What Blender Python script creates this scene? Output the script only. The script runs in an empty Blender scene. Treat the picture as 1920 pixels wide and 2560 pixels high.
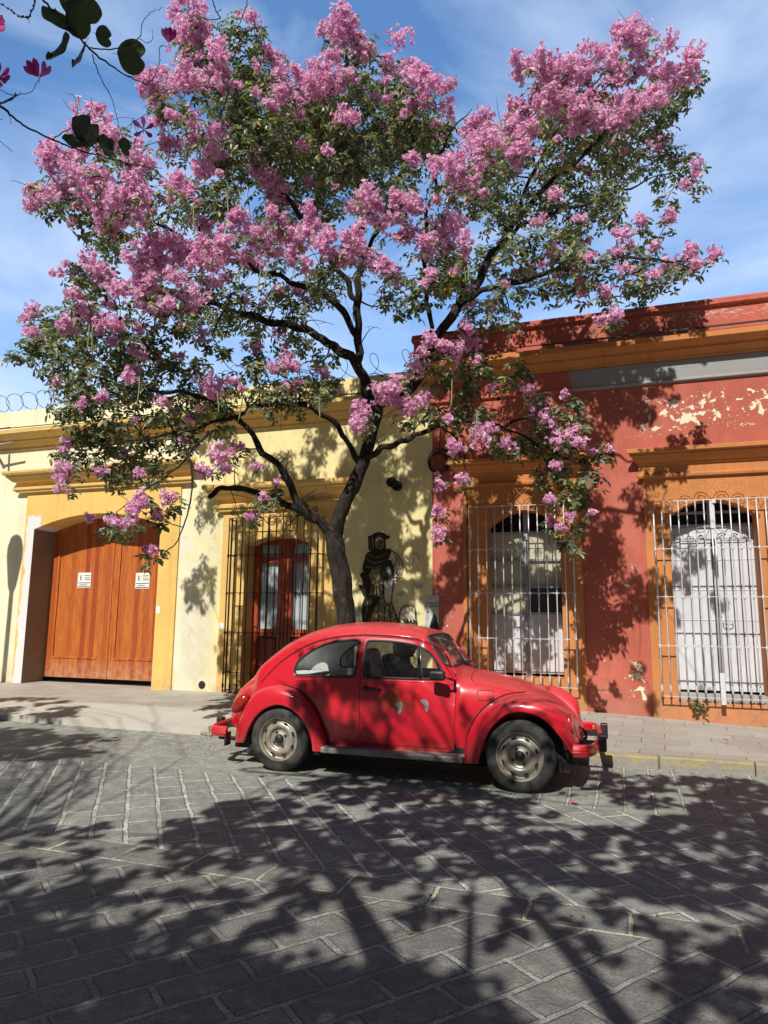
import bpy, bmesh, math, random
import numpy as np
from mathutils import Vector, Matrix
from mathutils.bvhtree import BVHTree

random.seed(7); RNG = np.random.default_rng(11)
SC = bpy.context.scene
COL = SC.collection
R_ = math.radians

# ------------------------------------------------------------------ camera
FPX = 1716.0                       # focal length in pixels of the 1920 px wide photograph
CAM_H = 1.547
CAM_R = np.array([[0.94781731, 0.31866856, 0.00962778],
                  [-0.03890845, 0.14559307, -0.98857918],
                  [-0.31643084, 0.93661786, 0.15039453]])   # rows: right, down, forward in world axes
cam = bpy.data.cameras.new('camera'); camo = bpy.data.objects.new('camera', cam); COL.objects.link(camo)
cam.sensor_fit = 'HORIZONTAL'; cam.sensor_width = 36.0; cam.lens = FPX / 1920 * 36.0
cam.clip_start = 0.05; cam.clip_end = 2000
m = Matrix.Identity(4)
for i in range(3):
    m[i][0] = CAM_R[0][i]; m[i][1] = -CAM_R[1][i]; m[i][2] = -CAM_R[2][i]
m[0][3], m[1][3], m[2][3] = 0, 0, CAM_H
camo.matrix_world = m
SC.camera = camo

# ------------------------------------------------------------------ light
SUN_EL, SUN_AZ = R_(45.5), R_(4.5)          # sun behind the camera, a little to the left
SUN_D = Vector((math.sin(SUN_AZ) * math.cos(SUN_EL), math.cos(SUN_AZ) * math.cos(SUN_EL), -math.sin(SUN_EL)))
sl = bpy.data.lights.new('sun', 'SUN'); sl.energy = 5.0; sl.angle = R_(0.53); sl.color = (1.0, 0.955, 0.88)
slo = bpy.data.objects.new('sun', sl); COL.objects.link(slo)
slo.rotation_euler = SUN_D.to_track_quat('-Z', 'Y').to_euler()
slo.location = (0, -8, 20)
SC.view_settings.view_transform = 'Standard'; SC.view_settings.look = 'None'
SC.view_settings.exposure = 0.15; SC.view_settings.gamma = 1.0; SC.view_settings.use_curve_mapping = False
W = bpy.data.worlds.new('World'); SC.world = W; W.use_nodes = True
nt = W.node_tree; nt.nodes.clear()
wo = nt.nodes.new('ShaderNodeOutputWorld'); bg = nt.nodes.new('ShaderNodeBackground')
sky = nt.nodes.new('ShaderNodeTexSky'); sky.sky_type = 'NISHITA'; sky.sun_disc = False
sky.sun_elevation = SUN_EL; sky.sun_rotation = math.pi + SUN_AZ; sky.air_density = 1.0; sky.dust_density = 0.6; sky.ozone_density = 2.2
bg.inputs['Strength'].default_value = 0.13
# thin high cloud: streaky noise over the sky direction
tc = nt.nodes.new('ShaderNodeTexCoord'); mp = nt.nodes.new('ShaderNodeMapping')
mp.inputs['Scale'].default_value = (1.3, 1.3, 3.4); mp.inputs['Rotation'].default_value = (0.25, -0.35, 0.6)
nz1 = nt.nodes.new('ShaderNodeTexNoise'); nz1.inputs['Scale'].default_value = 1.9; nz1.inputs['Detail'].default_value = 9; nz1.inputs['Roughness'].default_value = 0.55; nz1.inputs['Distortion'].default_value = 0.6
cr = nt.nodes.new('ShaderNodeValToRGB'); cr.color_ramp.elements[0].position = 0.41; cr.color_ramp.elements[0].color = (0.05, 0.05, 0.05, 1)
cr.color_ramp.elements[1].position = 0.74; cr.color_ramp.elements[1].color = (0.72, 0.72, 0.72, 1)
mx = nt.nodes.new('ShaderNodeMixRGB'); mx.inputs['Color2'].default_value = (5.6, 6.6, 8.4, 1)
hs = nt.nodes.new('ShaderNodeHueSaturation'); hs.inputs['Saturation'].default_value = 1.24; hs.inputs['Value'].default_value = 1.45
nt.links.new(sky.outputs[0], hs.inputs['Color'])
nt.links.new(tc.outputs['Generated'], mp.inputs['Vector']); nt.links.new(mp.outputs[0], nz1.inputs['Vector'])
sx = nt.nodes.new('ShaderNodeSeparateXYZ'); nt.links.new(tc.outputs['Generated'], sx.inputs[0])
mr = nt.nodes.new('ShaderNodeMapRange'); mr.interpolation_type = 'SMOOTHSTEP'; mr.inputs[1].default_value = 0.12; mr.inputs[2].default_value = 0.60; mr.inputs[3].default_value = 0.0; mr.inputs[4].default_value = 1.0
nt.links.new(sx.outputs[1], mr.inputs[0])
mv = nt.nodes.new('ShaderNodeMath'); mv.operation = 'MULTIPLY_ADD'; mv.inputs[1].default_value = 1.42; mv.inputs[2].default_value = 0.20; nt.links.new(mr.outputs[0], mv.inputs[0]); nt.links.new(mv.outputs[0], hs.inputs['Value'])
mc = nt.nodes.new('ShaderNodeMath'); mc.operation = 'MULTIPLY'; nt.links.new(cr.outputs[0], mc.inputs[0]); nt.links.new(mr.outputs[0], mc.inputs[1])
me_ = nt.nodes.new('ShaderNodeMapRange'); me_.inputs[1].default_value = 0.62; me_.inputs[2].default_value = 0.12; me_.inputs[3].default_value = 0.0; me_.inputs[4].default_value = 0.22
nt.links.new(sx.outputs[2], me_.inputs[0])                # more veil low in the sky
ma = nt.nodes.new('ShaderNodeMath'); ma.operation = 'ADD'; nt.links.new(nz1.outputs['Fac'], ma.inputs[0]); nt.links.new(me_.outputs[0], ma.inputs[1])
nt.links.new(ma.outputs[0], cr.inputs[0]); nt.links.new(mc.outputs[0], mx.inputs['Fac'])
nt.links.new(hs.outputs[0], mx.inputs['Color1']); nt.links.new(mx.outputs[0], bg.inputs[0]); nt.links.new(bg.outputs[0], wo.inputs[0])

SC.render.engine = 'CYCLES'
SC.cycles.max_bounces = 6; SC.cycles.transparent_max_bounces = 12; SC.cycles.use_denoising = True

# ------------------------------------------------------------------ photo -> world helpers (used to read real positions off the photograph)
def ray(px, py):
    return CAM_R.T @ np.array([(px - 960) / FPX, (py - 1280) / FPX, 1.0])
def at_y(px, py, y):
    d = ray(px, py); t = y / d[1]; return np.array([d[0] * t, y, CAM_H + d[2] * t])
def at_z(px, py, z=0.0):
    d = ray(px, py); t = (z - CAM_H) / d[2]; return np.array([d[0] * t, d[1] * t, z])
VS = 1920 / 1659.0
def v_y(u, v, y): return at_y(u * VS, v * VS, y)
def v_z(u, v, z=0.0): return at_z(u * VS, v * VS, z)
def to_px(p):
    q = CAM_R @ (np.asarray(p, float) - np.array([0, 0, CAM_H]))
    return (q[0] / q[2] * FPX + 960, q[1] / q[2] * FPX + 1280) if q[2] > 0.05 else None

# ------------------------------------------------------------------ material helpers
class NT:
    def __init__(s, name):
        s.m = bpy.data.materials.new(name); s.m.use_nodes = True; s.t = s.m.node_tree; s.t.nodes.clear()
        s.out = s.t.nodes.new('ShaderNodeOutputMaterial'); s.b = s.t.nodes.new('ShaderNodeBsdfPrincipled')
        s.t.links.new(s.b.outputs[0], s.out.inputs[0]); s._pos = None
    def n(s, typ, ins=None, **props):
        nd = s.t.nodes.new('ShaderNode' + typ)
        for k, v in props.items(): setattr(nd, k, v)
        for k, v in (ins or {}).items(): s.set(nd.inputs[k], v)
        return nd
    def set(s, sock, v):
        if isinstance(v, bpy.types.NodeSocket): s.t.links.new(v, sock)
        elif isinstance(v, (tuple, list)) and len(v) == 3 and sock.type == 'RGBA': sock.default_value = (*v, 1)
        else: sock.default_value = v
    def pos(s):
        if s._pos is None: s._pos = s.n('TexCoord').outputs['Object']
        return s._pos
    def map(s, vec=None, scale=(1, 1, 1), rot=(0, 0, 0), loc=(0, 0, 0)):
        return s.n('Mapping', {'Vector': vec or s.pos(), 'Scale': scale, 'Rotation': rot, 'Location': loc}).outputs[0]
    def noise(s, scale, detail=4, rough=0.5, vec=None, dist=0.0):
        return s.n('TexNoise', {'Vector': vec or s.pos(), 'Scale': scale, 'Detail': detail, 'Roughness': rough, 'Distortion': dist}).outputs['Fac']
    def ramp(s, fac, a, b, ca=(0, 0, 0), cb=(1, 1, 1)):
        nd = s.n('ValToRGB', {0: fac}); e = nd.color_ramp.elements
        e[0].position = a; e[0].color = (*ca, 1); e[1].position = b; e[1].color = (*cb, 1); return nd.outputs[0]
    def mix(s, fac, a, b, mode='MIX'):
        nd = s.n('MixRGB', {'Fac': fac, 'Color1': a, 'Color2': b}, blend_type=mode); return nd.outputs[0]
    def math(s, op, a, b=0.0, clamp=False):
        nd = s.n('Math', {0: a, 1: b}, operation=op, use_clamp=clamp); return nd.outputs[0]
    def xyz(s, vec=None):
        nd = s.n('SeparateXYZ', {0: vec or s.pos()}); return nd.outputs[0], nd.outputs[1], nd.outputs[2]
    def smooth(s, v, lo, hi):
        nd = s.n('MapRange', {0: v, 1: lo, 2: hi, 3: 0.0, 4: 1.0}, interpolation_type='SMOOTHSTEP'); return nd.outputs[0]
    def box(s, x, z, x0, x1, z0, z1, soft):
        a = s.math('MULTIPLY', s.smooth(x, x0 - soft, x0 + soft), s.smooth(x, x1 + soft, x1 - soft))
        b = s.math('MULTIPLY', s.smooth(z, z0 - soft, z0 + soft), s.smooth(z, z1 + soft, z1 - soft))
        return s.math('MULTIPLY', a, b)
    def bump(s, h, strength=0.3, dist=0.01, prev=None):
        ins = {'Height': h, 'Strength': strength, 'Distance': dist}
        if prev is not None: ins['Normal'] = prev
        o = s.n('Bump', ins).outputs[0]; s.set(s.b.inputs['Normal'], o); return o
    def fin(s, col=None, rough=0.6, metal=0.0, **k):
        if col is not None: s.set(s.b.inputs['Base Color'], col)
        s.set(s.b.inputs['Roughness'], rough); s.set(s.b.inputs['Metallic'], metal)
        for kk, v in k.items(): s.set(s.b.inputs[kk.replace('_', ' ')], v)
        return s.m

MATS = {}
def simple(name, col, rough=0.6, metal=0.0, var=0.25, nscale=9.0, bump=0.0, bscale=60, **k):
    t = NT(name)
    n = t.noise(nscale, 5, 0.6)
    c = t.mix(t.ramp(n, 0.3, 0.75), tuple(x * (1 - var) for x in col), tuple(min(1, x * (1 + var * 0.6)) for x in col))
    if bump: t.bump(t.noise(bscale, 4), bump, 0.004)
    return t.fin(c, t.math('ADD', t.math('MULTIPLY', n, 0.25), rough - 0.12), metal, **k)

def stucco(name, col, extra=None, rough=0.85, grime=True):
    t = NT(name); x, y, z = t.xyz()
    big = t.noise(0.9, 5, 0.6); mid = t.noise(5.5, 6, 0.65); fine = t.noise(70, 4, 0.6)
    c = t.mix(t.ramp(big, 0.3, 0.7), tuple(v * 0.86 for v in col), tuple(min(1, v * 1.08) for v in col))
    c = t.mix(t.math('MULTIPLY', t.ramp(mid, 0.5, 0.72), 0.34), c, tuple(v * 0.70 for v in col)); ck_ = t.noise(2.1, 9, 0.8, dist=1.2); c = t.mix(t.math('MULTIPLY', t.ramp(t.math('ABSOLUTE', t.math('SUBTRACT', ck_, 0.5)), 0.0, 0.006, (1, 1, 1), (0, 0, 0)), 0.35), c, tuple(v * 0.4 for v in col))
    if grime:                                   # rain streaks and splashed dirt: marks that stay on the wall
        st = t.noise(1.0, 6, 0.6, vec=t.map(scale=(7, 1, 0.45)))
        c = t.mix(t.math('MULTIPLY', t.ramp(st, 0.50, 0.75), 0.40), c, tuple(v * 0.55 for v in col))
        low = t.math('MULTIPLY', t.smooth(z, 0.75, 0.12), t.ramp(t.noise(6, 6, 0.7), 0.35, 0.65))
        c = t.mix(t.math('MULTIPLY', low, 0.5), c, (0.27, 0.22, 0.17))
    h = t.math('ADD', t.math('MULTIPLY', mid, 1.0), t.math('MULTIPLY', fine, 0.35))
    if extra: c, h = extra(t, x, z, c, h)
    t.bump(h, 0.55, 0.012)
    return t.fin(c, rough, 0.0, Specular_IOR_Level=0.25)

def yellow_extra(t, x, z, c, h):
    # bare whitish render and traces of old blue paint around the mural, patched grey area by the garage
    n = t.noise(3.2, 7, 0.65); n2 = t.noise(9, 5, 0.6)
    w = t.math('MULTIPLY', t.box(x, z, -4.25, -2.95, 0.2, 1.95, 0.35), t.ramp(n, 0.47, 0.56))
    c = t.mix(w, c, (0.72, 0.68, 0.58))
    b = t.math('MULTIPLY', t.box(x, z, -4.35, -3.0, 1.35, 2.15, 0.14), t.ramp(t.noise(4.1, 4, 0.5, vec=t.map(loc=(3, 1, 8))), 0.55, 0.60))
    c = t.mix(t.math('MULTIPLY', b, 0.85), c, (0.22, 0.40, 0.43))
    g = t.math('MULTIPLY', t.box(x, z, -7.8, -7.12, 0.35, 1.95, 0.10), t.ramp(n2, 0.30, 0.42))
    c = t.mix(t.math('MULTIPLY', g, 0.8), c, (0.58, 0.57, 0.50))
    g2 = t.math('MULTIPLY', t.box(x, z, -7.95, -6.95, 0.1, 3.3, 0.15), t.ramp(t.noise(2.6, 7, 0.7, vec=t.map(loc=(2, 0, 5))), 0.46, 0.56)); c = t.mix(t.math('MULTIPLY', g2, 0.75), c, (0.70, 0.68, 0.60))
    g3 = t.math('MULTIPLY', t.box(x, z, -7.95, -2.95, 0.1, 5.0, 0.3), t.ramp(t.noise(6.5, 6, 0.7, vec=t.map(loc=(7, 0, 2))), 0.58, 0.66)); c = t.mix(t.math('MULTIPLY', g3, 0.45), c, (0.50, 0.44, 0.30))
    warm = t.smooth(x, -8.4, -6.6)
    c = t.mix(warm, c, t.mix(1.0, c, (0.93, 0.87, 0.62), 'MULTIPLY'))
    return c, t.math('ADD', h, t.math('MULTIPLY', w, -0.5))
def red_extra(t, x, z, c, h):
    n = t.noise(7.5, 6, 0.6, dist=0.4); n2 = t.noise(2.6, 3, 0.5, vec=t.map(loc=(5, 2, 1)))
    m1 = t.math('MAXIMUM', t.box(x, z, 0.25, 4.5, 4.28, 5.15, 0.22), t.math('MAXIMUM', t.math('MULTIPLY', t.box(x, z, -0.9, 0.7, 4.3, 5.0, 0.4), 0.90), t.math('MULTIPLY', t.box(x, z, 0.06, 0.46, 0.30, 1.0, 0.16), 1.16)))
    m1 = t.math('MAXIMUM', m1, t.math('MULTIPLY', t.box(x, z, -0.5, 0.5, 0.9, 2.6, 0.3), 0.86))
    m1 = t.math('MAXIMUM', m1, t.math('MULTIPLY', t.box(x, z, -2.93, -2.45, 0.5, 1.9, 0.3), 1.0))
    p = t.ramp(t.math('MULTIPLY', t.math('ADD', t.math('MULTIPLY', n, 0.72), t.math('MULTIPLY', n2, 0.28)), m1), 0.535, 0.548)
    fl_ = t.math('MULTIPLY', t.noise(19, 5, 0.6), t.math('MAXIMUM', t.box(x, z, -0.6, 4.5, 4.2, 5.18, 0.15), t.math('MAXIMUM', t.math('MULTIPLY', t.box(x, z, -0.45, 0.46, 0.2, 2.8, 0.15), 0.97), t.math('MULTIPLY', t.box(x, z, -2.9, -2.4, 0.2, 2.1, 0.15), 1.0))))
    p = t.math('MAXIMUM', p, t.ramp(fl_, 0.635, 0.655))
    dk = t.ramp(t.noise(3.0, 7, 0.7, vec=t.map(loc=(4, 0, 9))), 0.52, 0.68); c = t.mix(t.math('MULTIPLY', dk, 0.35), c, (0.30, 0.085, 0.07))
    fd = t.ramp(t.noise(1.3, 6, 0.65, vec=t.map(loc=(1, 0, 3))), 0.48, 0.72); c = t.mix(t.math('MULTIPLY', fd, 0.40), c, (0.58, 0.22, 0.16))
    c = t.mix(p, c, t.mix(n2, (0.80, 0.70, 0.45), (0.70, 0.62, 0.50)))
    top = t.math('MULTIPLY', t.box(x, z, 0.9, 2.6, 6.18, 6.36, 0.06), t.ramp(t.noise(14, 5, 0.7, vec=t.map(scale=(1, 1, 4))), 0.54, 0.6))
    c = t.mix(top, c, (0.62, 0.42, 0.33))
    return c, t.math('ADD', h, t.math('MULTIPLY', p, -1.2))

def wood(name, c1, c2, scale=1.0, rough=0.45, planks=0.115, wear=0.0):
    t = NT(name); x, y, z = t.xyz()
    g = t.noise(5.0, 7, 0.6, vec=t.map(scale=(9 * scale, 9, 0.5)), dist=0.8)
    g2 = t.noise(60, 3, 0.6, vec=t.map(scale=(1, 1, 0.03)))
    pl = t.math('FLOOR', t.math('DIVIDE', x, planks)); pr = t.n('TexWhiteNoise', {'W': pl}, noise_dimensions='1D').outputs['Value']
    c = t.mix(t.ramp(g, 0.3, 0.72), c1, c2)
    c = t.mix(t.math('MULTIPLY', t.ramp(pr, 0.35, 1.0), 0.75), c, (c1[0] * 0.80, c1[1] * 0.42, c1[2] * 0.6))
    c = t.mix(t.math('MULTIPLY', t.ramp(g2, 0.45, 0.8), 0.25), c, tuple(v * 0.5 for v in c1))
    e = t.math('FRACT', t.math('DIVIDE', x, planks)); seam = t.math('LESS_THAN', e, 0.03)
    c = t.mix(t.math('MULTIPLY', seam, 0.45), c, tuple(v * 0.25 for v in c1))
    if wear:
        lo = t.math('MULTIPLY', t.smooth(z, 0.75, 0.2), t.ramp(t.noise(7, 6, 0.7), 0.38, 0.62))
        c = t.mix(t.math('MULTIPLY', lo, wear), c, (0.50, 0.38, 0.27))
        sc_ = t.ramp(t.noise(11, 3, 0.5, vec=t.map(scale=(1, 1, 5))), 0.73, 0.76)
        c = t.mix(t.math('MULTIPLY', sc_, 0.5), c, (0.62, 0.45, 0.28))
    t.bump(t.math('ADD', t.math('MULTIPLY', g, 0.5), t.math('MULTIPLY', seam, -1.0)), 0.25, 0.004)
    return t.fin(c, t.math('ADD', t.math('MULTIPLY', g, 0.2), rough - 0.1), 0)

def paving(name, rot, bw, rh, off, mortar, cols, mort_col, loc=(0, 0, 0), msmooth=0.25, wear=0.5, bumpd=0.02):
    t = NT(name)
    wob = t.n('TexNoise', {'Vector': t.pos(), 'Scale': 3.6, 'Detail': 6, 'Roughness': 0.62}).outputs['Color']
    wv = t.n('VectorMath', {0: wob, 1: (0.5, 0.5, 0.5)}, operation='SUBTRACT').outputs[0]
    wv = t.n('VectorMath', {0: wv, 'Scale': 0.05}, operation='SCALE').outputs[0]
    p = t.n('VectorMath', {0: t.pos(), 1: wv}, operation='ADD').outputs[0]
    p = t.map(p, rot=(0, 0, rot), loc=loc)
    br = t.n('TexBrick', {'Vector': p, 'Color1': (0, 0, 0), 'Color2': (1, 1, 1), 'Mortar': (0.5, 0.5, 0.5), 'Scale': 1.0, 'Mortar Size': mortar, 'Mortar Smooth': msmooth, 'Bias': 0.0, 'Brick Width': bw, 'Row Height': rh}, offset=off, squash=1.0)
    var = br.outputs['Color']; fac = br.outputs['Fac']
    n1 = t.noise(2.2, 6, 0.65); n2 = t.noise(38, 5, 0.7); n3 = t.noise(9, 5, 0.65)
    c = t.mix(t.ramp(var, 0.0, 1.0), cols[0], cols[1])
    c = t.mix(t.math('MULTIPLY', t.ramp(n3, 0.42, 0.66), wear + 0.3), c, cols[2])
    c = t.mix(t.math('MULTIPLY', t.ramp(n2, 0.60, 0.74), 0.35), c, (0.30, 0.26, 0.20))
    mf = t.math('MULTIPLY', fac, t.ramp(t.noise(2.6, 6, 0.7), 0.30, 0.52, (0.5, 0.5, 0.5), (1, 1, 1)))
    c = t.mix(mf, c, t.mix(n3, tuple(v * 0.82 for v in mort_col), mort_col))
    c = t.mix(t.math('MULTIPLY', t.ramp(n1, 0.45, 0.75), 0.35), c, tuple(v * 0.55 for v in cols[0]))
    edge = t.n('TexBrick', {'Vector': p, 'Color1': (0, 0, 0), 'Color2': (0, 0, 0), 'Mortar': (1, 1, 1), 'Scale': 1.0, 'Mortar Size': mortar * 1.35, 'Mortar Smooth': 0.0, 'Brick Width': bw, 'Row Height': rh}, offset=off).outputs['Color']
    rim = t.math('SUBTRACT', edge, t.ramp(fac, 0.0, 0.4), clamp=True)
    c = t.mix(t.math('MULTIPLY', t.math('MULTIPLY', rim, t.ramp(n3, 0.36, 0.56)), 0.9), c, tuple(v * 0.25 for v in cols[0]))  # dark lines painted along sett edges for the shade in recessed joints
    n5 = t.noise(75, 6, 0.8); c = t.mix(t.math('MULTIPLY', t.ramp(n5, 0.40, 0.56, (1, 1, 1), (0, 0, 0)), 0.72), c, tuple(v * 0.42 for v in cols[0]))
    n6 = t.noise(5.0, 8, 0.75); c = t.mix(t.math('MULTIPLY', t.ramp(n6, 0.45, 0.58), 0.70), c, tuple(v * 0.55 for v in cols[1]))
    sp_ = t.math('MULTIPLY', t.ramp(t.noise(80, 4, 0.7), 0.56, 0.62), t.math('MAXIMUM', t.math('MULTIPLY', t.ramp(n6, 0.40, 0.55), 0.7), rim)); c = t.mix(t.math('MULTIPLY', sp_, 0.6), c, (0.40, 0.36, 0.24))
    h = t.math('ADD', t.math('MULTIPLY', n3, 0.75), t.math('MULTIPLY', t.noise(55, 5, 0.75), 0.40))
    h = t.math('ADD', h, t.math('MULTIPLY', fac, -0.55)); h = t.math('ADD', h, t.math('MULTIPLY', var, 0.25))
    t.bump(h, 1.0, bumpd * 1.6)
    return t.fin(c, t.math('ADD', 0.55, t.math('MULTIPLY', n3, 0.3)), 0, Specular_IOR_Level=0.35)

def glass_mat(name, tint=(0.75, 0.80, 0.78), refl=1.0, dirt=0.10):
    t = NT(name); t.t.nodes.remove(t.b)
    tr = t.n('BsdfTransparent', {'Color': tint}); gl = t.n('BsdfGlossy', {'Color': (0.9, 0.95, 1.0), 'Roughness': 0.04})
    df = t.n('BsdfDiffuse', {'Color': (0.35, 0.33, 0.30)})
    fc = t.n('LayerWeight', {'Blend': 0.5}).outputs['Facing']; fr = t.math('ADD', 0.035, t.math('MULTIPLY', t.math('POWER', fc, 5.0), 0.9)); m1 = t.n('MixShader', {0: t.math('MULTIPLY', fr, refl, True), 1: tr.outputs[0], 2: gl.outputs[0]})
    d = t.math('MULTIPLY', t.ramp(t.noise(6, 6, 0.7), 0.35, 0.8), dirt)
    m2 = t.n('MixShader', {0: d, 1: m1.outputs[0], 2: df.outputs[0]}); t.t.links.new(m2.outputs[0], t.out.inputs[0])
    return t.m

def leaf_mat(name, dark, light, trans=0.35, rough=0.42):
    t = NT(name); t.t.nodes.remove(t.b)
    r = t.n('NewGeometry').outputs['Random Per Island']
    nd = t.n('ValToRGB', {0: r}); e = nd.color_ramp.elements
    e[0].position = 0.0; e[0].color = (*dark, 1); e[1].position = 0.9; e[1].color = (*light, 1)
    x = e.new(1.0); x.color = (min(1, light[0] * 2.2), light[1] * 1.25, light[2] * 0.6, 1)
    c = nd.outputs[0]
    p = t.n('BsdfPrincipled', {'Base Color': c, 'Roughness': rough, 'Specular IOR Level': 0.45})
    tl = t.n('BsdfTranslucent', {'Color': t.mix(1.0, c, (1.6, 1.7, 0.7), 'MULTIPLY')})
    mxs = t.n('MixShader', {0: trans, 1: p.outputs[0], 2: tl.outputs[0]}); t.t.links.new(mxs.outputs[0], t.out.inputs[0])
    return t.m

def petal_mat(name, c1, c2, c3, trans=0.4):
    t = NT(name); t.t.nodes.remove(t.b)
    r = t.n('NewGeometry').outputs['Random Per Island']
    nd = t.n('ValToRGB', {0: r}); e = nd.color_ramp.elements
    e[0].position = 0.0; e[0].color = (*c1, 1); e[1].position = 1.0; e[1].color = (*c3, 1); x = e.new(0.55); x.color = (*c2, 1)
    p = t.n('BsdfPrincipled', {'Base Color': nd.outputs[0], 'Roughness': 0.55, 'Specular IOR Level': 0.25})
    tl = t.n('BsdfTranslucent', {'Color': nd.outputs[0]})
    mxs = t.n('MixShader', {0: trans, 1: p.outputs[0], 2: tl.outputs[0]}); t.t.links.new(mxs.outputs[0], t.out.inputs[0])
    return t.m

def car_paint(name, col):
    t = NT(name); x, y, z = t.xyz()
    n = t.noise(2.2, 5, 0.6); n2 = t.noise(26, 5, 0.65)
    nrm = t.n('NewGeometry').outputs['Normal']; nx, ny, nz = t.xyz(nrm)
    c = t.mix(t.ramp(n, 0.3, 0.75), col, (col[0] * 0.86, col[1] * 0.9, col[2] * 1.3))
    dust = t.math('MULTIPLY', t.smooth(nz, 0.45, 0.95), t.ramp(n2, 0.25, 0.7, (0.35, 0.35, 0.35), (0.8, 0.8, 0.8)))
    c = t.mix(t.math('MULTIPLY', dust, 0.26), c, (0.46, 0.27, 0.22))          # dust lying on the upward faces
    ch = t.ramp(t.noise(17, 3, 0.5), 0.755, 0.775)
    c = t.mix(t.math('MULTIPLY', ch, 0.7), c, (0.55, 0.32, 0.30))
    low = t.math('MULTIPLY', t.smooth(z, 0.42, 0.2), t.ramp(n2, 0.3, 0.7))
    c = t.mix(t.math('MULTIPLY', low, 0.35), c, (0.28, 0.17, 0.12))
    r = t.math('ADD', 0.30, t.math('MULTIPLY', dust, 0.35)); r = t.math('ADD', r, t.math('MULTIPLY', n2, 0.10))
    t.bump(t.noise(3.5, 3, 0.5), 0.05, 0.02)
    return t.fin(c, r, 0, Coat_Weight=0.55, Coat_Roughness=0.12)

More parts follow.
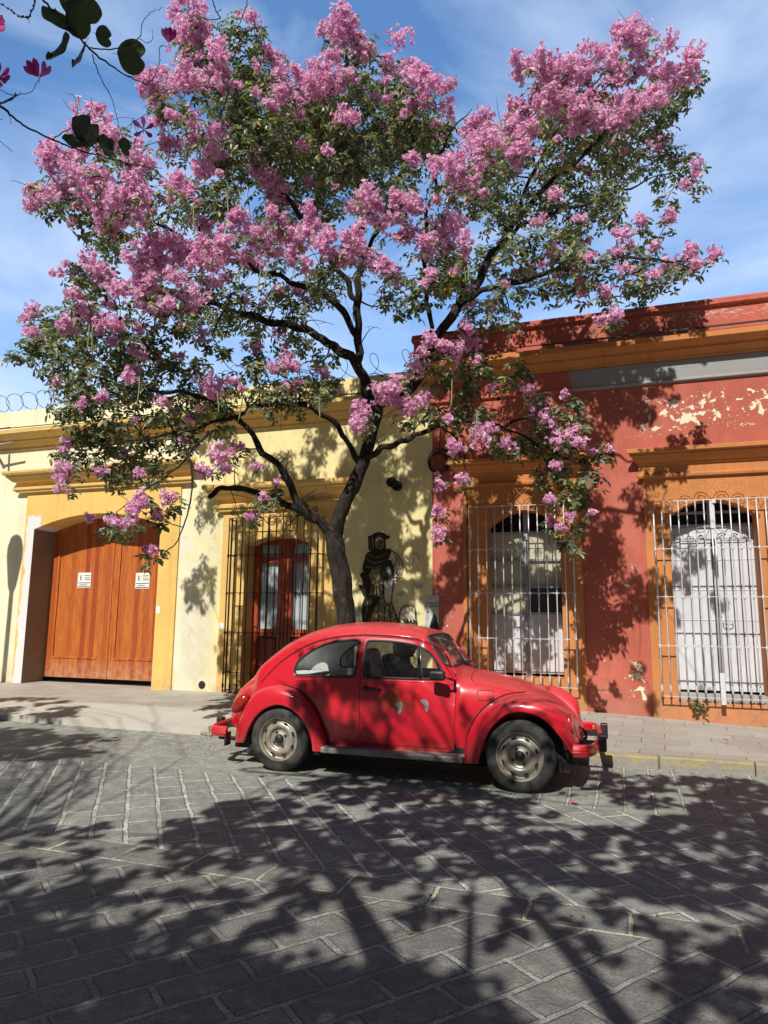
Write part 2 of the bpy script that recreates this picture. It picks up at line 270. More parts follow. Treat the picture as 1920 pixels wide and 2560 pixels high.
# ------------------------------------------------------------------ mesh helpers
class MB:
    def __init__(s): s.v = []; s.f = []; s.mi = []; s.sm = []
    def add(s, vs, fs, mi=0, smooth=False):
        o = len(s.v); s.v += [tuple(map(float, p)) for p in vs]
        s.f += [tuple(i + o for i in f) for f in fs]; s.mi += [mi] * len(fs); s.sm += [smooth] * len(fs)
    def box(s, x0, x1, y0, y1, z0, z1, mi=0):
        s.add([(x0, y0, z0), (x1, y0, z0), (x1, y1, z0), (x0, y1, z0), (x0, y0, z1), (x1, y0, z1), (x1, y1, z1), (x0, y1, z1)],
              [(0, 3, 2, 1), (4, 5, 6, 7), (0, 1, 5, 4), (1, 2, 6, 5), (2, 3, 7, 6), (3, 0, 4, 7)], mi)
    def prism_y(s, poly, y0, y1, mi=0):              # polygon of (x, z), counter-clockwise seen from -y
        n = len(poly)
        s.add([(x, y0, z) for x, z in poly] + [(x, y1, z) for x, z in poly],
              [tuple(range(n)), tuple(range(2 * n - 1, n - 1, -1))] + [(i, i + n, (i + 1) % n + n, (i + 1) % n) for i in range(n)], mi)
    def prof_x(s, prof, x0, x1, mi=0, miter=0.0, smooth=False):   # (y, z) profile run along x; ends return by miter
        n = len(prof); yb = max(p[0] for p in prof)
        s.add([(x0 - (yb - y) * miter, y, z) for y, z in prof] + [(x1 + (yb - y) * miter, y, z) for y, z in prof],
              [tuple(range(n)), tuple(range(2 * n - 1, n - 1, -1))] + [(i, i + n, (i + 1) % n + n, (i + 1) % n) for i in range(n)], mi, smooth)
    def tube(s, pts, r, n=6, mi=0, cap=True, smooth=True):
        pts = [Vector(p) for p in pts]; k = len(pts)
        rs = r if hasattr(r, '__len__') else [r] * k
        vs = []; up = None
        for i, p in enumerate(pts):
            d = (pts[min(i + 1, k - 1)] - pts[max(i - 1, 0)])
            if d.length < 1e-9: d = Vector((0, 0, 1))
            d.normalize()
            if up is None: up = Vector((0, 0, 1)) if abs(d.z) < 0.9 else Vector((1, 0, 0))
            a = d.cross(up)
            if a.length < 1e-4: a = d.cross(Vector((0, 1, 0.3)))
            a.normalize(); b = a.cross(d).normalized(); up = b
            for j in range(n):
                t = 2 * math.pi * j / n; vs.append(p + (a * math.cos(t) + b * math.sin(t)) * rs[i])
        fs = [(i * n + j, i * n + (j + 1) % n, (i + 1) * n + (j + 1) % n, (i + 1) * n + j) for i in range(k - 1) for j in range(n)]
        if cap: fs += [tuple(range(n - 1, -1, -1)), tuple(range((k - 1) * n, k * n))]
        s.add(vs, fs, mi, smooth)
    def lathe(s, prof, c, axis='y', n=32, mi=0, smooth=True):      # (radius, offset along axis)
        vs = []; k = len(prof)
        for r, h in prof:
            for j in range(n):
                t = 2 * math.pi * j / n; u, w = r * math.cos(t), r * math.sin(t)
                vs.append({'y': (c[0] + u, c[1] + h, c[2] + w), 'z': (c[0] + u, c[1] + w, c[2] + h), 'x': (c[0] + h, c[1] + u, c[2] + w)}[axis])
        s.add(vs, [(i * n + j, i * n + (j + 1) % n, (i + 1) * n + (j + 1) % n, (i + 1) * n + j) for i in range(k - 1) for j in range(n)], mi, smooth)
    def sphere(s, c, r, n=10, mi=0):
        if not hasattr(r, '__len__'): r = (r, r, r)
        vs = []; k = n
        for i in range(k + 1):
            a = math.pi * i / k
            for j in range(n):
                t = 2 * math.pi * j / n
                vs.append((c[0] + r[0] * math.sin(a) * math.cos(t), c[1] + r[1] * math.sin(a) * math.sin(t), c[2] + r[2] * math.cos(a)))
        s.add(vs, [(i * n + j, (i + 1) * n + j, (i + 1) * n + (j + 1) % n, i * n + (j + 1) % n) for i in range(k) for j in range(n)], mi, True)
    def build(s, name, mats, parent=None, bevel=0.0, recalc=True):
        me = bpy.data.meshes.new(name); me.from_pydata(s.v, [], s.f)
        for mm in (mats if isinstance(mats, (list, tuple)) else [mats]): me.materials.append(mm)
        me.polygons.foreach_set('material_index', s.mi); me.polygons.foreach_set('use_smooth', s.sm)
        if recalc:
            bm = bmesh.new(); bm.from_mesh(me)
            bmesh.ops.remove_doubles(bm, verts=bm.verts, dist=1e-5)
            bmesh.ops.recalc_face_normals(bm, faces=bm.faces); bm.to_mesh(me); bm.free()
        o = bpy.data.objects.new(name, me); COL.objects.link(o)
        if bevel:
            b = o.modifiers.new('bevel', 'BEVEL'); b.width = bevel; b.segments = 2; b.limit_method = 'ANGLE'; b.angle_limit = R_(40)
        if parent is not None: attach(o, parent)
        return o

def attach(o, p):
    o.parent = p
    def world(q):
        l = Matrix.Translation(q.location) @ q.rotation_euler.to_matrix().to_4x4()
        return l if q.parent is None else world(q.parent) @ q.matrix_parent_inverse @ l
    o.matrix_parent_inverse = world(p).inverted()

def tag(o, label=None, cat=None, group=None, kind=None):
    if label: o['label'] = label
    if cat: o['category'] = cat
    if group: o['group'] = group
    if kind: o['kind'] = kind
    return o
def thing(name, label, cat, loc=(0, 0, 0), group=None):
    o = bpy.data.objects.new(name, None); COL.objects.link(o); o.location = loc; o.empty_display_size = 0.2
    return tag(o, label, cat, group)

def np_mesh(name, V, F, mat, parent=None, smooth=False):
    """V (n,3), F (m,k) arrays -> one mesh object, fast."""
    me = bpy.data.meshes.new(name); k = F.shape[1]
    me.vertices.add(len(V)); me.vertices.foreach_set('co', V.astype(np.float32).ravel())
    me.loops.add(F.size); me.loops.foreach_set('vertex_index', F.astype(np.int32).ravel())
    me.polygons.add(len(F)); me.polygons.foreach_set('loop_start', np.arange(0, F.size, k, dtype=np.int32))
    try: me.polygons.foreach_set('loop_total', np.full(len(F), k, dtype=np.int32))
    except Exception: pass
    me.polygons.foreach_set('use_smooth', np.full(len(F), smooth))
    me.materials.append(mat); me.update(calc_edges=True); me.validate()
    o = bpy.data.objects.new(name, me); COL.objects.link(o)
    if parent is not None: attach(o, parent)
    return o

def frames(normal, spin):
    """batch rotation matrices whose z axis is normal, spun about it"""
    n = normal / np.linalg.norm(normal, axis=1, keepdims=True)
    a = np.where(np.abs(n[:, 2:3]) < 0.9, np.array([[0, 0, 1.0]]), np.array([[1.0, 0, 0]]))
    x = np.cross(a, n); x /= np.linalg.norm(x, axis=1, keepdims=True); y = np.cross(n, x)
    c, s = np.cos(spin)[:, None], np.sin(spin)[:, None]
    return np.stack([x * c + y * s, -x * s + y * c, n], axis=2)

def scatter(tv, tf, P, N, S, spin=None, squash=None):
    """instances of a template (tv, tf) at P with z along N and scale S"""
    k = len(P)
    if spin is None: spin = RNG.uniform(0, 2 * np.pi, k)
    M = frames(N, spin)
    V = np.einsum('kij,nj->kni', M, tv) * S[:, None, None] + P[:, None, :]
    F = tf[None, :, :] + (np.arange(k) * len(tv))[:, None, None]
    return V.reshape(-1, 3), F.reshape(-1, tf.shape[1])

def catmull(P, m):
    """smooth curve of m points through control points P"""
    P = np.asarray(P, float); n = len(P); t = np.linspace(0, n - 1, m); out = np.zeros((m,) + P.shape[1:])
    for i, tt in enumerate(t):
        k = min(int(tt), n - 2); u = tt - k
        p0, p1, p2, p3 = P[max(k - 1, 0)], P[k], P[k + 1], P[min(k + 2, n - 1)]
        out[i] = 0.5 * ((2 * p1) + (-p0 + p2) * u + (2 * p0 - 5 * p1 + 4 * p2 - p3) * u * u + (-p0 + 3 * p1 - 3 * p2 + p3) * u ** 3)
    return out

def text_mesh(txt, size):
    cu = bpy.data.curves.new('lettering', 'FONT'); cu.body = txt; cu.size = size; cu.align_x = 'CENTER'; cu.align_y = 'CENTER'
    o = bpy.data.objects.new('lettering', cu); COL.objects.link(o)
    bpy.context.view_layer.update()
    me = bpy.data.meshes.new_from_object(o.evaluated_get(bpy.context.evaluated_depsgraph_get()))
    vs = [v.co.copy() for v in me.vertices]; fs = [tuple(p.vertices) for p in me.polygons]
    bpy.data.objects.remove(o); bpy.data.curves.remove(cu); bpy.data.meshes.remove(me)
    return vs, fs

# ================================================================== ground
D = 11.2                                            # plane of the house fronts
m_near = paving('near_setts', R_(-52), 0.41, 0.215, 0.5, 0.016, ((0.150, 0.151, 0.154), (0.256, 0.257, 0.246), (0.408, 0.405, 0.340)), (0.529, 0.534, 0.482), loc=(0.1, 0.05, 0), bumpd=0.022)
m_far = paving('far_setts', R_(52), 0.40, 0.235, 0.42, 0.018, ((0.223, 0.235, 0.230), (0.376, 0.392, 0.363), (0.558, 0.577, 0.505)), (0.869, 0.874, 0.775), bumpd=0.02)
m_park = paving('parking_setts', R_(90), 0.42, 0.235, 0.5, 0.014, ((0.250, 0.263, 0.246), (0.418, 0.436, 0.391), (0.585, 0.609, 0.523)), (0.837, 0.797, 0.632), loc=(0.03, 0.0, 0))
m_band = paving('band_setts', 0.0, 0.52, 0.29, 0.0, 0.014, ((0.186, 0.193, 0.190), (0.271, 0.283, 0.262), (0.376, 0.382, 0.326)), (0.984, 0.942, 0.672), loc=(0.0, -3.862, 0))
g = MB()
ys = [-40, 3.862, 4.152, 6.2, 8.2]
for i in range(4):
    g.add([(-90, ys[i], 0), (90, ys[i], 0), (90, ys[i + 1], 0), (-90, ys[i + 1], 0)], [(0, 1, 2, 3)], i)
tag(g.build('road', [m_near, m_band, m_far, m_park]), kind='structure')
gm = NT('earth'); gg = MB()
gg.add([(-600, -600, -0.12), (600, -600, -0.12), (600, 600, -0.12), (-600, 600, -0.12)], [(0, 1, 2, 3)])
tag(gg.build('ground', gm.fin(gm.mix(gm.noise(0.3), (0.16, 0.13, 0.10), (0.22, 0.19, 0.14)), 0.9)), kind='structure')

def base_z(x):                                      # foot of the house fronts
    if x < -8: return 0.14
    if x < -0.6: return 0.155
    return 0.155 - (min(x, 3) + 0.6) * 0.037
KY0, KY1 = 7.98, 8.15
def pave_z(x, y):
    t = min(max((y - KY0) / (D - KY0), 0), 1)
    z = 0.128 + (base_z(x) - 0.128) * t
    if x < -5.05:                                   # dropped kerb in front of the garage
        r = min(max((y - 8.02) / 1.1, 0), 1); w = min(1, (-5.05 - x) / 0.12)
        z = z * (1 - w) + (0.085 + (z - 0.085) * (r * r * (3 - 2 * r))) * w
    return z
t = NT('pavement_slabs'); x, y, z = t.xyz()
br = t.n('TexBrick', {'Vector': t.map(rot=(0, 0, R_(3))), 'Color1': (0, 0, 0), 'Color2': (1, 1, 1), 'Mortar': (0.5, 0.5, 0.5), 'Scale': 1.0, 'Mortar Size': 0.006, 'Mortar Smooth': 0.1, 'Brick Width': 0.52, 'Row Height': 0.40}, offset=0.5)
n1 = t.noise(1.6, 6, 0.65); n2 = t.noise(24, 5, 0.7)
c = t.mix(br.outputs['Color'], (0.34, 0.315, 0.275), (0.42, 0.39, 0.34))
c = t.mix(t.math('MULTIPLY', t.ramp(n1, 0.4, 0.75), 0.5), c, (0.25, 0.23, 0.20))
c = t.mix(t.math('MULTIPLY', br.outputs['Fac'], t.ramp(t.noise(2.5), 0.35, 0.6)), c, (0.10, 0.09, 0.08))
slab = t.math('MULTIPLY', t.smooth(x, -4.95, -5.3), t.smooth(y, 9.35, 9.15))
c = t.mix(slab, c, t.mix(t.ramp(n1, 0.3, 0.7), (0.44, 0.41, 0.355), (0.52, 0.49, 0.43)))
c = t.mix(t.math('MULTIPLY', t.ramp(n2, 0.55, 0.8), 0.4), c, (0.22, 0.20, 0.17))
t.bump(t.math('ADD', t.math('MULTIPLY', n2, 0.5), t.math('MULTIPLY', br.outputs['Fac'], -0.7)), 0.5, 0.008)
m_pave = t.fin(c, 0.8, Specular_IOR_Level=0.25)
xs = list(np.arange(-40, -14, 2.0)) + list(np.arange(-14, -5.4, 0.3)) + list(np.arange(-5.4, -4.9, 0.04)) + list(np.arange(-4.9, 4, 0.3)) + list(np.arange(4, 30, 2.0))
yv = [8.02, 8.15, 8.4, 8.65, 8.9, 9.15, 9.4, 9.8, 10.3, 10.8, 11.2, 11.7]
p = MB(); nx_, ny_ = len(xs), len(yv)
vv = []
for a in xs:
    for b in yv:
        vv.append((a, b if not (b == 8.02 and a > -5.05) else KY1 + 0.0, pave_z(a, b) + random.uniform(-.002, .002)))
    vv.append((a, 8.02 if a <= -5.05 else KY1, -0.05))
p.add(vv, [(i * (ny_ + 1) + j, (i + 1) * (ny_ + 1) + j, (i + 1) * (ny_ + 1) + j + 1, i * (ny_ + 1) + j + 1) for i in range(nx_ - 1) for j in range(ny_ - 1)]
      + [(i * (ny_ + 1) + ny_, (i + 1) * (ny_ + 1) + ny_, (i + 1) * (ny_ + 1), i * (ny_ + 1)) for i in range(nx_ - 1)], 0, False)
tag(p.build('pavement', m_pave), kind='structure')
t = NT('kerb_stone'); x, y, z = t.xyz(); n1 = t.noise(3, 6, 0.7); n2 = t.noise(28, 5, 0.7)
c = t.mix(n1, (0.20, 0.185, 0.16), (0.34, 0.32, 0.28))
yl = t.math('MULTIPLY', t.ramp(t.noise(7, 6, 0.75, vec=t.map(scale=(0.5, 1, 1))), 0.43, 0.56), t.smooth(z, 0.035, 0.075))
yl = t.math('MULTIPLY', yl, t.math('MAXIMUM', t.smooth(x, -4.9, -4.5), 0.0)); yl = t.math('MULTIPLY', yl, t.smooth(x, 1.9, 1.0))
c = t.mix(t.math('MULTIPLY', yl, 0.72), c, (0.42, 0.32, 0.085))
c = t.mix(t.math('MULTIPLY', t.ramp(n2, 0.5, 0.75), 0.5), c, (0.13, 0.12, 0.10))
t.bump(t.math('ADD', n2, n1), 0.6, 0.012); m_kerb = t.fin(c, 0.85)
k = MB(); kx = [-5.05 + 0.9 * i for i in range(9)] + [4 + 2.0 * i for i in range(12)]
for a, b in zip(kx[:-1], kx[1:]):
    dz = random.uniform(-.006, .006)
    k.box(a + 0.004, b - 0.004, KY0 + random.uniform(-.006, .006), KY1 - 0.002, -0.05, 0.130 + dz)
tag(k.build('kerb', m_kerb, bevel=0.018), kind='structure')
k = MB()                                            # broken end of the driveway slab
for i in range(16):
    u = random.random(); a, b = -5.13 + 0.12 * u + random.uniform(-.05, .05), 7.97 + 0.22 * random.random(); s_ = random.uniform(.02, .055)
    k.sphere((a, b, random.uniform(0, 0.05)), (s_, s_ * 0.8, s_ * 0.6), 5)
o = k.build('rubble', m_kerb); tag(o, 'broken concrete crumbs at the end of the dropped kerb', 'rubble', kind='stuff')

# ================================================================== buildings
m_yellow = stucco('cream_yellow_wall', (0.82, 0.765, 0.53), yellow_extra)
m_ochre = stucco('ochre_trim', (0.70, 0.46, 0.155), None)
def garage_extra(t, x, z, c, h):
    n = t.noise(3.0, 5, 0.6)
    e = t.math('ADD', x, t.math('MULTIPLY', t.math('SUBTRACT', n, 0.5), 0.28))
    edge = t.math('MULTIPLY', t.smooth(e, -11.70, -11.66), t.smooth(e, -11.30, -11.34))
    top = t.math('ADD', z, t.math('MULTIPLY', t.math('SUBTRACT', n, 0.5), 0.4)); edge = t.math('MULTIPLY', edge, t.smooth(top, 3.62, 3.55))
    return t.mix(edge, c, (0.66, 0.66, 0.64)), h
m_garage = stucco('ochre_trim_grey_edge', (0.78, 0.50, 0.15), garage_extra)
m_reveal = stucco('brown_reveal', (0.26, 0.20, 0.155), None)
m_red = stucco('red_wall', (0.47, 0.122, 0.083), red_extra)
m_orange = stucco('orange_trim', (0.54, 0.215, 0.072), None)
def plinth_extra(t, x, z, c, h):
    ckk = t.n('TexVoronoi', {'Vector': t.map(scale=(1.6, 1, 3)), 'Scale': 1.3}, feature='DISTANCE_TO_EDGE').outputs['Distance']
    return t.mix(t.math('MULTIPLY', t.ramp(ckk, 0.0, 0.02, (1, 1, 1), (0, 0, 0)), 0.5), c, (0.2, 0.08, 0.03)), h
m_plinth = stucco('terracotta_plinth', (0.58, 0.22, 0.085), plinth_extra)
m_grey = stucco('bare_grey_render', (0.36, 0.35, 0.335), None)
m_wood = wood('garage_wood', (0.32, 0.055, 0.008), (0.58, 0.190, 0.028), planks=0.118, wear=0.5, rough=0.55)
m_frame_wood = wood('red_brown_wood', (0.30, 0.045, 0.012), (0.42, 0.080, 0.018), planks=0.09)
m_dark = simple('dark_void', (0.012, 0.011, 0.010), 0.8)
m_iron = simple('black_iron', (0.016, 0.015, 0.014), 0.42, 0.4)
t = NT('silver_painted_steel'); n = t.noise(20, 5, 0.6); c = t.mix(n, (0.52, 0.52, 0.53), (0.68, 0.68, 0.69)); c = t.mix(t.math('MULTIPLY', t.ramp(t.noise(34, 5, 0.7), 0.60, 0.68), 0.75), c, (0.20, 0.11, 0.06)); m_steel = t.fin(c, 0.40, 0.3)
t = NT('white_painted_steel'); x, y, z = t.xyz(); n = t.noise(2.5, 6, 0.65); n2 = t.noise(16, 6, 0.7)
c = t.mix(t.ramp(n, 0.3, 0.7), (0.50, 0.51, 0.545), (0.63, 0.64, 0.67)); ru = t.math('MULTIPLY', t.ramp(n2, 0.62, 0.70), t.smooth(z, 1.3, 0.5)); c = t.mix(t.math('MULTIPLY', ru, 0.7), c, (0.26, 0.15, 0.08))
dr_s = t.noise(1.0, 5, 0.6, vec=t.map(scale=(14, 1, 0.5))); c = t.mix(t.math('MULTIPLY', t.ramp(dr_s, 0.52, 0.75), 0.3), c, (0.36, 0.36, 0.37)); t.bump(t.noise(1.6, 3, 0.5), 0.25, 0.05)
m_white = t.fin(c, 0.45)
m_bluegrey = simple('grey_painted_frame', (0.30, 0.315, 0.345), 0.5, 0.0)
m_curtain = NT('curtain'); _w = m_curtain.n('TexWave', {'Vector': m_curtain.map(scale=(1, 1, 0.05)), 'Scale': 7.0, 'Distortion': 2.0, 'Detail': 2.0}).outputs['Fac']
m_curtain = m_curtain.fin(m_curtain.mix(_w, (0.30, 0.33, 0.34), (0.60, 0.64, 0.65)), 0.8)
m_blind = simple('paper_blind', (0.62, 0.56, 0.40), 0.8, 0, 0.15, 3)
m_winglass = glass_mat('window_glass', (0.97, 0.98, 0.98), 0.9, 0.04)
m_paper = simple('paper', (0.74, 0.73, 0.68), 0.75, 0, 0.08, 12)
m_ink = simple('black_ink', (0.02, 0.02, 0.022), 0.6)
m_roof = stucco('roof_render', (0.40, 0.36, 0.30), None)

def arch(xa, xb, zs, rise, n=14):
    out = []
    for i in range(n + 1):
        u = i / n; out.append((xa + (xb - xa) * u, zs + rise * (1 - (2 * u - 1) ** 2)))
    return out
def surround(mb, xa, xb, zb, zt, ox0, ox1, zs, rise, y0, y1, mi=0, ri=None):
    """wall block with an arched opening; reveal faces use their own material slot"""
    mb.box(xa, ox0, y0, y1, zb, zt, mi); mb.box(ox1, xb, y0, y1, zb, zt, mi)
    a = arch(ox0, ox1, zs, rise)
    mb.prism_y(a + [(ox1, zt), (ox0, zt)], y0, y1, mi)
    if ri is not None:
        e = 0.003
        mb.add([(ox0 + e, y0, zb), (ox0 + e, y1, zb), (ox0 + e, y1, zs), (ox0 + e, y0, zs)], [(0, 1, 2, 3)], ri)
        mb.add([(ox1 - e, y0, zb), (ox1 - e, y1, zb), (ox1 - e, y1, zs), (ox1 - e, y0, zs)], [(0, 1, 2, 3)], ri)

YT, RT = 5.93, 6.50
# ---------------------------------------------------------------- yellow house
yh = thing('yellow_house', 'single storey cream and ochre house with a large arched wooden garage gate', 'house', (-8, D, 0))
b = MB()
b.box(-16, -11.74, D, 11.75, -0.1, 4.15); b.box(-7.93, -6.96, D, 11.75, -0.1, 3.52); b.box(-4.66, -2.915, D, 11.75, -0.1, 3.52)
b.box(-16, -7.93, D, 11.75, 4.15, 5.06); b.box(-7.93, -2.915, D, 11.75, 3.52, 5.06)
b.box(-16, -2.915, D + 0.04, 11.75, 5.06, YT - 0.16); b.box(-16, -8.6, D + 0.04, 11.75, YT - 0.16, YT); b.box(-5.2, -2.915, D + 0.04, 11.75, YT - 0.16, YT - 0.06); b.box(-8.6, -5.2, D + 0.04, 11.75, YT - 0.16, YT - 0.02)
b.build('wall', m_yellow, yh)
b = MB(); b.box(-16, -2.92, 11.75, 20, 5.0, 5.3); b.build('roof', m_roof, yh)
b = MB(); b.box(-16, -15.7, 11.75, 20, -0.1, 5.0); b.box(-16, -2.95, 19.7, 20, -0.1, 5.0); b.build('rear_wall', m_yellow, yh)
prof = [(D + 0.03, 5.02), (D - 0.05, 5.02), (D - 0.05, 5.07), (D - 0.09, 5.09), (D - 0.15, 5.16), (D - 0.17, 5.17), (D - 0.17, 5.20), (D - 0.27, 5.26), (D - 0.34, 5.31), (D - 0.34, 5.385), (D - 0.30, 5.40), (D + 0.03, 5.46)]
b = MB(); b.prof_x(prof, -16, -3.42); b.build('cornice', m_ochre, yh, bevel=0.006)
# garage gate
b = MB(); surround(b, -11.74, -7.93, -0.1, 4.15, -11.49, -8.36, 3.28, 0.275, D - 0.035, D + 0.53, 0, 1)
gs = b.build('gate_surround', [m_garage, m_reveal], yh)
hood = [(0.0, 0.0), (-0.07, 0.0), (-0.075, 0.045), (-0.11, 0.06), (-0.11, 0.115), (-0.03, 0.14), (-0.03, 0.20), (-0.06, 0.205), (-0.06, 0.225), (-0.13, 0.25), (-0.20, 0.33), (-0.22, 0.34), (-0.22, 0.37), (-0.26, 0.385), (-0.28, 0.42), (-0.28, 0.47), (-0.23, 0.485), (0.0, 0.53)]
b = MB(); b.prof_x([(D - 0.03 + y, 4.06 + z * 0.93) for y, z in hood], -11.95, -7.72, miter=1.0); b.build('gate_hood', m_ochre, yh, bevel=0.005)
gd = MB(); gy = D + 0.55
za = arch(-11.49, -8.36, 3.28, 0.275)
def leaf(x0, x1, name):
    d = MB(); zt = 3.62
    d.box(x0, x1, gy, gy + 0.05, 0.235, zt, 0)                                      # boards
    sw = 0.30 if name == 'l' else 0.22
    for (a, c_) in ((x0, x0 + sw), (x1 - 0.20, x1)): d.box(a, c_, gy - 0.028, gy - 0.001, 0.235, zt, 0)
    d.box(x0 + sw + .001, x1 - 0.201, gy - 0.028, gy - 0.001, 0.235, 0.62, 0)       # bottom rail
    d.box(x0 + sw + .001, x1 - 0.201, gy - 0.040, gy - 0.001, 0.621, 0.665, 0)
    d.box(x0 + sw + .001, x1 - 0.201, gy - 0.028, gy - 0.001, 3.22, zt, 0)
    o = d.build('gate_leaf', m_wood, yh, bevel=0.004)
    return o
gl1 = leaf(-11.58, -9.945, 'l'); gl2 = leaf(-9.93, -8.30, 'r')
b = MB(); b.box(-9.985, -9.86, gy - 0.045, gy - 0.0285, 0.235, 3.6); b.build('cover_strip', m_wood, gl1, bevel=0.006)
def notice(cx, cz, w, h, par, y, tilt=0.0):
    s = MB(); s.box(cx - w / 2, cx + w / 2, y - 0.006, y, cz - h / 2, cz + h / 2); o = s.build('notice', m_paper, yh)
    k = MB(); yy = y - 0.008
    vs, fs = text_mesh('E', 0.14); k.add([(cx - 0.085 + v.x, yy, cz + 0.045 + v.y) for v in vs], fs)
    def bar(xa, xb, z_, t_): k.add([(cx + xa, yy, cz + z_ - t_), (cx + xb, yy, cz + z_ - t_), (cx + xb, yy, cz + z_ + t_), (cx + xa, yy, cz + z_ + t_)], [(0, 1, 2, 3)])
    for z_, t_ in ((0.100, 0.010), (0.055, 0.007), (0.018, 0.010)):      # words too small to read in the photograph
        xa = 0.01
        while xa < w * 0.44: wd_ = random.uniform(0.012, 0.022); bar(xa, min(xa + wd_, w * .45), z_, t_ * random.uniform(.7, 1)); xa += wd_ + 0.006
    bar(-w * .46, w * .46, -0.055, .007); bar(-w * .46, w * .46, -0.135, .008)
    xa = -w * .34
    while xa < w * 0.2: wd_ = random.uniform(0.010, 0.020); bar(xa, xa + wd_, -0.096, 0.008); xa += wd_ + 0.006
    k.build('lettering', m_ink, o, recalc=False)
    return o
notice(-10.62, 2.24, 0.34, 0.32, gl1, gy - 0.0012); notice(-9.15, 2.22, 0.34, 0.32, gl2, gy - 0.0012)
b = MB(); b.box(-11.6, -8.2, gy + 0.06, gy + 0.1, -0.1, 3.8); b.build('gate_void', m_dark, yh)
# yellow house: barred french window
b = MB(); surround(b, -6.96, -4.66, -0.1, 3.52, -6.47, -5.17, 2.83, 0.14, D - 0.04, D + 0.32, 0)
b.box(-6.469, -5.171, D - 0.02, D + 0.32, -0.1, 0.25)
ws = b.build('window_surround', m_ochre, yh)
b = MB(); b.prof_x([(D - 0.03 + y, 3.46 + z * 1.02) for y, z in hood], -7.02, -4.60, miter=1.0); b.build('window_hood', m_ochre, yh, bevel=0.005)
wy = D + 0.33
wd = MB(); wd.prism_y([(-6.60, 0.2), (-5.05, 0.2)] + [(-5.05, 2.86)] + arch(-5.17, -6.47, 2.83, 0.14)[::1] + [(-6.60, 2.86)], wy + 0.09, wy + 0.12)
win = wd.build('window_door', m_frame_wood, yh)
f = MB()
for a, c_ in ((-6.56, -6.36), (-5.97, -5.825), (-5.815, -5.68), (-5.34, -5.10)): f.box(a, c_, wy, wy + 0.06, 0.25, 3.02)
for z0, z1 in ((0.25, 0.42), (1.16, 1.30), (2.52, 2.64), (2.86, 3.02)):
    f.box(-6.359, -5.971, wy + 0.002, wy + 0.058, z0, z1); f.box(-5.679, -5.341, wy + 0.002, wy + 0.058, z0, z1)
for a, c_ in ((-6.33, -6.0), (-5.65, -5.37)): f.box(a, c_, wy + 0.02, wy + 0.05, 0.46, 1.12)
f.build('frame', m_frame_wood, win, bevel=0.006)
for a, c_ in ((-6.36, -5.97), (-5.68, -5.34)):
    for z0, z1 in ((1.30, 2.52), (2.64, 2.86)):
        q = MB(); q.box(a, c_, wy + 0.028, wy + 0.034, z0, z1); q.build('pane', m_winglass, win)
q = MB()
for a, c_ in ((-6.36, -5.97), (-5.68, -5.34)):
    for i in range(24):
        u0, u1 = a + (c_ - a) * i / 24, a + (c_ - a) * (i + 1) / 24
        y0, y1 = wy + 0.07 + 0.012 * math.sin(i * 1.9), wy + 0.07 + 0.012 * math.sin((i + 1) * 1.9)
        q.add([(u0, y0, 1.28), (u1, y1, 1.28), (u1, y1, 2.9), (u0, y0, 2.9)], [(0, 1, 2, 3)], 0, True)
q.build('curtain', m_curtain, win)

def spiral(c, r0, turns, sgn, y, start, n=26):
    pts = []
    for i in range(n + 1):
        u = i / n; a = start + sgn * turns * 2 * math.pi * u; r = r0 * (1 - 0.82 * u)
        pts.append((c[0] + r * math.cos(a), y, c[1] + r * math.sin(a)))
    return pts
def scrolls(mb, xa, xb, z, y, r, hgt=0.30):
    """iron crest: C scrolls rising to the middle"""
    mid = (xa + xb) / 2; half = (xb - xa) / 2
    for sd in (-1, 1):
        for i, (u, rr) in enumerate(((0.93, 0.055), (0.70, 0.080), (0.45, 0.10), (0.18, 0.115))):
            cx = mid + sd * u * half; cz = z + rr * 1.15 + 0.02 + (0.25 - u * 0.25) * hgt * 0.6
            mb.tube(spiral((cx, cz), rr, 1.9, -sd, y, math.pi / 2 + sd * 1.2), r, 5)
            mb.tube([(cx - sd * rr * 0.9, y, cz + rr * .3), (cx - sd * rr * 1.6, y, cz - rr * 0.3), (cx - sd * rr * 2.1, y, z + 0.01)], r, 5)
def grille(name, par, mat, xa, xb, zs, yg, yw, zb, zt, n, r, hz, lab=None, collars=True, skip=()):
    gb = MB(); sp = (xb - xa) / (n - 1)
    for i in range(n):
        if i in skip: continue
        x_ = xa + sp * i; rr = r * (1.25 if i in (0, n - 1) else 1)
        bx_, by_ = random.uniform(-.005, .005), random.uniform(-.006, .006); gb.tube([(x_, yg, zb), (x_ + bx_ * .7, yg + by_ * .7, zb + (zt - zb) * .3), (x_ + bx_, yg + by_, zb + (zt - zb) * .55), (x_ + bx_ * .5, yg + by_ * .5, zb + (zt - zb) * .8), (x_, yg, zt)], rr, 8)
        if collars:
            for z_ in hz:
                gb.lathe([(rr * 1.05, -0.03), (rr * 1.9, -0.018), (rr * 1.5, 0.0), (rr * 1.9, 0.018), (rr * 1.05, 0.03)], (x_, yg, z_ - 0.012), 'z', 8)
            gb.lathe([(rr * 1.05, -0.05), (rr * 2.0, 0.0), (rr * 1.05, 0.05)], (x_, yg, zb + 0.12), 'z', 8)
    for z_ in [zb + 0.006, zt] + list(hz):
        gb.box(xa - 0.012, xb + 0.012, yg - 0.006, yg + 0.006, z_ - 0.006, z_ + 0.006)
    for z_ in [zb + 0.03, zt - 0.02] + list(hz):
        for x_ in (xa - 0.004, xb + 0.004): gb.box(x_ - 0.009, x_ + 0.009, yg + 0.006, yw, z_ - 0.009, z_ + 0.009)
    return gb.build(name, mat, par)
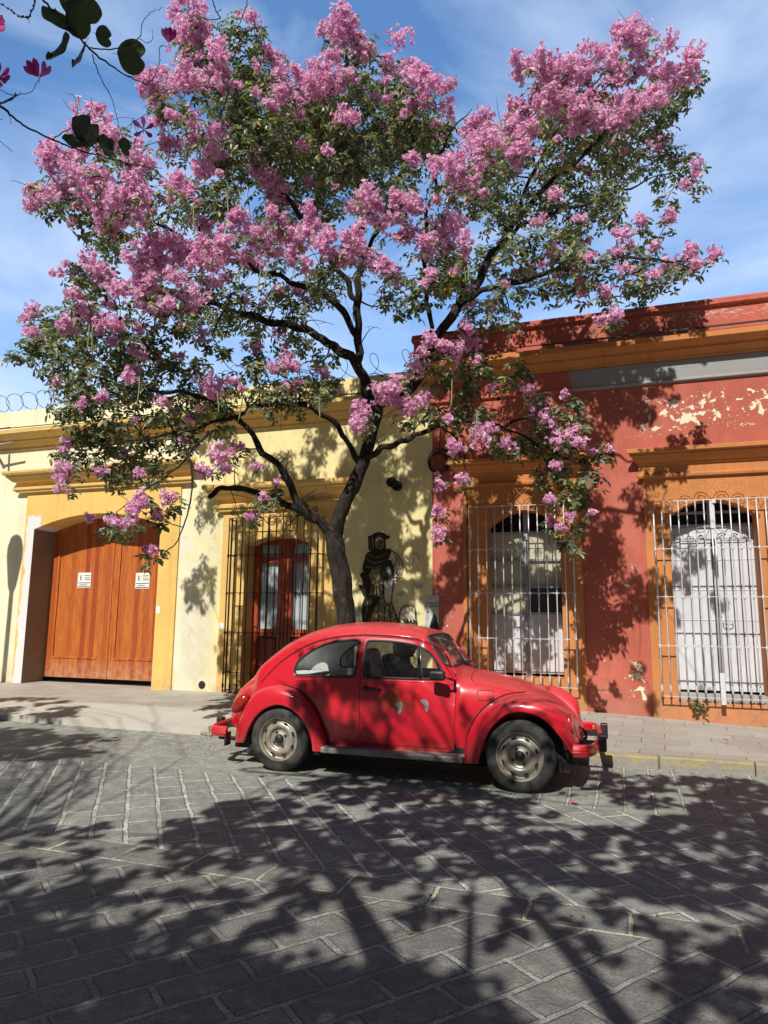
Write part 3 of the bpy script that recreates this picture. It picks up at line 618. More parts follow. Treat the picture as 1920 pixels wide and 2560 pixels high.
yg_ = grille('window_grille', yh, m_iron, -6.68, -4.90, None, 10.93, D - 0.03, 0.19, 3.30, 14, 0.0095, (2.62, 1.94, 1.24, 0.54))
b = MB(); scrolls(b, -6.68, -4.90, 3.31, 10.93, 0.008); b.build('scroll_crest', m_iron, yg_)
b = MB(); b.box(-5.875, -5.845, 10.905, 10.925, 0.19, 3.30); b.box(-6.665, -6.64, 10.965, 10.985, 0.19, 3.30); b.box(-4.935, -4.91, 10.965, 10.985, 0.19, 3.30); b.build('gate_stile', m_iron, yg_)
b = MB(); b.lathe([(0.0, -0.004), (0.065, -0.004), (0.075, 0.0)], (-7.28, D, 0.27), 'y', 18); b.build('drain_hole', m_dark, yh)
b = MB(); b.lathe([(0.0, -0.004), (0.03, -0.004), (0.035, 0.0)], (-11.62, D, 0.28), 'y', 14); b.build('drain_hole', m_dark, yh)
b = MB(); b.box(-8.345, -8.255, D - 0.041, D - 0.036, 1.56, 1.70); b.build('sticker', m_paper, yh)
b = MB(); b.box(-6.95, -6.85, D - 0.046, D - 0.041, 1.28, 1.40); b.build('sticker', m_paper, yh)
# worn parapet wiring and a bracket pipe at the left
b = MB(); b.tube([(-12.42, D - 0.36, 5.30), (-12.40, D - 0.37, 4.95), (-12.38, D - 0.10, 4.62)], 0.028, 8); b.tube([(-12.6, D - 0.36, 5.06), (-11.95, D - 0.34, 5.10)], 0.022, 6)
b.build('wall_pipe', m_grey, yh)

# ---------------------------------------------------------------- red house
rh = thing('red_house', 'single storey red house with orange cornice, peeling paint and two barred openings', 'house', (0, D, 0))
b = MB()
b.box(-2.915, -2.38, D, 11.75, -0.1, 3.72); b.box(-0.485, 0.455, D, 11.75, -0.1, 3.72); b.box(2.40, 9.0, D, 11.75, -0.1, 3.72)
b.box(-2.915, 9.0, D, 11.75, 3.72, 5.56); b.box(-3.25, 9.0, D - 0.02, 11.75, 5.85, 6.36)
b.build('wall', m_red, rh)
b = MB(); b.prof_x([(D, 6.361), (D - 0.06, 6.362), (D - 0.085, 6.385), (D - 0.085, 6.42), (D - 0.05, 6.43), (D - 0.05, RT - 0.03), (D - 0.03, RT), (11.75, RT), (11.75, 6.361)], -3.28, 9.0); b.build('coping', m_red, rh, bevel=0.006)
b = MB(); b.box(-2.9, 9, 11.75, 20, 5.3, 5.6); b.box(-2.9, 9, 19.7, 20, -0.1, 5.3); b.box(8.7, 9, 11.75, 19.7, -0.1, 5.3); b.build('roof', m_roof, rh)
prof = [(D + 0.02, 5.561), (D - 0.08, 5.561), (D - 0.09, 5.60), (D - 0.12, 5.63), (D - 0.17, 5.655), (D - 0.19, 5.66), (D - 0.19, 5.70), (D - 0.24, 5.72), (D - 0.31, 5.765), (D - 0.33, 5.77), (D - 0.33, 5.865), (D - 0.29, 5.88), (D + 0.02, 5.92)]
b = MB(); b.prof_x(prof, -3.20, 9.0); b.build('cornice', m_orange, rh, bevel=0.006)
t = NT('fascia'); x, y, z = t.xyz()
gmask = t.smooth(t.math('ADD', x, t.math('MULTIPLY', t.noise(2.5, 5, 0.6), 1.2)), 0.0, 0.25); n = t.noise(6, 6, 0.65)
c = t.mix(gmask, t.mix(n, (0.40, 0.085, 0.065), (0.48, 0.11, 0.08)), t.mix(n, (0.22, 0.215, 0.21), (0.33, 0.325, 0.315))); t.bump(n, 0.5, 0.01)
m_fascia = t.fin(c, 0.85)
b = MB(); b.prof_x([(D + 0.01, 5.20), (D - 0.035, 5.205), (D - 0.05, 5.22), (D - 0.05, 5.245), (D - 0.03, 5.26), (D - 0.03, 5.555), (D + 0.01, 5.558)], -2.95, 9.0); b.build('fascia', m_fascia, rh, bevel=0.004)

def hood_red(xa, xb, z0):
    h = [(0, 0), (-0.055, 0), (-0.065, 0.03), (-0.065, 0.055), (-0.02, 0.065), (-0.02, 0.20), (-0.05, 0.215), (-0.05, 0.235), (-0.10, 0.27), (-0.15, 0.325), (-0.17, 0.33), (-0.17, 0.365), (-0.22, 0.375), (-0.22, 0.435), (-0.19, 0.445), (0, 0.47)]
    q = MB(); q.prof_x([(D - 0.03 + y, z0 + z) for y, z in h], xa, xb, miter=0.85); return q.build('window_hood', m_orange, rh, bevel=0.005)
# left opening
b = MB(); surround(b, -2.38, -0.485, -0.1, 3.72, -1.98, -0.81, 3.02, 0.26, D - 0.04, D + 0.28, 0)
b.box(-1.979, -0.811, D - 0.055, D + 0.5, -0.1, 0.62); b.build('window_surround', m_orange, rh)
hood_red(-2.42, -0.445, 3.69)
dy = D + 0.30
dr = MB(); dr.box(-2.05, -0.74, dy + 0.03, dy + 0.07, 0.66, 1.62); door = dr.build('metal_door', m_white, rh)
f = MB()
for a, c_ in ((-2.06, -1.98), (-1.435, -1.365), (-0.82, -0.74)): f.box(a, c_, dy, dy + 0.06, 0.62, 3.4)
for z_ in (1.62, 2.05, 2.49, 2.95): f.box(-1.979, -1.436, dy + 0.003, dy + 0.05, z_ - 0.02, z_ + 0.02); f.box(-1.364, -0.821, dy + 0.003, dy + 0.05, z_ - 0.02, z_ + 0.02)
f.build('frame', m_bluegrey, door, bevel=0.004)
for a, c_ in ((-1.98, -1.435), (-1.365, -0.82)):
    for z0, z1 in ((1.64, 2.03), (2.07, 2.47), (2.51, 2.93)):
        dark = (a > -1.5 and z0 < 1.7)
        q = MB(); q.box(a, c_, dy + 0.02, dy + 0.025, z0, z1); q.build('pane', m_winglass, door)
        q = MB(); q.box(a, c_, dy + 0.05, dy + 0.055, z0, z1); q.build('blind', m_dark if dark else m_blind, door)
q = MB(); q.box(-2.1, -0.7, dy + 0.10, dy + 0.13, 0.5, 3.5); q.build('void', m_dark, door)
rg = grille('window_grille', rh, m_steel, -2.235, -0.605, None, 11.0, D - 0.03, 0.50, 3.33, 13, 0.0095, (2.63, 1.93, 1.225))
m_scroll = simple('orange_painted_iron', (0.50, 0.20, 0.062), 0.7)
b = MB(); scrolls(b, -2.235, -0.605, 3.34, 11.0, 0.0042); b.build('scroll_crest', m_scroll, rg)
# right opening
b = MB(); surround(b, 0.455, 2.40, -0.1, 3.72, 0.80, 1.98, 3.09, 0.24, D - 0.04, D + 0.28, 0)
b.build('window_surround', m_orange, rh)
b = MB(); b.box(0.80, 1.98, D - 0.06, D + 0.5, -0.1, 0.36); b.box(0.56, 0.799, D - 0.06, D - 0.041, -0.1, 0.44); b.box(1.981, 2.3, D - 0.06, D - 0.041, -0.1, 0.38); b.build('plinth', m_plinth, rh)
hood_red(0.415, 2.44, 3.69)
dr = MB(); dr.box(0.74, 1.405, dy + 0.03, dy + 0.07, 0.50, 2.96); dr.box(1.415, 2.05, dy + 0.028, dy + 0.07, 0.50, 2.96)
for z_ in (2.45, 1.99, 1.54): dr.box(0.745, 1.40, dy + 0.022, dy + 0.0299, z_ - 0.006, z_ + 0.006); dr.box(1.42, 2.045, dy + 0.020, dy + 0.0279, z_ - 0.006, z_ + 0.006)
door2 = dr.build('metal_door', m_white, rh, bevel=0.003)
f = MB(); f.box(0.74, 2.05, dy, dy + 0.06, 2.95, 3.0); f.box(0.74, 2.05, dy, dy + 0.06, 3.16, 3.20); f.box(1.37, 1.45, dy + 0.005, dy + 0.027, 2.96, 3.4); f.build('frame', m_bluegrey, door2)
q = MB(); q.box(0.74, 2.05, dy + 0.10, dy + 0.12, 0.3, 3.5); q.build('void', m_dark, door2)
q = MB(); q.tube([(1.50, dy + 0.028, 1.50), (1.50, dy - 0.03, 1.50), (1.52, dy - 0.04, 1.48), (1.61, dy - 0.04, 1.48), (1.63, dy - 0.03, 1.50), (1.63, dy + 0.028, 1.50)], 0.008, 6); q.build('handle', m_bluegrey, door2)
q = MB(); q.lathe([(0, -0.012), (0.028, -0.012), (0.034, 0.0)], (1.475, dy + 0.028, 1.77), 'y', 14); q.build('lock', m_bluegrey, door2); q = MB(); q.lathe([(0, -0.01), (0.02, -0.01), (0.022, 0.0)], (1.475, dy + 0.028, 1.60), 'y', 12); q.build('lock', m_bluegrey, door2)
q = MB(); q.box(0.80, 1.98, D + 0.0, D + 0.3, 0.36, 0.47); q.build('sill', m_grey, rh)
rg2 = grille('window_grille', rh, m_steel, 0.575, 2.20, None, 11.0, D - 0.03, 0.44, 3.30, 15, 0.0095, (2.585, 1.875, 1.165), skip=(7,))
b = MB(); scrolls(b, 0.575, 2.20, 3.31, 11.0, 0.0042); b.build('scroll_crest', m_scroll, rg2)
b = MB()
xm = 1.387
b.box(xm - 0.042, xm + 0.012, 10.975, 10.985, 2.87, 3.27); b.build('lock_plate', m_white, rg2); b = MB(); b.box(xm - 0.042, xm + 0.02, 10.972, 10.984, 0.36, 0.80); b.build('lock_plate', m_white, rg2)
b = MB(); b.tube([(xm - 0.022, 11.0, 0.44), (xm - 0.022, 11.0, 3.30)], 0.010, 8); b.build('gate_stile', m_steel, rg2); b = MB(); b.tube([(xm + 0.018, 11.0, 0.44), (xm + 0.018, 11.0, 3.30)], 0.010, 8); b.build('gate_stile', m_steel, rg2)
b = MB(); b.box(xm - 0.01, xm + 0.045, 10.96, 10.974, 3.24, 3.30); b.build('lock_box', m_white, rg2)
for sd, x0_ in ((1, 0.63), (-1, 2.12)):            # little side scrolls in the arch corners
    b = MB()
    b.tube(spiral((x0_, 3.17), 0.05, 1.7, sd, 11.03, 1.2), 0.007, 5); b.build('corner_scroll', m_scroll, rg2); b = MB(); b.tube(spiral((x0_ + sd * 0.13, 3.19), 0.05, 1.6, -sd, 11.03, 2.0), 0.007, 5); b.build('corner_scroll', m_scroll, rg2)
# flat cut crest over the doors
b = MB()
for sd in (-1, 1):
    for u, rr in ((0.12, 0.075), (0.27, 0.062), (0.42, 0.05)):
        b.tube(spiral((1.41 + sd * u * 1.15, 2.80), rr, 1.6, sd, dy + 0.018, 0.6), 0.011, 6)
b.box(0.95, 1.87, dy + 0.012, dy + 0.027, 2.715, 2.735); 
for sd in (-1, 1): b.tube([(1.41 + sd * 0.05, dy + 0.018, 2.74), (1.41 + sd * 0.3, dy + 0.018, 2.76), (1.41 + sd * 0.55, dy + 0.018, 2.735)], 0.01, 6)
b.build('door_crest', m_white, door2)
# overhead cables along the cornices
m_cable = simple('black_cable', (0.02, 0.02, 0.02), 0.6)
def sag(a, b_, s, n=16):
    a, b_ = np.array(a), np.array(b_)
    return [tuple(a + (b_ - a) * i / n + np.array([0, 0, -s * 4 * (i / n) * (1 - i / n)])) for i in range(n + 1)]
b = MB(); b.tube(sag((-3.1, D - 0.36, 5.93), (9.0, D - 0.36, 5.95), 0.02), 0.009, 5); b.tube(sag((-1.0, D - 0.37, 5.91), (9.0, D - 0.34, 5.98), 0.03), 0.012, 5)
tag(b.build('overhead_cable', m_cable), 'pair of black cables lying along the orange cornice of the red house', 'cable')
b = MB(); b.tube(sag((-16, D - 0.36, 5.45), (-3.4, D - 0.36, 5.42), 0.03), 0.011, 5); b.tube(sag((-16, D - 0.34, 5.44), (-12.05, D - 0.35, 5.43), 0.02), 0.016, 5)
tag(b.build('overhead_cable', m_cable), 'thin black cable lying along the ochre cornice of the yellow house', 'cable')
b = MB()
for i in range(7):
    rr = 0.20 - 0.012 * i; cc = (-2.78 + random.uniform(-.03, .03), D - 0.06 - i * 0.008, 4.17 + random.uniform(-.04, .02))
    b.tube([(cc[0] + rr * math.cos(a), cc[1], cc[2] + rr * 1.1 * math.sin(a)) for a in np.linspace(0, 2 * math.pi, 26)], 0.008, 5)
b.tube([(-2.78, D - 0.05, 4.35), (-2.76, D - 0.03, 4.8), (-2.80, D - 0.06, 5.2)], 0.008, 5)
b.tube([(-2.42, D - 0.05, 4.25), (-2.36, D - 0.05, 3.9), (-2.30, D - 0.06, 3.4), (-2.31, D - 0.07, 2.7), (-2.30, D - 0.06, 0.6)], 0.009, 5)
b.tube([(-2.78, D - 0.05, 4.36), (-2.55, D - 0.05, 4.38), (-2.42, D - 0.05, 4.25)], 0.008, 5)
tag(b.build('cable_coil', m_cable), 'coil of black cable hung on the wall where the two houses meet', 'cable coil')
# twin wall spotlight
ls = thing('wall_spotlight', 'black twin spotlight fixed high on the cream wall right of the tree trunk', 'wall lamp', (-3.55, D, 3.80))
for (cx, cz, dirx) in ((-3.60, 3.835, -0.3), (-3.50, 3.765, 0.35)):
    q = MB(); q.lathe([(0.0, 0.02), (0.06, 0.02), (0.085, -0.06), (0.09, -0.13), (0.075, -0.135), (0.06, -0.11), (0.0, -0.10)], (cx, D - 0.05, cz), 'y', 20); q.build('lamp_head', m_iron, ls)
q = MB(); q.box(-3.60, -3.50, D - 0.035, D, 3.76, 3.84); q.build('bracket', m_iron, ls)
# razor wire on the parapet
b = MB(); pts = []; nturn = 15; x0_, x1_ = -16.0, -9.9
for i in range(nturn * 22 + 1):
    a = i / 22 * 2 * math.pi; u = i / (nturn * 22); rr = 0.225 + 0.015 * math.sin(a * 0.37)
    pts.append((x0_ + (x1_ - x0_) * u + 0.16 * math.cos(a), 11.45 + rr * math.cos(a) * 0.75, YT + 0.26 + rr * math.sin(a) + 0.02 * math.sin(u * 40)))
b.tube(pts, 0.006, 5)
for i in range(0, len(pts) - 1, 4):
    q = pts[i]; b.box(q[0] - 0.016, q[0] + 0.016, q[1] - 0.003, q[1] + 0.003, q[2] - 0.008, q[2] + 0.008)
tag(b.build('razor_wire', m_iron), 'coil of razor wire along the top of the cream parapet', 'razor wire')
b = MB(); pts = []
for i in range(9 * 22 + 1):
    a = i / 22 * 2 * math.pi; u = i / (9 * 22); pts.append((-8.6 + 5.6 * u + 0.16 * math.cos(a), 11.45 + 0.17 * math.cos(a), YT + 0.22 + 0.22 * math.sin(a)))
b.tube(pts, 0.006, 5); tag(b.build('razor_wire', m_iron), 'coil of razor wire on the parapet seen through the branches by the red house', 'razor wire')

oh = thing('occluder_house', 'plain tan house row added unseen behind the viewpoint to block sky light', 'house', (0, -5, 0))  # unseen row, added to cut sky light and deepen the shadows
b = MB(); b.box(-34, 30, -12, -5.2, -0.1, 4.9); b.build('wall', m_roof, oh); b = MB(); b.box(-34, 30, -5.32, -5.2, 4.6, 4.75); b.build('cornice', m_grey, oh)

# ================================================================== wall painting, poster
def ink_mat(name, col, thr):
    t = NT(name); t.t.nodes.remove(t.b); n = t.noise(26, 5, 0.7)
    df = t.n('BsdfDiffuse', {'Color': t.mix(n, tuple(v * 0.6 for v in col), col)}); tr = t.n('BsdfTransparent')
    f = t.ramp(t.noise(34, 4, 0.7, vec=t.map(scale=(1, 1, 0.6))), thr, thr + 0.10)
    ms = t.n('MixShader', {0: f, 1: tr.outputs[0], 2: df.outputs[0]}); t.t.links.new(ms.outputs[0], t.out.inputs[0]); return t.m
mk_dark, mk_mid, mk_light = ink_mat('mural_black', (0.042, 0.036, 0.030), 0.28), ink_mat('mural_umber', (0.24, 0.19, 0.11), 0.40), ink_mat('mural_cream', (0.72, 0.66, 0.50), 0.36)
mk_blue = ink_mat('mural_grey_blue', (0.30, 0.34, 0.40), 0.38)
MS = 260 / 1659.0
mb_ = MB(); LAY = [0]
def mpt(u, v, k): p_ = at_y(860 + MS * u, 1300 + MS * v, D); return (p_[0], D - 0.0025 - 0.0012 * k, p_[2])
def mpoly(pts, mi):
    LAY[0] += 1; pts = catmull(pts + [pts[0]], len(pts) * 4 + 1)[:-1]
    mb_.add([mpt(u, v, LAY[0]) for u, v in pts], [tuple(range(len(pts)))], mi)
def mline(pts, w, mi):
    LAY[0] += 1; pts = catmull(pts, max(8, len(pts) * 5)); n = len(pts); vs = []
    for i in range(n):
        d = pts[min(i + 1, n - 1)] - pts[max(i - 1, 0)]; d = d / (np.linalg.norm(d) + 1e-9); ww = w * (0.6 + 0.5 * math.sin(i * 1.3) ** 2)
        for sg in (-1, 1): vs.append(mpt(pts[i][0] - d[1] * ww * sg / 2, pts[i][1] + d[0] * ww * sg / 2, LAY[0]))
    mb_.add(vs, [(2 * i, 2 * i + 1, 2 * i + 3, 2 * i + 2) for i in range(n - 1)], mi)
mpoly([(330, 1040), (460, 1010), (640, 960), (660, 1200), (760, 1350), (870, 1660), (430, 1660), (440, 1400), (300, 1340), (340, 1200)], 1)
mpoly([(650, 930), (800, 940), (820, 1060), (770, 1300), (720, 1340), (650, 1260)], 2)
mpoly([(660, 960), (800, 950), (790, 1060), (700, 1040)], 3)
mpoly([(750, 490), (860, 560), (930, 660), (940, 750), (920, 850), (830, 950), (780, 900), (800, 780), (780, 700), (720, 640)], 2)
mpoly([(385, 260), (440, 245), (500, 205), (580, 195), (650, 215), (690, 245), (735, 255), (725, 290), (690, 305), (665, 330), (668, 470), (620, 500), (500, 490), (400, 480), (390, 380)], 0)
mpoly([(500, 350), (530, 290), (590, 280), (640, 310), (645, 370), (625, 440), (590, 470), (530, 460), (505, 420)], 1)
for q in ([(540, 328), (580, 318), (588, 340), (545, 347)], [(606, 332), (636, 334), (632, 352), (610, 350)], [(592, 345), (608, 385), (578, 388)], [(545, 412), (600, 400), (592, 422), (555, 428)]): mpoly(q, 0)
mpoly([(400, 830), (630, 740), (640, 900), (580, 960), (440, 1040), (390, 960)], 1)
mpoly([(330, 640), (350, 560), (400, 510), (480, 485), (600, 500), (700, 460), (760, 480), (740, 560), (700, 640), (630, 740), (440, 800), (330, 830), (300, 760)], 0)
for q in ([(400, 545), (540, 600), (690, 540)], [(360, 630), (520, 690), (660, 640)], [(350, 740), (480, 770), (620, 720)], [(410, 290), (420, 380), (430, 470)], [(460, 270), (465, 360), (475, 470)]): mline(q, 16, 1)
mpoly([(330, 830), (440, 800), (400, 880), (440, 1020), (400, 1180), (340, 1180), (300, 960), (260, 890), (290, 840)], 0)
mpoly([(600, 760), (720, 640), (780, 700), (800, 900), (660, 960), (580, 950)], 0)
mpoly([(690, 750), (730, 740), (760, 860), (710, 880)], 3)
mpoly([(330, 1250), (440, 1200), (580, 1215), (570, 1260), (500, 1400), (430, 1540), (440, 1650), (320, 1650), (290, 1450)], 0)
mpoly([(230, 1030), (290, 1045), (340, 1150), (390, 1200), (330, 1220)], 0)
for q in ([(330, 1330), (360, 1420), (340, 1560)], [(380, 1300), (390, 1400), (370, 1500)]): mline(q, 15, 1)
for x0 in (470, 520, 570, 620): mline([(x0, 1020), (x0 + 6, 1120), (x0 + 2, 1200)], 20, 0)
for q in ([(800, 960), (760, 1340)], [(770, 1300), (830, 1480), (880, 1660)], [(640, 980), (650, 1250), (690, 1340), (750, 1330)], [(740, 1340), (760, 1650)], [(560, 1260), (560, 1650)], [(660, 1360), (650, 1650)], [(760, 490), (870, 560), (940, 680), (930, 800)], [(820, 560), (850, 640), (800, 760)], [(880, 620), (900, 760), (830, 880)], [(640, 920), (800, 930), (920, 920), (830, 980)]): mline(q, 19, 0)
mpoly([(920, 1640), (910, 1500), (960, 1400), (1040, 1385), (1130, 1410), (1145, 1500), (1160, 1640)], 2)
mline([(890, 1660), (900, 1500), (950, 1390), (1040, 1370), (1140, 1400), (1150, 1500), (1175, 1670)], 20, 0)
for i in range(16): a = 960 + i * 13; mline([(a, 1600 + 30 * (i % 3)), (a + 18, 1580 + 22 * (i % 4)), (a + 8, 1640)], 14, 0)
for i in range(14): a, b2 = random.uniform(950, 1130), random.uniform(1440, 1570); mline([(a, b2), (a + 20, b2 + 12)], 9, 3)
mpoly([(970, 590), (1040, 610), (1060, 680), (1000, 650)], 2); mpoly([(1085, 590), (1150, 600), (1145, 690), (1100, 740), (1080, 680)], 2)
mline([(1110, 560), (1160, 535), (1200, 560), (1210, 640)], 9, 0)
mu = mb_.build('mural', [mk_dark, mk_mid, mk_light, mk_blue], None, recalc=False)
tag(mu, 'black ink painting of a standing cloaked man on the cream wall beside the trunk', 'mural')
po = MB(); a0, a1 = at_y(1063, 1488, D), at_y(1097, 1580, D)
px0, px1, pz1, pz0 = a0[0], a1[0], a0[2], a1[2]
po.box(px0, px1, D - 0.004, D - 0.001, pz0, pz1); pp = po.build('poster', simple('grey_poster_paper', (0.50, 0.49, 0.47), 0.8, 0, 0.2, 14))
tag(pp, 'pale grey paper poster with a dark hooded figure at the edge of the red wall', 'poster')
q = MB(); cx, w_ = (px0 + px1) / 2, px1 - px0
for txt, sz, zz in (('GRABADO', 0.052, 0.135), ('EN MADERA', 0.052, 0.185)):
    vs, fs = text_mesh(txt, sz); q.add([(cx + v.x * 0.82, D - 0.006, pz1 - zz + v.y) for v in vs], fs)
q.box(px0 + .03, px0 + .06, D - 0.007, D - 0.0045, pz1 - .29, pz1 - .26)
q.build('lettering', m_ink, pp, recalc=False)
q = MB(); fx = lambda u, v: (px0 + w_ * u, D - 0.0065, pz1 - (pz1 - pz0) * v)
pts = catmull([(0.62, 0.50), (0.80, 0.58), (0.88, 0.70), (0.97, 0.80), (0.98, 0.98), (0.35, 0.96), (0.36, 0.80), (0.45, 0.70), (0.52, 0.62), (0.62, 0.50)], 40)[:-1]
q.add([fx(a, b2) for a, b2 in pts], [tuple(range(len(pts)))]); q.build('hooded_figure', m_ink, pp, recalc=False)

# ================================================================== street lamp (its shadow falls on the left wall)
sp = thing('street_lamp', 'globe street lamp whose shadow falls on the cream wall left of the garage', 'street lamp', (-12.16, 9.0, 0.13))
q = MB(); q.lathe([(0.0, 0.0), (0.11, 0.0), (0.11, 0.25), (0.06, 0.32), (0.065, 0.5), (0.058, 4.12), (0.075, 4.14)], (-12.16, 9.0, 0.13), 'z', 16); q.build('pole', m_iron, sp)
q = MB(); q.lathe([(0.07, 4.12), (0.12, 4.26), (0.18, 4.62), (0.215, 4.84), (0.215, 4.98), (0.17, 5.13), (0.09, 5.21), (0.0, 5.23)], (-12.16, 9.0, 0.13), 'z', 20); q.build('lamp_globe', simple('milky_globe', (0.7, 0.7, 0.66), 0.3), sp)

# ================================================================== car  (local x forward from the rear axle, y across, z up)
CX, CY = -3.283, 7.205
m_paint = car_paint('red_car_paint', (0.58, 0.010, 0.019))
m_black = simple('black_plastic', (0.018, 0.018, 0.019), 0.5)
m_rubber = simple('rubber_seal', (0.022, 0.022, 0.023), 0.6)
m_tyre = NT('tyre'); _n = m_tyre.noise(9, 5, 0.65); m_tyre.bump(m_tyre.noise(60, 3), 0.2, 0.003); m_tyre = m_tyre.fin(m_tyre.mix(m_tyre.ramp(_n, 0.4, 0.75), (0.022, 0.022, 0.022), (0.075, 0.070, 0.062)), 0.78)
t = NT('wheel_steel'); n = t.noise(7, 6, 0.7); x, y, z = t.xyz()
m_rim = t.fin(t.mix(t.ramp(n, 0.42, 0.68), (0.40, 0.385, 0.35), (0.27, 0.215, 0.14)), 0.42, 0.45); t.bump(t.noise(40), 0.15, 0.003)
m_dirtyrim = simple('dirty_rim_edge', (0.30, 0.255, 0.185), 0.6, 0.2, 0.3, 11)
m_chrome = simple('dull_chrome', (0.55, 0.55, 0.55), 0.25, 0.95)
m_sill = simple('grey_running_board', (0.30, 0.29, 0.27), 0.55, 0.2, 0.45, 5)
m_under = simple('underbody_black', (0.012, 0.012, 0.012), 0.85)
m_inner = simple('grey_headlining', (0.72, 0.74, 0.72), 0.85)
m_seat = simple('black_vinyl_seat', (0.022, 0.023, 0.027), 0.35)
m_primer = simple('grey_primer', (0.28, 0.29, 0.285), 0.7, 0, 0.4, 30); m_oxide = NT('red_oxide_patch')
m_oxide = m_oxide.fin(m_oxide.mix(m_oxide.ramp(m_oxide.noise(7, 6, 0.65), 0.35, 0.7), (0.42, 0.016, 0.016), (0.46, 0.085, 0.025)), 0.45)
m_lamp_red = simple('red_lamp_lens', (0.28, 0.02, 0.012), 0.18); m_amber = simple('amber_lens', (0.45, 0.16, 0.06), 0.25)
m_carglass = glass_mat('car_glass', (0.93, 0.95, 0.94), 0.75, 0.05)
m_headglass = simple('headlamp_glass', (0.55, 0.57, 0.60), 0.08, 0.2)

# stations: centre (x, z), side (x, half width, z), blend of cabin / screen / bonnet section
ST = [(-0.865, 0.36, -0.76, 0.34, 0.34, 'B'), (-0.875, 0.46, -0.72, 0.37, 0.32, 'B'), (-0.865, 0.57, -0.65, 0.41, 0.31, 'B'), (-0.825, 0.655, -0.57, 0.45, 0.30, 'R'),
      (-0.735, 0.765, -0.47, 0.505, 0.29, 'R'), (-0.565, 0.905, -0.34, 0.57, 0.28, 'R'), (-0.40, 1.045, -0.23, 0.622, 0.27, 'C'), (-0.22, 1.185, -0.10, 0.637, 0.27, 'C'),
      (-0.03, 1.310, 0.05, 0.650, 0.27, 'C'), (0.18, 1.402, 0.22, 0.658, 0.27, 'C'), (0.42, 1.462, 0.44, 0.664, 0.27, 'C'), (0.68, 1.484, 0.69, 0.667, 0.27, 'C'), (0.94, 1.484, 0.94, 0.667, 0.27, 'C'),
      (1.18, 1.463, 1.18, 0.664, 0.27, 'C'), (1.36, 1.428, 1.36, 0.660, 0.27, 'C'), (1.46, 1.392, 1.47, 0.655, 0.27, 'W'), (1.56, 1.285, 1.575, 0.648, 0.27, 'W'), (1.67, 1.165, 1.685, 0.638, 0.27, 'W'),
      (1.775, 1.045, 1.78, 0.626, 0.27, 'W'), (1.84, 1.012, 1.84, 0.615, 0.27, 'H'), (1.96, 0.998, 1.96, 0.595, 0.27, 'H'), (2.14, 0.968, 2.13, 0.560, 0.28, 'H'), (2.34, 0.918, 2.31, 0.512, 0.29, 'H'), (2.53, 0.845, 2.47, 0.495, 0.30, 'H'),
      (2.69, 0.748, 2.60, 0.465, 0.31, 'H'), (2.80, 0.652, 2.69, 0.435, 0.32, 'H'), (2.875, 0.552, 2.76, 0.410, 0.33, 'H'), (2.915, 0.455, 2.81, 0.39, 0.335, 'H'), (2.93, 0.38, 2.84, 0.37, 0.34, 'H')]
SEC = {'C': [(0, 0.945), (0.12, 0.985), (0.26, 1.0), (0.42, 1.0), (0.52, 0.985), (0.565, 0.972), (0.70, 0.928), (0.82, 0.866), (0.895, 0.80), (0.945, 0.70), (0.975, 0.55), (0.992, 0.32), (1.0, 0.0)],
       'W': [(0, 0.945), (0.12, 0.985), (0.26, 1.0), (0.45, 1.0), (0.55, 0.985), (0.60, 0.968), (0.74, 0.925), (0.86, 0.875), (0.925, 0.82), (0.962, 0.73), (0.982, 0.57), (0.995, 0.33), (1.0, 0.0)],
       'R': [(0, 0.90), (0.14, 0.97), (0.28, 1.0), (0.42, 0.985), (0.52, 0.955), (0.60, 0.92), (0.72, 0.845), (0.82, 0.755), (0.89, 0.655), (0.945, 0.53), (0.975, 0.40), (0.993, 0.22), (1.0, 0.0)],
       'B': [(0, 0.90), (0.14, 0.94), (0.28, 0.96), (0.42, 0.94), (0.52, 0.91), (0.60, 0.87), (0.72, 0.80), (0.82, 0.71), (0.89, 0.61), (0.945, 0.49), (0.975, 0.36), (0.993, 0.20), (1.0, 0.0)],
       'H': [(0, 0.93), (0.14, 0.97), (0.30, 1.0), (0.50, 1.0), (0.62, 0.992), (0.72, 0.972), (0.80, 0.938), (0.865, 0.88), (0.915, 0.79), (0.952, 0.665), (0.978, 0.49), (0.994, 0.27), (1.0, 0.0)]}
ctrl = np.zeros((len(ST), 13, 3))
for i, (xc, zc, xs_, w_, zs_, k_) in enumerate(ST):
    for j, (h_, s_) in enumerate(SEC[k_]): ctrl[i, j] = (xs_ + (xc - xs_) * h_ ** 1.6, w_ * s_, zs_ + (zc - zs_) * h_)
NR, NC = 150, 49
tmp = catmull(ctrl, NR); G = np.zeros((NR, NC, 3))
for i in range(NR): G[i] = catmull(tmp[i], NC)
G[:, -1, 1] = 0
full = np.concatenate([G * np.array([1, -1, 1]), G[:, -2::-1]], axis=1)      # near side (-y) ... far side (+y)
NW = full.shape[1]
Vh = full.reshape(-1, 3); Fh = [(i * NW + j, i * NW + j + 1, (i + 1) * NW + j + 1, (i + 1) * NW + j) for i in range(NR - 1) for j in range(NW - 1)]
bvh = BVHTree.FromPolygons([Vector(v) for v in Vh], Fh)
def side_y(x, z, off=0.0, sgn=-1):
    r = bvh.ray_cast(Vector((x, sgn * 2.0, z)), Vector((0, -sgn, 0)))
    return (r[0].y if r[0] is not None else sgn * 0.3) + sgn * off
def on_side(pts, off=0.0, sgn=-1): return [(x, side_y(x, z, off, sgn), z) for x, z in pts]
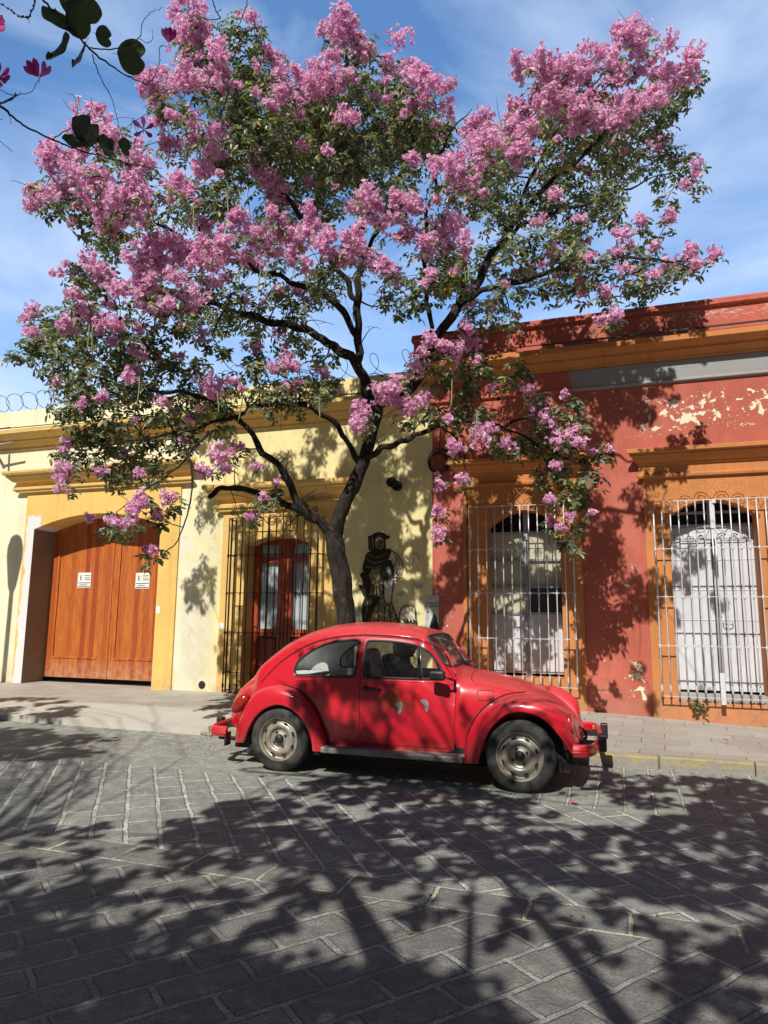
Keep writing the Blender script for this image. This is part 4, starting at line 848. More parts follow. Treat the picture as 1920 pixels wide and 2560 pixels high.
def on_top(pts, off=0.0):
    out = []
    for x, y in pts:
        r = bvh.ray_cast(Vector((x, y, 3)), Vector((0, 0, -1))); out.append((x, y, (r[0].z if r[0] is not None else 0.5) + off))
    return out
def on_front(pts, x0=4.0, d=-1, off=0.0):
    out = []
    for y, z in pts:
        r = bvh.ray_cast(Vector((x0, y, z)), Vector((d, 0, 0))); out.append(((r[0].x if r[0] is not None else 1.6) - d * off, y, z))
    return out
CT = Matrix.Translation((CX, CY, 0))
def carmesh(o):                                      # move a mesh built in car space to the car's place
    o.data.transform(CT); return o
def solid(verts, faces, mats, thick):
    me = bpy.data.meshes.new('shell'); me.from_pydata([tuple(v) for v in verts], [], faces)
    for mm in mats: me.materials.append(mm)
    me.polygons.foreach_set('use_smooth', [True] * len(faces))
    bm = bmesh.new(); bm.from_mesh(me); bmesh.ops.recalc_face_normals(bm, faces=bm.faces); bm.to_mesh(me); bm.free()
    o = bpy.data.objects.new('shell', me); COL.objects.link(o)
    sm = o.modifiers.new('s', 'SOLIDIFY'); sm.thickness = thick; sm.offset = -1; sm.material_offset = 1 if len(mats) > 1 else 0; sm.use_quality_normals = True
    return o
def bake(o):
    bpy.context.view_layer.update()
    me = bpy.data.meshes.new_from_object(o.evaluated_get(bpy.context.evaluated_depsgraph_get()))
    o.modifiers.clear(); o.data = me; return o
def cutter(verts, faces):
    me = bpy.data.meshes.new('cutter'); me.from_pydata([tuple(v) for v in verts], [], faces)
    bm = bmesh.new(); bm.from_mesh(me); bmesh.ops.recalc_face_normals(bm, faces=bm.faces); bm.to_mesh(me); bm.free()
    o = bpy.data.objects.new('cutter', me); COL.objects.link(o); return o
def prism(poly, axis, a, b):
    n = len(poly); mk = {'y': lambda p, h: (p[0], h, p[1]), 'z': lambda p, h: (p[0], p[1], h), 'x': lambda p, h: (h, p[0], p[1])}[axis]
    return cutter([mk(p, a) for p in poly] + [mk(p, b) for p in poly], [tuple(range(n)), tuple(range(2 * n - 1, n - 1, -1))] + [(i, i + n, (i + 1) % n + n, (i + 1) % n) for i in range(n)])
def boole(o, c, op):
    b = o.modifiers.new('b', 'BOOLEAN'); b.operation = op; b.object = c; b.solver = 'EXACT'; bake(o); return o
def dup(o): c = o.copy(); c.data = o.data.copy(); COL.objects.link(c); return c
def kill(*os):
    for o in os: bpy.data.objects.remove(o)
def inset(poly, d):
    P = np.array(poly, float); n = len(P); area = 0.5 * np.sum(P[:, 0] * np.roll(P[:, 1], -1) - np.roll(P[:, 0], -1) * P[:, 1]); out = []
    for i in range(n):
        e = P[(i + 1) % n] - P[i - 1]; e = e / (np.linalg.norm(e) + 1e-9); nn = np.array([-e[1], e[0]]) * (1 if area > 0 else -1); out.append(tuple(P[i] + nn * d))
    return out
def closed(P, m): return [tuple(p) for p in catmull(list(P) + [P[0]], m + 1)[:-1]]

qw = closed([(0.10, 0.975), (0.12, 1.06), (0.22, 1.155), (0.37, 1.238), (0.53, 1.285), (0.70, 1.306), (0.775, 1.302), (0.792, 1.275), (0.788, 1.15), (0.783, 1.0), (0.765, 0.957), (0.71, 0.945), (0.45, 0.940), (0.20, 0.938), (0.125, 0.945)], 60)
dwn = closed([(0.870, 0.985), (0.868, 1.15), (0.872, 1.27), (0.895, 1.300), (0.98, 1.304), (1.15, 1.298), (1.33, 1.277), (1.45, 1.245), (1.54, 1.185), (1.61, 1.10), (1.665, 1.00), (1.668, 0.968), (1.645, 0.955), (1.40, 0.952), (1.10, 0.950), (0.92, 0.948), (0.88, 0.957)], 68)
door_pl = [(0.845, 0.315), (0.838, 0.60), (0.838, 1.0), (0.840, 1.28), (0.846, 1.335)] + [tuple(p) for p in catmull([(0.90, 1.340), (1.15, 1.335), (1.38, 1.308), (1.53, 1.245), (1.64, 1.13), (1.735, 0.99), (1.785, 0.90)], 18)] + [(1.790, 0.80), (1.788, 0.6), (1.780, 0.315)]
ws_o = closed([(0.0, 1.075), (0.25, 1.072), (0.46, 1.066), (0.525, 1.085), (0.525, 1.15), (0.50, 1.25), (0.465, 1.325), (0.42, 1.35), (0.25, 1.364), (0.0, 1.368), (-0.25, 1.364), (-0.42, 1.35), (-0.465, 1.325), (-0.50, 1.25), (-0.525, 1.15), (-0.525, 1.085), (-0.46, 1.066), (-0.25, 1.072)], 72)
rw_o = closed([(0.0, 1.06), (0.22, 1.06), (0.34, 1.08), (0.375, 1.14), (0.36, 1.22), (0.30, 1.27), (0.15, 1.29), (0.0, 1.293), (-0.15, 1.29), (-0.30, 1.27), (-0.36, 1.22), (-0.375, 1.14), (-0.34, 1.08), (-0.22, 1.06)], 56)
hood_pl = [tuple(p) for p in catmull([(1.885, 0.0), (1.892, 0.25), (1.915, 0.44), (1.96, 0.495), (2.06, 0.492), (2.25, 0.455), (2.45, 0.405), (2.65, 0.345), (2.80, 0.285), (2.90, 0.235), (3.05, 0.20)], 40)]
hood_pl = hood_pl + [(x, -y) for x, y in hood_pl[::-1][:-1]]

car = thing('red_car', 'old red rounded two door car with dusty roof and primer patches, parked at the kerb', 'car', (CX, CY, 0))
shell = bake(solid(Vh, Fh, [m_paint, m_inner], 0.014))
glass = {}
for nm, poly, ax, a, b_ in (('side_q', qw, 'y', -1.2, 1.2), ('side_d', dwn, 'y', -1.2, 1.2), ('front', ws_o, 'x', 1.40, 2.2), ('rear', rw_o, 'x', -0.9, 0.12)):
    c = prism(inset(poly, -0.002), ax, a, b_); gpc = dup(shell); boole(gpc, prism(inset(poly, 0.004), ax, a, b_), 'INTERSECT'); glass[nm] = gpc
    boole(shell, c, 'DIFFERENCE')
doors = []
for sg in (-1, 1):
    a, b_ = (-1.2, -0.30) if sg < 0 else (0.30, 1.2)
    d = dup(shell); boole(d, prism(inset(door_pl, 0.0028), 'y', a, b_), 'INTERSECT'); boole(shell, prism(inset(door_pl, -0.0028), 'y', a, b_), 'DIFFERENCE'); doors.append(d)
hood_o = dup(shell); boole(hood_o, prism(inset(hood_pl, 0.003), 'z', 0.42, 1.4), 'INTERSECT'); boole(shell, prism(inset(hood_pl, -0.003), 'z', 0.42, 1.4), 'DIFFERENCE')
for o in list(COL.objects):
    if o.name.startswith('cutter'): bpy.data.objects.remove(o)
def smooth_by_angle(o, ang=35):
    me = o.data
    me.polygons.foreach_set('use_smooth', [True] * len(me.polygons))
    bm = bmesh.new(); bm.from_mesh(me)
    for e in bm.edges: e.smooth = not (len(e.link_faces) == 2 and e.calc_face_angle(0) > R_(ang)) and len(e.link_faces) == 2
    bm.to_mesh(me); bm.free()
def as_part(o, name, parent, mats=None, label=None):
    o.name = name; o.data.name = name
    if mats:
        o.data.materials.clear()
        for mm in mats: o.data.materials.append(mm)
        o.data.polygons.foreach_set('material_index', [0] * len(o.data.polygons))
    smooth_by_angle(o); carmesh(o); attach(o, parent)
    if label: o['label'] = label
    return o
body = as_part(shell, 'body', car)
door_n = as_part(doors[0], 'door', car, label='red door with grey primer spots and orange repair patch'); door_f = as_part(doors[1], 'door', car)
hood = as_part(hood_o, 'bonnet', car)
# glass: split the side panes into near and far ones
for o in glass.values():
    bm = bmesh.new(); bm.from_mesh(o.data); bad = []
    for f in bm.faces:
        nr = bvh.find_nearest(f.calc_center_median())
        if nr[0] is None or nr[3] > 0.0035: bad.append(f)
    bmesh.ops.delete(bm, geom=bad, context='FACES'); bm.to_mesh(o.data); bm.free()
def split_side(o):
    out = []
    for sg in (-1, 1):
        d = dup(o); bm = bmesh.new(); bm.from_mesh(d.data)
        bmesh.ops.delete(bm, geom=[v for v in bm.verts if v.co.y * sg < 0], context='VERTS'); bm.to_mesh(d.data); bm.free(); out.append(d)
    kill(o); return out
qn, qf = split_side(glass['side_q']); dn, df_ = split_side(glass['side_d'])
for o, par in ((qn, car), (qf, car), (dn, door_n), (df_, door_f)): as_part(o, 'window', par, [m_carglass])
as_part(glass['front'], 'windscreen', car, [m_carglass]); as_part(glass['rear'], 'rear_window', car, [m_carglass])
def carpart(mb, name, mat, parent, bevel=0.0, **k): o = mb.build(name, mat, parent, bevel, **k); return carmesh(o)
for sg, dpar in ((-1, door_n), (1, door_f)):
    q = MB(); L = on_side(qw, -0.001, sg); q.tube(L + [L[0]], 0.013, 8); carpart(q, 'window_seal', m_rubber, car)
    q = MB(); L = on_side(inset(qw, -0.012), 0.002, sg); q.tube(L + [L[0]], 0.005, 6); carpart(q, 'window_trim', m_paint if sg < 0 else m_paint, car)
    q = MB(); L = on_side(dwn, -0.001, sg); q.tube(L + [L[0]], 0.012, 8); carpart(q, 'window_seal', m_rubber, dpar)
    q = MB(); q.tube(on_side([(1.412, 1.262), (1.430, 1.10), (1.452, 0.955)], 0.004, sg), 0.013, 8); carpart(q, 'quarter_light_post', m_rubber, dpar)
    q = MB(); q.tube(on_side([(1.432, 1.262), (1.450, 1.10), (1.472, 0.955)], 0.005, sg), 0.006, 6); carpart(q, 'quarter_light_trim', m_chrome, dpar)
    # roof gutter
    gut = [tuple(p) for p in catmull([(-0.30, 0.855), (-0.235, 0.935), (-0.06, 1.095), (0.22, 1.255), (0.50, 1.335), (0.83, 1.365), (1.15, 1.358), (1.42, 1.325), (1.57, 1.255), (1.69, 1.125), (1.775, 0.995)], 50)]
    q = MB(); q.tube(on_side(gut, 0.003, sg), 0.010, 8); carpart(q, 'roof_gutter', m_paint, car)
    q = MB(); q.tube(on_side([(a, z - 0.014) for a, z in gut], 0.001, sg), 0.0055, 6); carpart(q, 'gutter_shadow_line', m_rubber, car)  # dark tube below the gutter, standing in for its shadow
    bl = [tuple(p) for p in catmull([(-0.05, 0.862), (0.25, 0.900), (0.60, 0.918), (0.83, 0.921)], 20)]
    q = MB(); q.tube(on_side(bl, -0.002, sg), 0.007, 6); carpart(q, 'belt_crease', m_paint, car)
    bl = [tuple(p) for p in catmull([(0.85, 0.921), (1.20, 0.925), (1.55, 0.922), (1.775, 0.905)], 20)]
    q = MB(); q.tube(on_side(bl, -0.002, sg), 0.007, 6); carpart(q, 'belt_crease', m_paint, dpar)
    # handle
    q = MB(); yy = side_y(0.95, 0.845, 0, sg)
    q.lathe([(0.0, 0.0), (0.024, 0.0), (0.024, 0.02), (0.0, 0.02)], (0.905, yy - (0.02 if sg < 0 else 0), 0.845), 'y', 14); q.tube([(0.875, yy + sg * 0.012, 0.847), (0.90, yy + sg * 0.034, 0.847), (1.04, yy + sg * 0.034, 0.842), (1.06, yy + sg * 0.010, 0.842)], [0.011, 0.014, 0.012, 0.010], 8)
    carpart(q, 'door_handle', m_black, dpar)
    # hinges
    q = MB()
    for zz in (0.86, 0.36): q = MB(); yy = side_y(1.786, zz, 0.0, sg); q.tube([(1.786, yy + sg * .004, zz - .03), (1.786, yy + sg * .004, zz + .03)], 0.012, 8); carpart(q, 'door_hinge', m_rubber, dpar)
# mirror
q = MB(); q.box(1.575, 1.725, -0.795, -0.715, 0.955, 1.045); mir = carpart(q, 'door_mirror', m_black, door_n, 0.022)
q = MB(); q.tube([(1.725, -0.73, 0.985), (1.77, -0.69, 0.965), (1.775, side_y(1.775, 0.94), 0.94)], 0.012, 6); carpart(q, 'mirror_arm', m_black, door_n)
# near door: repair patches
def patch(pts, mat, name, off):
    q = MB(); P = catmull(list(pts) + [pts[0]], len(pts) * 4 + 1)[:-1]; c0 = P.mean(0)
    rings = [1.0, 0.66, 0.33]; n = len(P); vs = []
    for r in rings: vs += on_side([tuple(c0 + (p_ - c0) * r) for p_ in P], off)
    vs += on_side([tuple(c0)], off)
    fs = [(k * n + i, k * n + (i + 1) % n, (k + 1) * n + (i + 1) % n, (k + 1) * n + i) for k in range(2) for i in range(n)] + [(2 * n + i, 2 * n + (i + 1) % n, 3 * n) for i in range(n)]
    q.add(vs, fs, 0, True); carpart(q, name, mat, door_n)
patch([(1.04, 0.80), (1.17, 0.842), (1.24, 0.82), (1.27, 0.75), (1.40, 0.73), (1.34, 0.67), (1.20, 0.66), (1.09, 0.67), (1.03, 0.72)], m_oxide, 'repair_patch', 0.0010)
patch([(1.20, 0.722), (1.275, 0.728), (1.28, 0.68), (1.262, 0.622), (1.235, 0.622), (1.238, 0.675), (1.20, 0.70)], m_primer, 'primer_spot', 0.0020)
patch([(1.455, 0.752), (1.49, 0.765), (1.525, 0.752), (1.54, 0.70), (1.528, 0.655), (1.505, 0.66), (1.50, 0.705), (1.475, 0.725)], m_primer, 'primer_spot', 0.0020)
# fuel flap outline on the front quarter
q = MB(); fl = [tuple(p) for p in catmull([(1.99, 0.852), (2.06, 0.862), (2.135, 0.862)], 8)] + [tuple(p) for p in catmull([(2.14, 0.795), (2.08, 0.772), (2.005, 0.768)], 8)]; L = on_side(fl, 0.0015); q.tube(L + [L[0]], 0.0035, 5); carpart(q, 'fuel_flap', m_rubber, car)

# fenders: inner edge on the body, crown, outer bulge, lip
def fender(name, outline, arch_c, ys_out, yin, label=None):
    n = 60; A = catmull(outline, n); B = catmull(arch_c, n); YO = catmull([(v, 0) for v in ys_out], n)[:, 0]; YI = catmull([(v, 0) for v in yin], n)[:, 0]
    for sg in (-1, 1):
        vs = []; m_ = 17
        for i in range(n):
            C, L, yo, yi = A[i], B[i], YO[i], YI[i]; dC = C - L; dn_ = dC / (np.linalg.norm(dC) + 1e-9)
            zi = C[1] - dn_[1] * 0.02; xi = C[0] - dn_[0] * 0.02
            hit = bvh.ray_cast(Vector((xi, -2.0, zi)), Vector((0, 1, 0)))
            if hit[0] is not None and abs(hit[0].y) > yi - 0.12: yi = min(abs(hit[0].y) - 0.012, yo - 0.08)
            else:
                hit = bvh.ray_cast(Vector((xi, -yi, 3)), Vector((0, 0, -1)))
                if hit[0] is not None: zi = min(zi, hit[0].z - 0.012)
            ctl = [(xi, yi, zi), (C[0], yi + (yo - yi) * 0.30, C[1]), (C[0] - dn_[0] * 0.012, yi + (yo - yi) * 0.58, C[1] - dn_[1] * 0.012),
                   (C[0] - dC[0] * 0.26, yi + (yo - yi) * 0.86, C[1] - dC[1] * 0.26), (C[0] - dC[0] * 0.58, yi + (yo - yi) * 0.975, C[1] - dC[1] * 0.58), (L[0] + dC[0] * 0.10, yo, L[1] + dC[1] * 0.10), (L[0], yo - 0.004, L[1]), (L[0] - dn_[0] * 0.006, yo - 0.03, L[1] - dn_[1] * 0.006)]
            vs += [(p_[0], sg * p_[1], p_[2]) for p_ in catmull(ctl, m_)]
        q = MB(); q.add(vs, [(i * m_ + j, i * m_ + j + 1, (i + 1) * m_ + j + 1, (i + 1) * m_ + j) for i in range(n - 1) for j in range(m_ - 1)], 0, True)
        o = q.build(name, [m_paint, m_under]); sm = o.modifiers.new('s', 'SOLIDIFY'); sm.thickness = 0.006; sm.offset = -1; sm.material_offset = 1
        # the shell must thicken towards the wheel
        bm = bmesh.new(); bm.from_mesh(o.data); f = max(bm.faces, key=lambda f: f.calc_center_median().z); flip = f.normal.z < 0
        if flip: bmesh.ops.reverse_faces(bm, faces=bm.faces)
        bm.to_mesh(o.data); bm.free(); bake(o); smooth_by_angle(o, 50); carmesh(o); attach(o, car)
        if label and sg < 0: o['label'] = label
fender('rear_wing', [(-0.600, 0.225), (-0.565, 0.36), (-0.495, 0.53), (-0.395, 0.685), (-0.245, 0.795), (-0.03, 0.838), (0.165, 0.790), (0.330, 0.660), (0.440, 0.480), (0.492, 0.340), (0.508, 0.232)],
       [(-0.460, 0.235), (-0.41, 0.305), (-0.345, 0.405), (-0.262, 0.520), (-0.145, 0.612), (0.005, 0.655), (0.145, 0.622), (0.262, 0.535), (0.345, 0.415), (0.380, 0.320), (0.392, 0.232)],
       (0.640, 0.685, 0.735, 0.765, 0.780, 0.785, 0.785, 0.782, 0.780, 0.778, 0.775), (0.44, 0.46, 0.49, 0.52, 0.56, 0.61, 0.63, 0.64, 0.64, 0.64, 0.64))
fender('front_wing', [(1.868, 0.222), (1.882, 0.32), (1.915, 0.455), (1.985, 0.605), (2.105, 0.735), (2.260, 0.815), (2.425, 0.838), (2.600, 0.818), (2.745, 0.762), (2.838, 0.690), (2.868, 0.590), (2.890, 0.490), (2.915, 0.420), (2.900, 0.355)],
       [(2.030, 0.235), (2.046, 0.31), (2.085, 0.425), (2.155, 0.555), (2.270, 0.665), (2.365, 0.702), (2.450, 0.708), (2.570, 0.682), (2.665, 0.620), (2.745, 0.525), (2.80, 0.445), (2.828, 0.395), (2.846, 0.355)],
       (0.775, 0.778, 0.780, 0.780, 0.780, 0.780, 0.780, 0.775, 0.765, 0.740, 0.705, 0.68, 0.655), (0.60, 0.60, 0.59, 0.57, 0.54, 0.50, 0.47, 0.43, 0.39, 0.35, 0.31, 0.29, 0.28), 'red front wing with scratches and chipped paint')
# wing piping at the body joint
q = MB()
for sg in (-1,):
    P_ = [tuple(p) for p in catmull([(0.512, 0.24), (0.495, 0.36), (0.44, 0.50), (0.345, 0.665), (0.18, 0.795), (-0.02, 0.848)], 30)]; q.tube([(x, side_y(x, z, 0.004), z) for x, z in P_], 0.006, 6)
    carpart(q, 'wing_piping', m_rubber, car); q = MB()
    P_ = [tuple(p) for p in catmull([(1.862, 0.24), (1.90, 0.455), (1.975, 0.612), (2.095, 0.745), (2.255, 0.828), (2.42, 0.848)], 30)]; q.tube([(x, side_y(x, z, 0.004), z) for x, z in P_], 0.006, 6)
carpart(q, 'wing_piping', m_rubber, car)
# running boards, floor, wheel wells
for sg in (-1, 1):
    q = MB(); ya, yb = (-0.775, -0.60) if sg < 0 else (0.60, 0.775)
    q.box(0.475, 1.885, ya, yb, 0.222, 0.278); carpart(q, 'running_board', m_sill, car, 0.012)
    for (x0, x1) in ((-0.42, 0.40), (2.02, 2.82)):
        y1 = sg * (0.585 if x0 < 1 else 0.50); q = MB(); q.add([(x0, y1, 0.16), (x1, y1, 0.16), (x1 - 0.1, y1, 0.64), (x0 + 0.1, y1, 0.64)], [(0, 1, 2, 3)]); carpart(q, 'wheel_well', m_under, car)
    q = MB(); yy = sg * 0.605
    q.add([(0.46, yy, 0.20), (1.90, yy, 0.20), (1.90, yy, 0.33), (0.46, yy, 0.33)], [(0, 1, 2, 3)]); carpart(q, 'sill', m_under, car)
q = MB(); q.box(-0.60, 2.75, -0.55, 0.55, 0.17, 0.30); q.box(-0.75, 0.2, -0.28, 0.28, 0.14, 0.40); q.tube([(-0.55, -0.3, 0.2), (-0.95, -0.3, 0.21)], 0.022, 8); q.box(-0.05, 0.05, -0.62, 0.62, 0.26, 0.34); q.box(2.35, 2.45, -0.6, 0.6, 0.24, 0.32); carpart(q, 'floor_pan', m_under, car)

# wheels
def wheel(x, sg, first=False):
    yo = sg * 0.752; yc = yo - sg * 0.155
    prof = [(0.200, 0.018), (0.215, 0.004), (0.250, 0.000), (0.290, 0.008), (0.311, 0.028), (0.317, 0.05), (0.317, 0.105), (0.311, 0.127), (0.29, 0.147), (0.25, 0.155), (0.215, 0.15), (0.20, 0.14)]
    q = MB(); q.lathe([(r, -sg * h) for r, h in prof], (x, yo, 0.316), 'y', 56); ty = carpart(q, 'tyre', m_tyre, None)
    q = MB(); rp = [(0.214, 0.006), (0.205, 0.010), (0.198, 0.020), (0.194, 0.045)]
    q.lathe([(r, -sg * h) for r, h in rp], (x, yo, 0.316), 'y', 48, 1)
    rp = [(0.194, 0.045), (0.186, 0.052), (0.172, 0.050), (0.162, 0.036), (0.150, 0.024), (0.128, 0.018), (0.112, 0.022), (0.104, 0.034), (0.096, 0.046), (0.080, 0.048), (0.058, 0.040), (0.046, 0.036)]
    q.lathe([(r, -sg * h) for r, h in rp], (x, yo, 0.316), 'y', 48, 0)
    q.lathe([(r, -sg * h) for r, h in [(0.194, 0.05), (0.19, 0.13)]], (x, yo, 0.316), 'y', 32, 1)
    for k in range(8):                               # slots in the disc
        a = k * math.pi / 4 + 0.35; pts = []
        for da, r in [(-0.10, 0.152), (0.10, 0.152), (0.135, 0.161), (0.10, 0.169), (-0.10, 0.169), (-0.135, 0.161)]: pts.append((r * math.cos(a + da), r * math.sin(a + da)))
        q.add([(x + u, yo - sg * 0.0205, 0.316 + w) for u, w in pts] + [(x + u, yo - sg * 0.055, 0.316 + w) for u, w in pts], [tuple(range(6))] + [(i, (i + 1) % 6, (i + 1) % 6 + 6, i + 6) for i in range(6)], 2)
    rm = carpart(q, 'rim', [m_rim, m_dirtyrim, m_under], None)
    q = MB(); q.lathe([(r, -sg * h) for r, h in [(0.046, 0.034), (0.042, 0.012), (0.034, 0.004), (0.0, 0.002)]], (x, yo, 0.316), 'y', 20)
    hb = carpart(q, 'hub_cap', m_black, None)
    bolts = []
    for k in range(4):
        q = MB(); a = k * math.pi / 2 + 0.5; q.lathe([(0.0, -sg * 0.026), (0.010, -sg * 0.026), (0.013, -sg * 0.046)], (x + 0.071 * math.cos(a), yo, 0.316 + 0.071 * math.sin(a)), 'y', 8); bolts.append(carpart(q, 'wheel_bolt', m_rubber, None))
    q = MB(); q.lathe([(0.0, 0), (0.19, 0), (0.19, -sg * 0.02)], (x, yo - sg * 0.085, 0.316), 'y', 24); dr_ = carpart(q, 'brake_drum', m_under, None)
    attach(ty, car); ty.name = 'wheel'
    for o in (rm, hb, dr_, *bolts): attach(o, ty)
for x in (0.0, 2.403):
    for sg in (-1, 1): wheel(x, sg)
# bumpers
def bumper(pts, sgn, z0, z1, name):
    P_ = catmull(pts, 40); q = MB(); sec = [(-0.004, z0), (0.018, z0 + 0.012), (0.030, z0 + 0.045), (0.026, (z0 + z1) / 2), (0.030, z1 - 0.045), (0.018, z1 - 0.012), (-0.004, z1), (-0.022, z1 - 0.02), (-0.022, z0 + 0.02)]
    k = len(sec); vs = []
    for i in range(len(P_)):
        d = P_[min(i + 1, len(P_) - 1)] - P_[max(i - 1, 0)]; d /= np.linalg.norm(d); nn = np.array([d[1], -d[0]])
        for o_, z_ in sec: vs.append((P_[i][0] + nn[0] * o_ * sgn, P_[i][1] + nn[1] * o_ * sgn, z_))
    q.add(vs, [(i * k + j, (i + 1) * k + j, (i + 1) * k + (j + 1) % k, i * k + (j + 1) % k) for i in range(len(P_) - 1) for j in range(k)] + [tuple(range(k)), tuple(range((len(P_) - 1) * k, len(P_) * k))[::-1]], 0, True)
    o = q.build(name, m_paint, car); smooth_by_angle(o, 40); return carmesh(o)
fb = bumper([(2.87, -0.735), (2.95, -0.725), (3.02, -0.65), (3.058, -0.45), (3.072, -0.2), (3.075, 0.0), (3.072, 0.2), (3.058, 0.45), (3.02, 0.65), (2.95, 0.725), (2.87, 0.735)], 1, 0.342, 0.452, 'front_bumper')
rb = bumper([(-0.60, -0.73), (-0.70, -0.735), (-0.77, -0.712), (-0.82, -0.62), (-0.855, -0.44), (-0.885, -0.2), (-0.895, 0.0), (-0.885, 0.2), (-0.855, 0.44), (-0.82, 0.62), (-0.77, 0.712), (-0.70, 0.735), (-0.60, 0.73)], -1, 0.298, 0.405, 'rear_bumper')
for sg in (-1, 1):
    q = MB(); q.box(3.075, 3.145, sg * 0.36 - 0.045, sg * 0.36 + 0.045, 0.345, 0.495); carpart(q, 'overrider', m_black, fb, 0.012)
    q = MB(); q.box(-0.935, -0.868, sg * 0.36 - 0.045, sg * 0.36 + 0.045, 0.275, 0.435); carpart(q, 'overrider', m_black, rb, 0.012)
    q = MB(); q.box(2.985, 3.05, sg * 0.675 - 0.045, sg * 0.675 + 0.022, 0.385, 0.428); carpart(q, 'turn_lamp', m_amber, fb, 0.008)
    # headlamp: tilted rim and lens set in the front wing
    q = MB(); q.lathe([(0.0, 0.010), (0.06, 0.008), (0.085, 0.002)], (0, 0, 0), 'x', 28, 0); q.lathe([(0.084, 0.004), (0.090, 0.009), (0.100, 0.002), (0.102, -0.02), (0.09, -0.08)], (0, 0, 0), 'x', 28, 1)
    o = q.build('headlamp', [m_headglass, m_paint]); o.data.transform(Matrix.Translation((2.852, sg * 0.560, 0.605)) @ Matrix.Rotation(R_(-8), 4, 'Y')); carmesh(o); attach(o, car)
    q = MB(); q.sphere((-0.525, sg * 0.600, 0.625), (0.085, 0.070, 0.105), 16); q.v = [(x + (z - 0.625) * 0.55, y, z) for x, y, z in q.v]; carpart(q, 'tail_lamp', m_lamp_red, car)
    q = MB(); q.box(2.80, 3.06, sg * 0.30 - 0.02, sg * 0.30 + 0.02, 0.375, 0.425); carpart(q, 'bumper_bracket', m_black, fb); q = MB(); q.box(-0.93, -0.70, sg * 0.30 - 0.02, sg * 0.30 + 0.02, 0.33, 0.38); carpart(q, 'bumper_bracket', m_black, rb)
    q = MB(); q.box(-0.612, -0.594, sg * 0.68 - 0.075, sg * 0.68 + 0.025, 0.215, 0.345); carpart(q, 'mud_flap', m_black, car)
    q = MB(); wp = on_front([(sg * 0.05 + 0.12, 1.055), (sg * 0.05 - 0.03, 1.085), (sg * 0.05 - 0.22, 1.11)], off=0.012); q.tube(wp, 0.007, 6); q.tube([(1.86, sg * 0.05 + 0.14, 1.015), wp[0], wp[1]], 0.006, 6); carpart(q, 'wiper', m_black, car)
q = MB(); L = on_front(ws_o, off=-0.002); q.tube(L + [L[0]], 0.012, 8); carpart(q, 'windscreen_seal', m_rubber, car)
q = MB(); L = on_front(rw_o, x0=-3.0, d=1, off=-0.002); q.tube(L + [L[0]], 0.012, 8); carpart(q, 'rear_window_seal', m_rubber, car)
q = MB(); q.tube(on_top([(1.905, 0.0), (2.2, 0.0), (2.5, 0.0), (2.7, 0.0)], 0.001) + on_front([(0, 0.6), (0, 0.5)], off=0.0), 0.006, 6); carpart(q, 'bonnet_ridge', m_paint, hood)
q = MB(); q.tube([(2.915, 0, 0.47), (2.945, 0, 0.46), (2.95, 0, 0.40), (2.92, 0, 0.38)], 0.014, 8); carpart(q, 'bonnet_handle', m_black, hood)
q = MB(); q.box(2.70, 2.92, -0.26, 0.26, 0.30, 0.37); q.tube([(2.86, -0.1, 0.52), (2.93, -0.13, 0.50), (2.96, -0.14, 0.42), (2.93, -0.16, 0.34)], 0.007, 6); carpart(q, 'front_apron', m_under, car)
q = MB(); q.sphere((-0.70, 0.0, 0.64), (0.14, 0.13, 0.10), 14); carpart(q, 'number_plate_lamp', m_paint, car)
# interior
def seatback(x, y, w, zt, rake, name, head=True):
    q = MB(); P_ = catmull([(x + 0.02, 0.42), (x - 0.02, 0.65), (x - rake * 0.55, 0.90), (x - rake, zt - 0.06), (x - rake - 0.01, zt)], 14)
    vs = []; k = 14
    for i, (px_, pz) in enumerate(P_):
        u = i / 13; hw = w * (1.0 if u < 0.72 else math.sqrt(max(0.05, 1 - ((u - 0.72) / 0.30) ** 2))); th = 0.065 * (1.0 - 0.45 * u)
        for j in range(k):
            a = 2 * math.pi * j / k; ca, sa = math.cos(a), math.sin(a); vs.append((px_ + th * np.sign(ca) * abs(ca) ** 0.6, y + hw * np.sign(sa) * abs(sa) ** 0.6, pz))
    q.add(vs, [(i * k + j, i * k + (j + 1) % k, (i + 1) * k + (j + 1) % k, (i + 1) * k + j) for i in range(13) for j in range(k)] + [tuple(range(13 * k, 14 * k))], 0, True)
    q.box(x, x + 0.46, y - w, y + w, 0.36, 0.50); carpart(q, name, m_seat, car)
seatback(0.98, -0.31, 0.22, 1.215, 0.15, 'seat'); seatback(0.98, 0.31, 0.22, 1.13, 0.15, 'seat')
q = MB(); q.box(0.0, 0.14, -0.5, 0.5, 0.45, 0.86); q.box(0.1, 0.55, -0.5, 0.5, 0.36, 0.52); carpart(q, 'rear_seat', m_seat, car, 0.05)
q = MB(); q.box(-0.40, 0.02, -0.48, 0.48, 0.86, 0.90); carpart(q, 'parcel_shelf', m_inner, car)
q = MB(); q.box(1.62, 1.76, -0.56, 0.56, 0.74, 0.985); carpart(q, 'dashboard', m_black, car, 0.03)
q = MB(); q.tube([(1.50 - 0.12 * math.sin(a), 0.32 + 0.18 * math.cos(a), 0.93 + 0.135 * math.sin(a)) for a in np.linspace(0, 2 * math.pi, 28)], 0.013, 8); q.tube([(1.50, 0.32, 0.93), (1.66, 0.32, 0.86)], 0.02, 8); q.tube([(1.50, 0.14, 0.93), (1.50, 0.5, 0.93)], 0.012, 6); carpart(q, 'steering_wheel', m_black, car)
q = MB(); q.box(0.70, 0.745, -0.662, -0.655, 0.968, 1.035); o = carpart(q, 'window_sticker', simple('pale_green_paper', (0.5, 0.62, 0.5), 0.7), car)
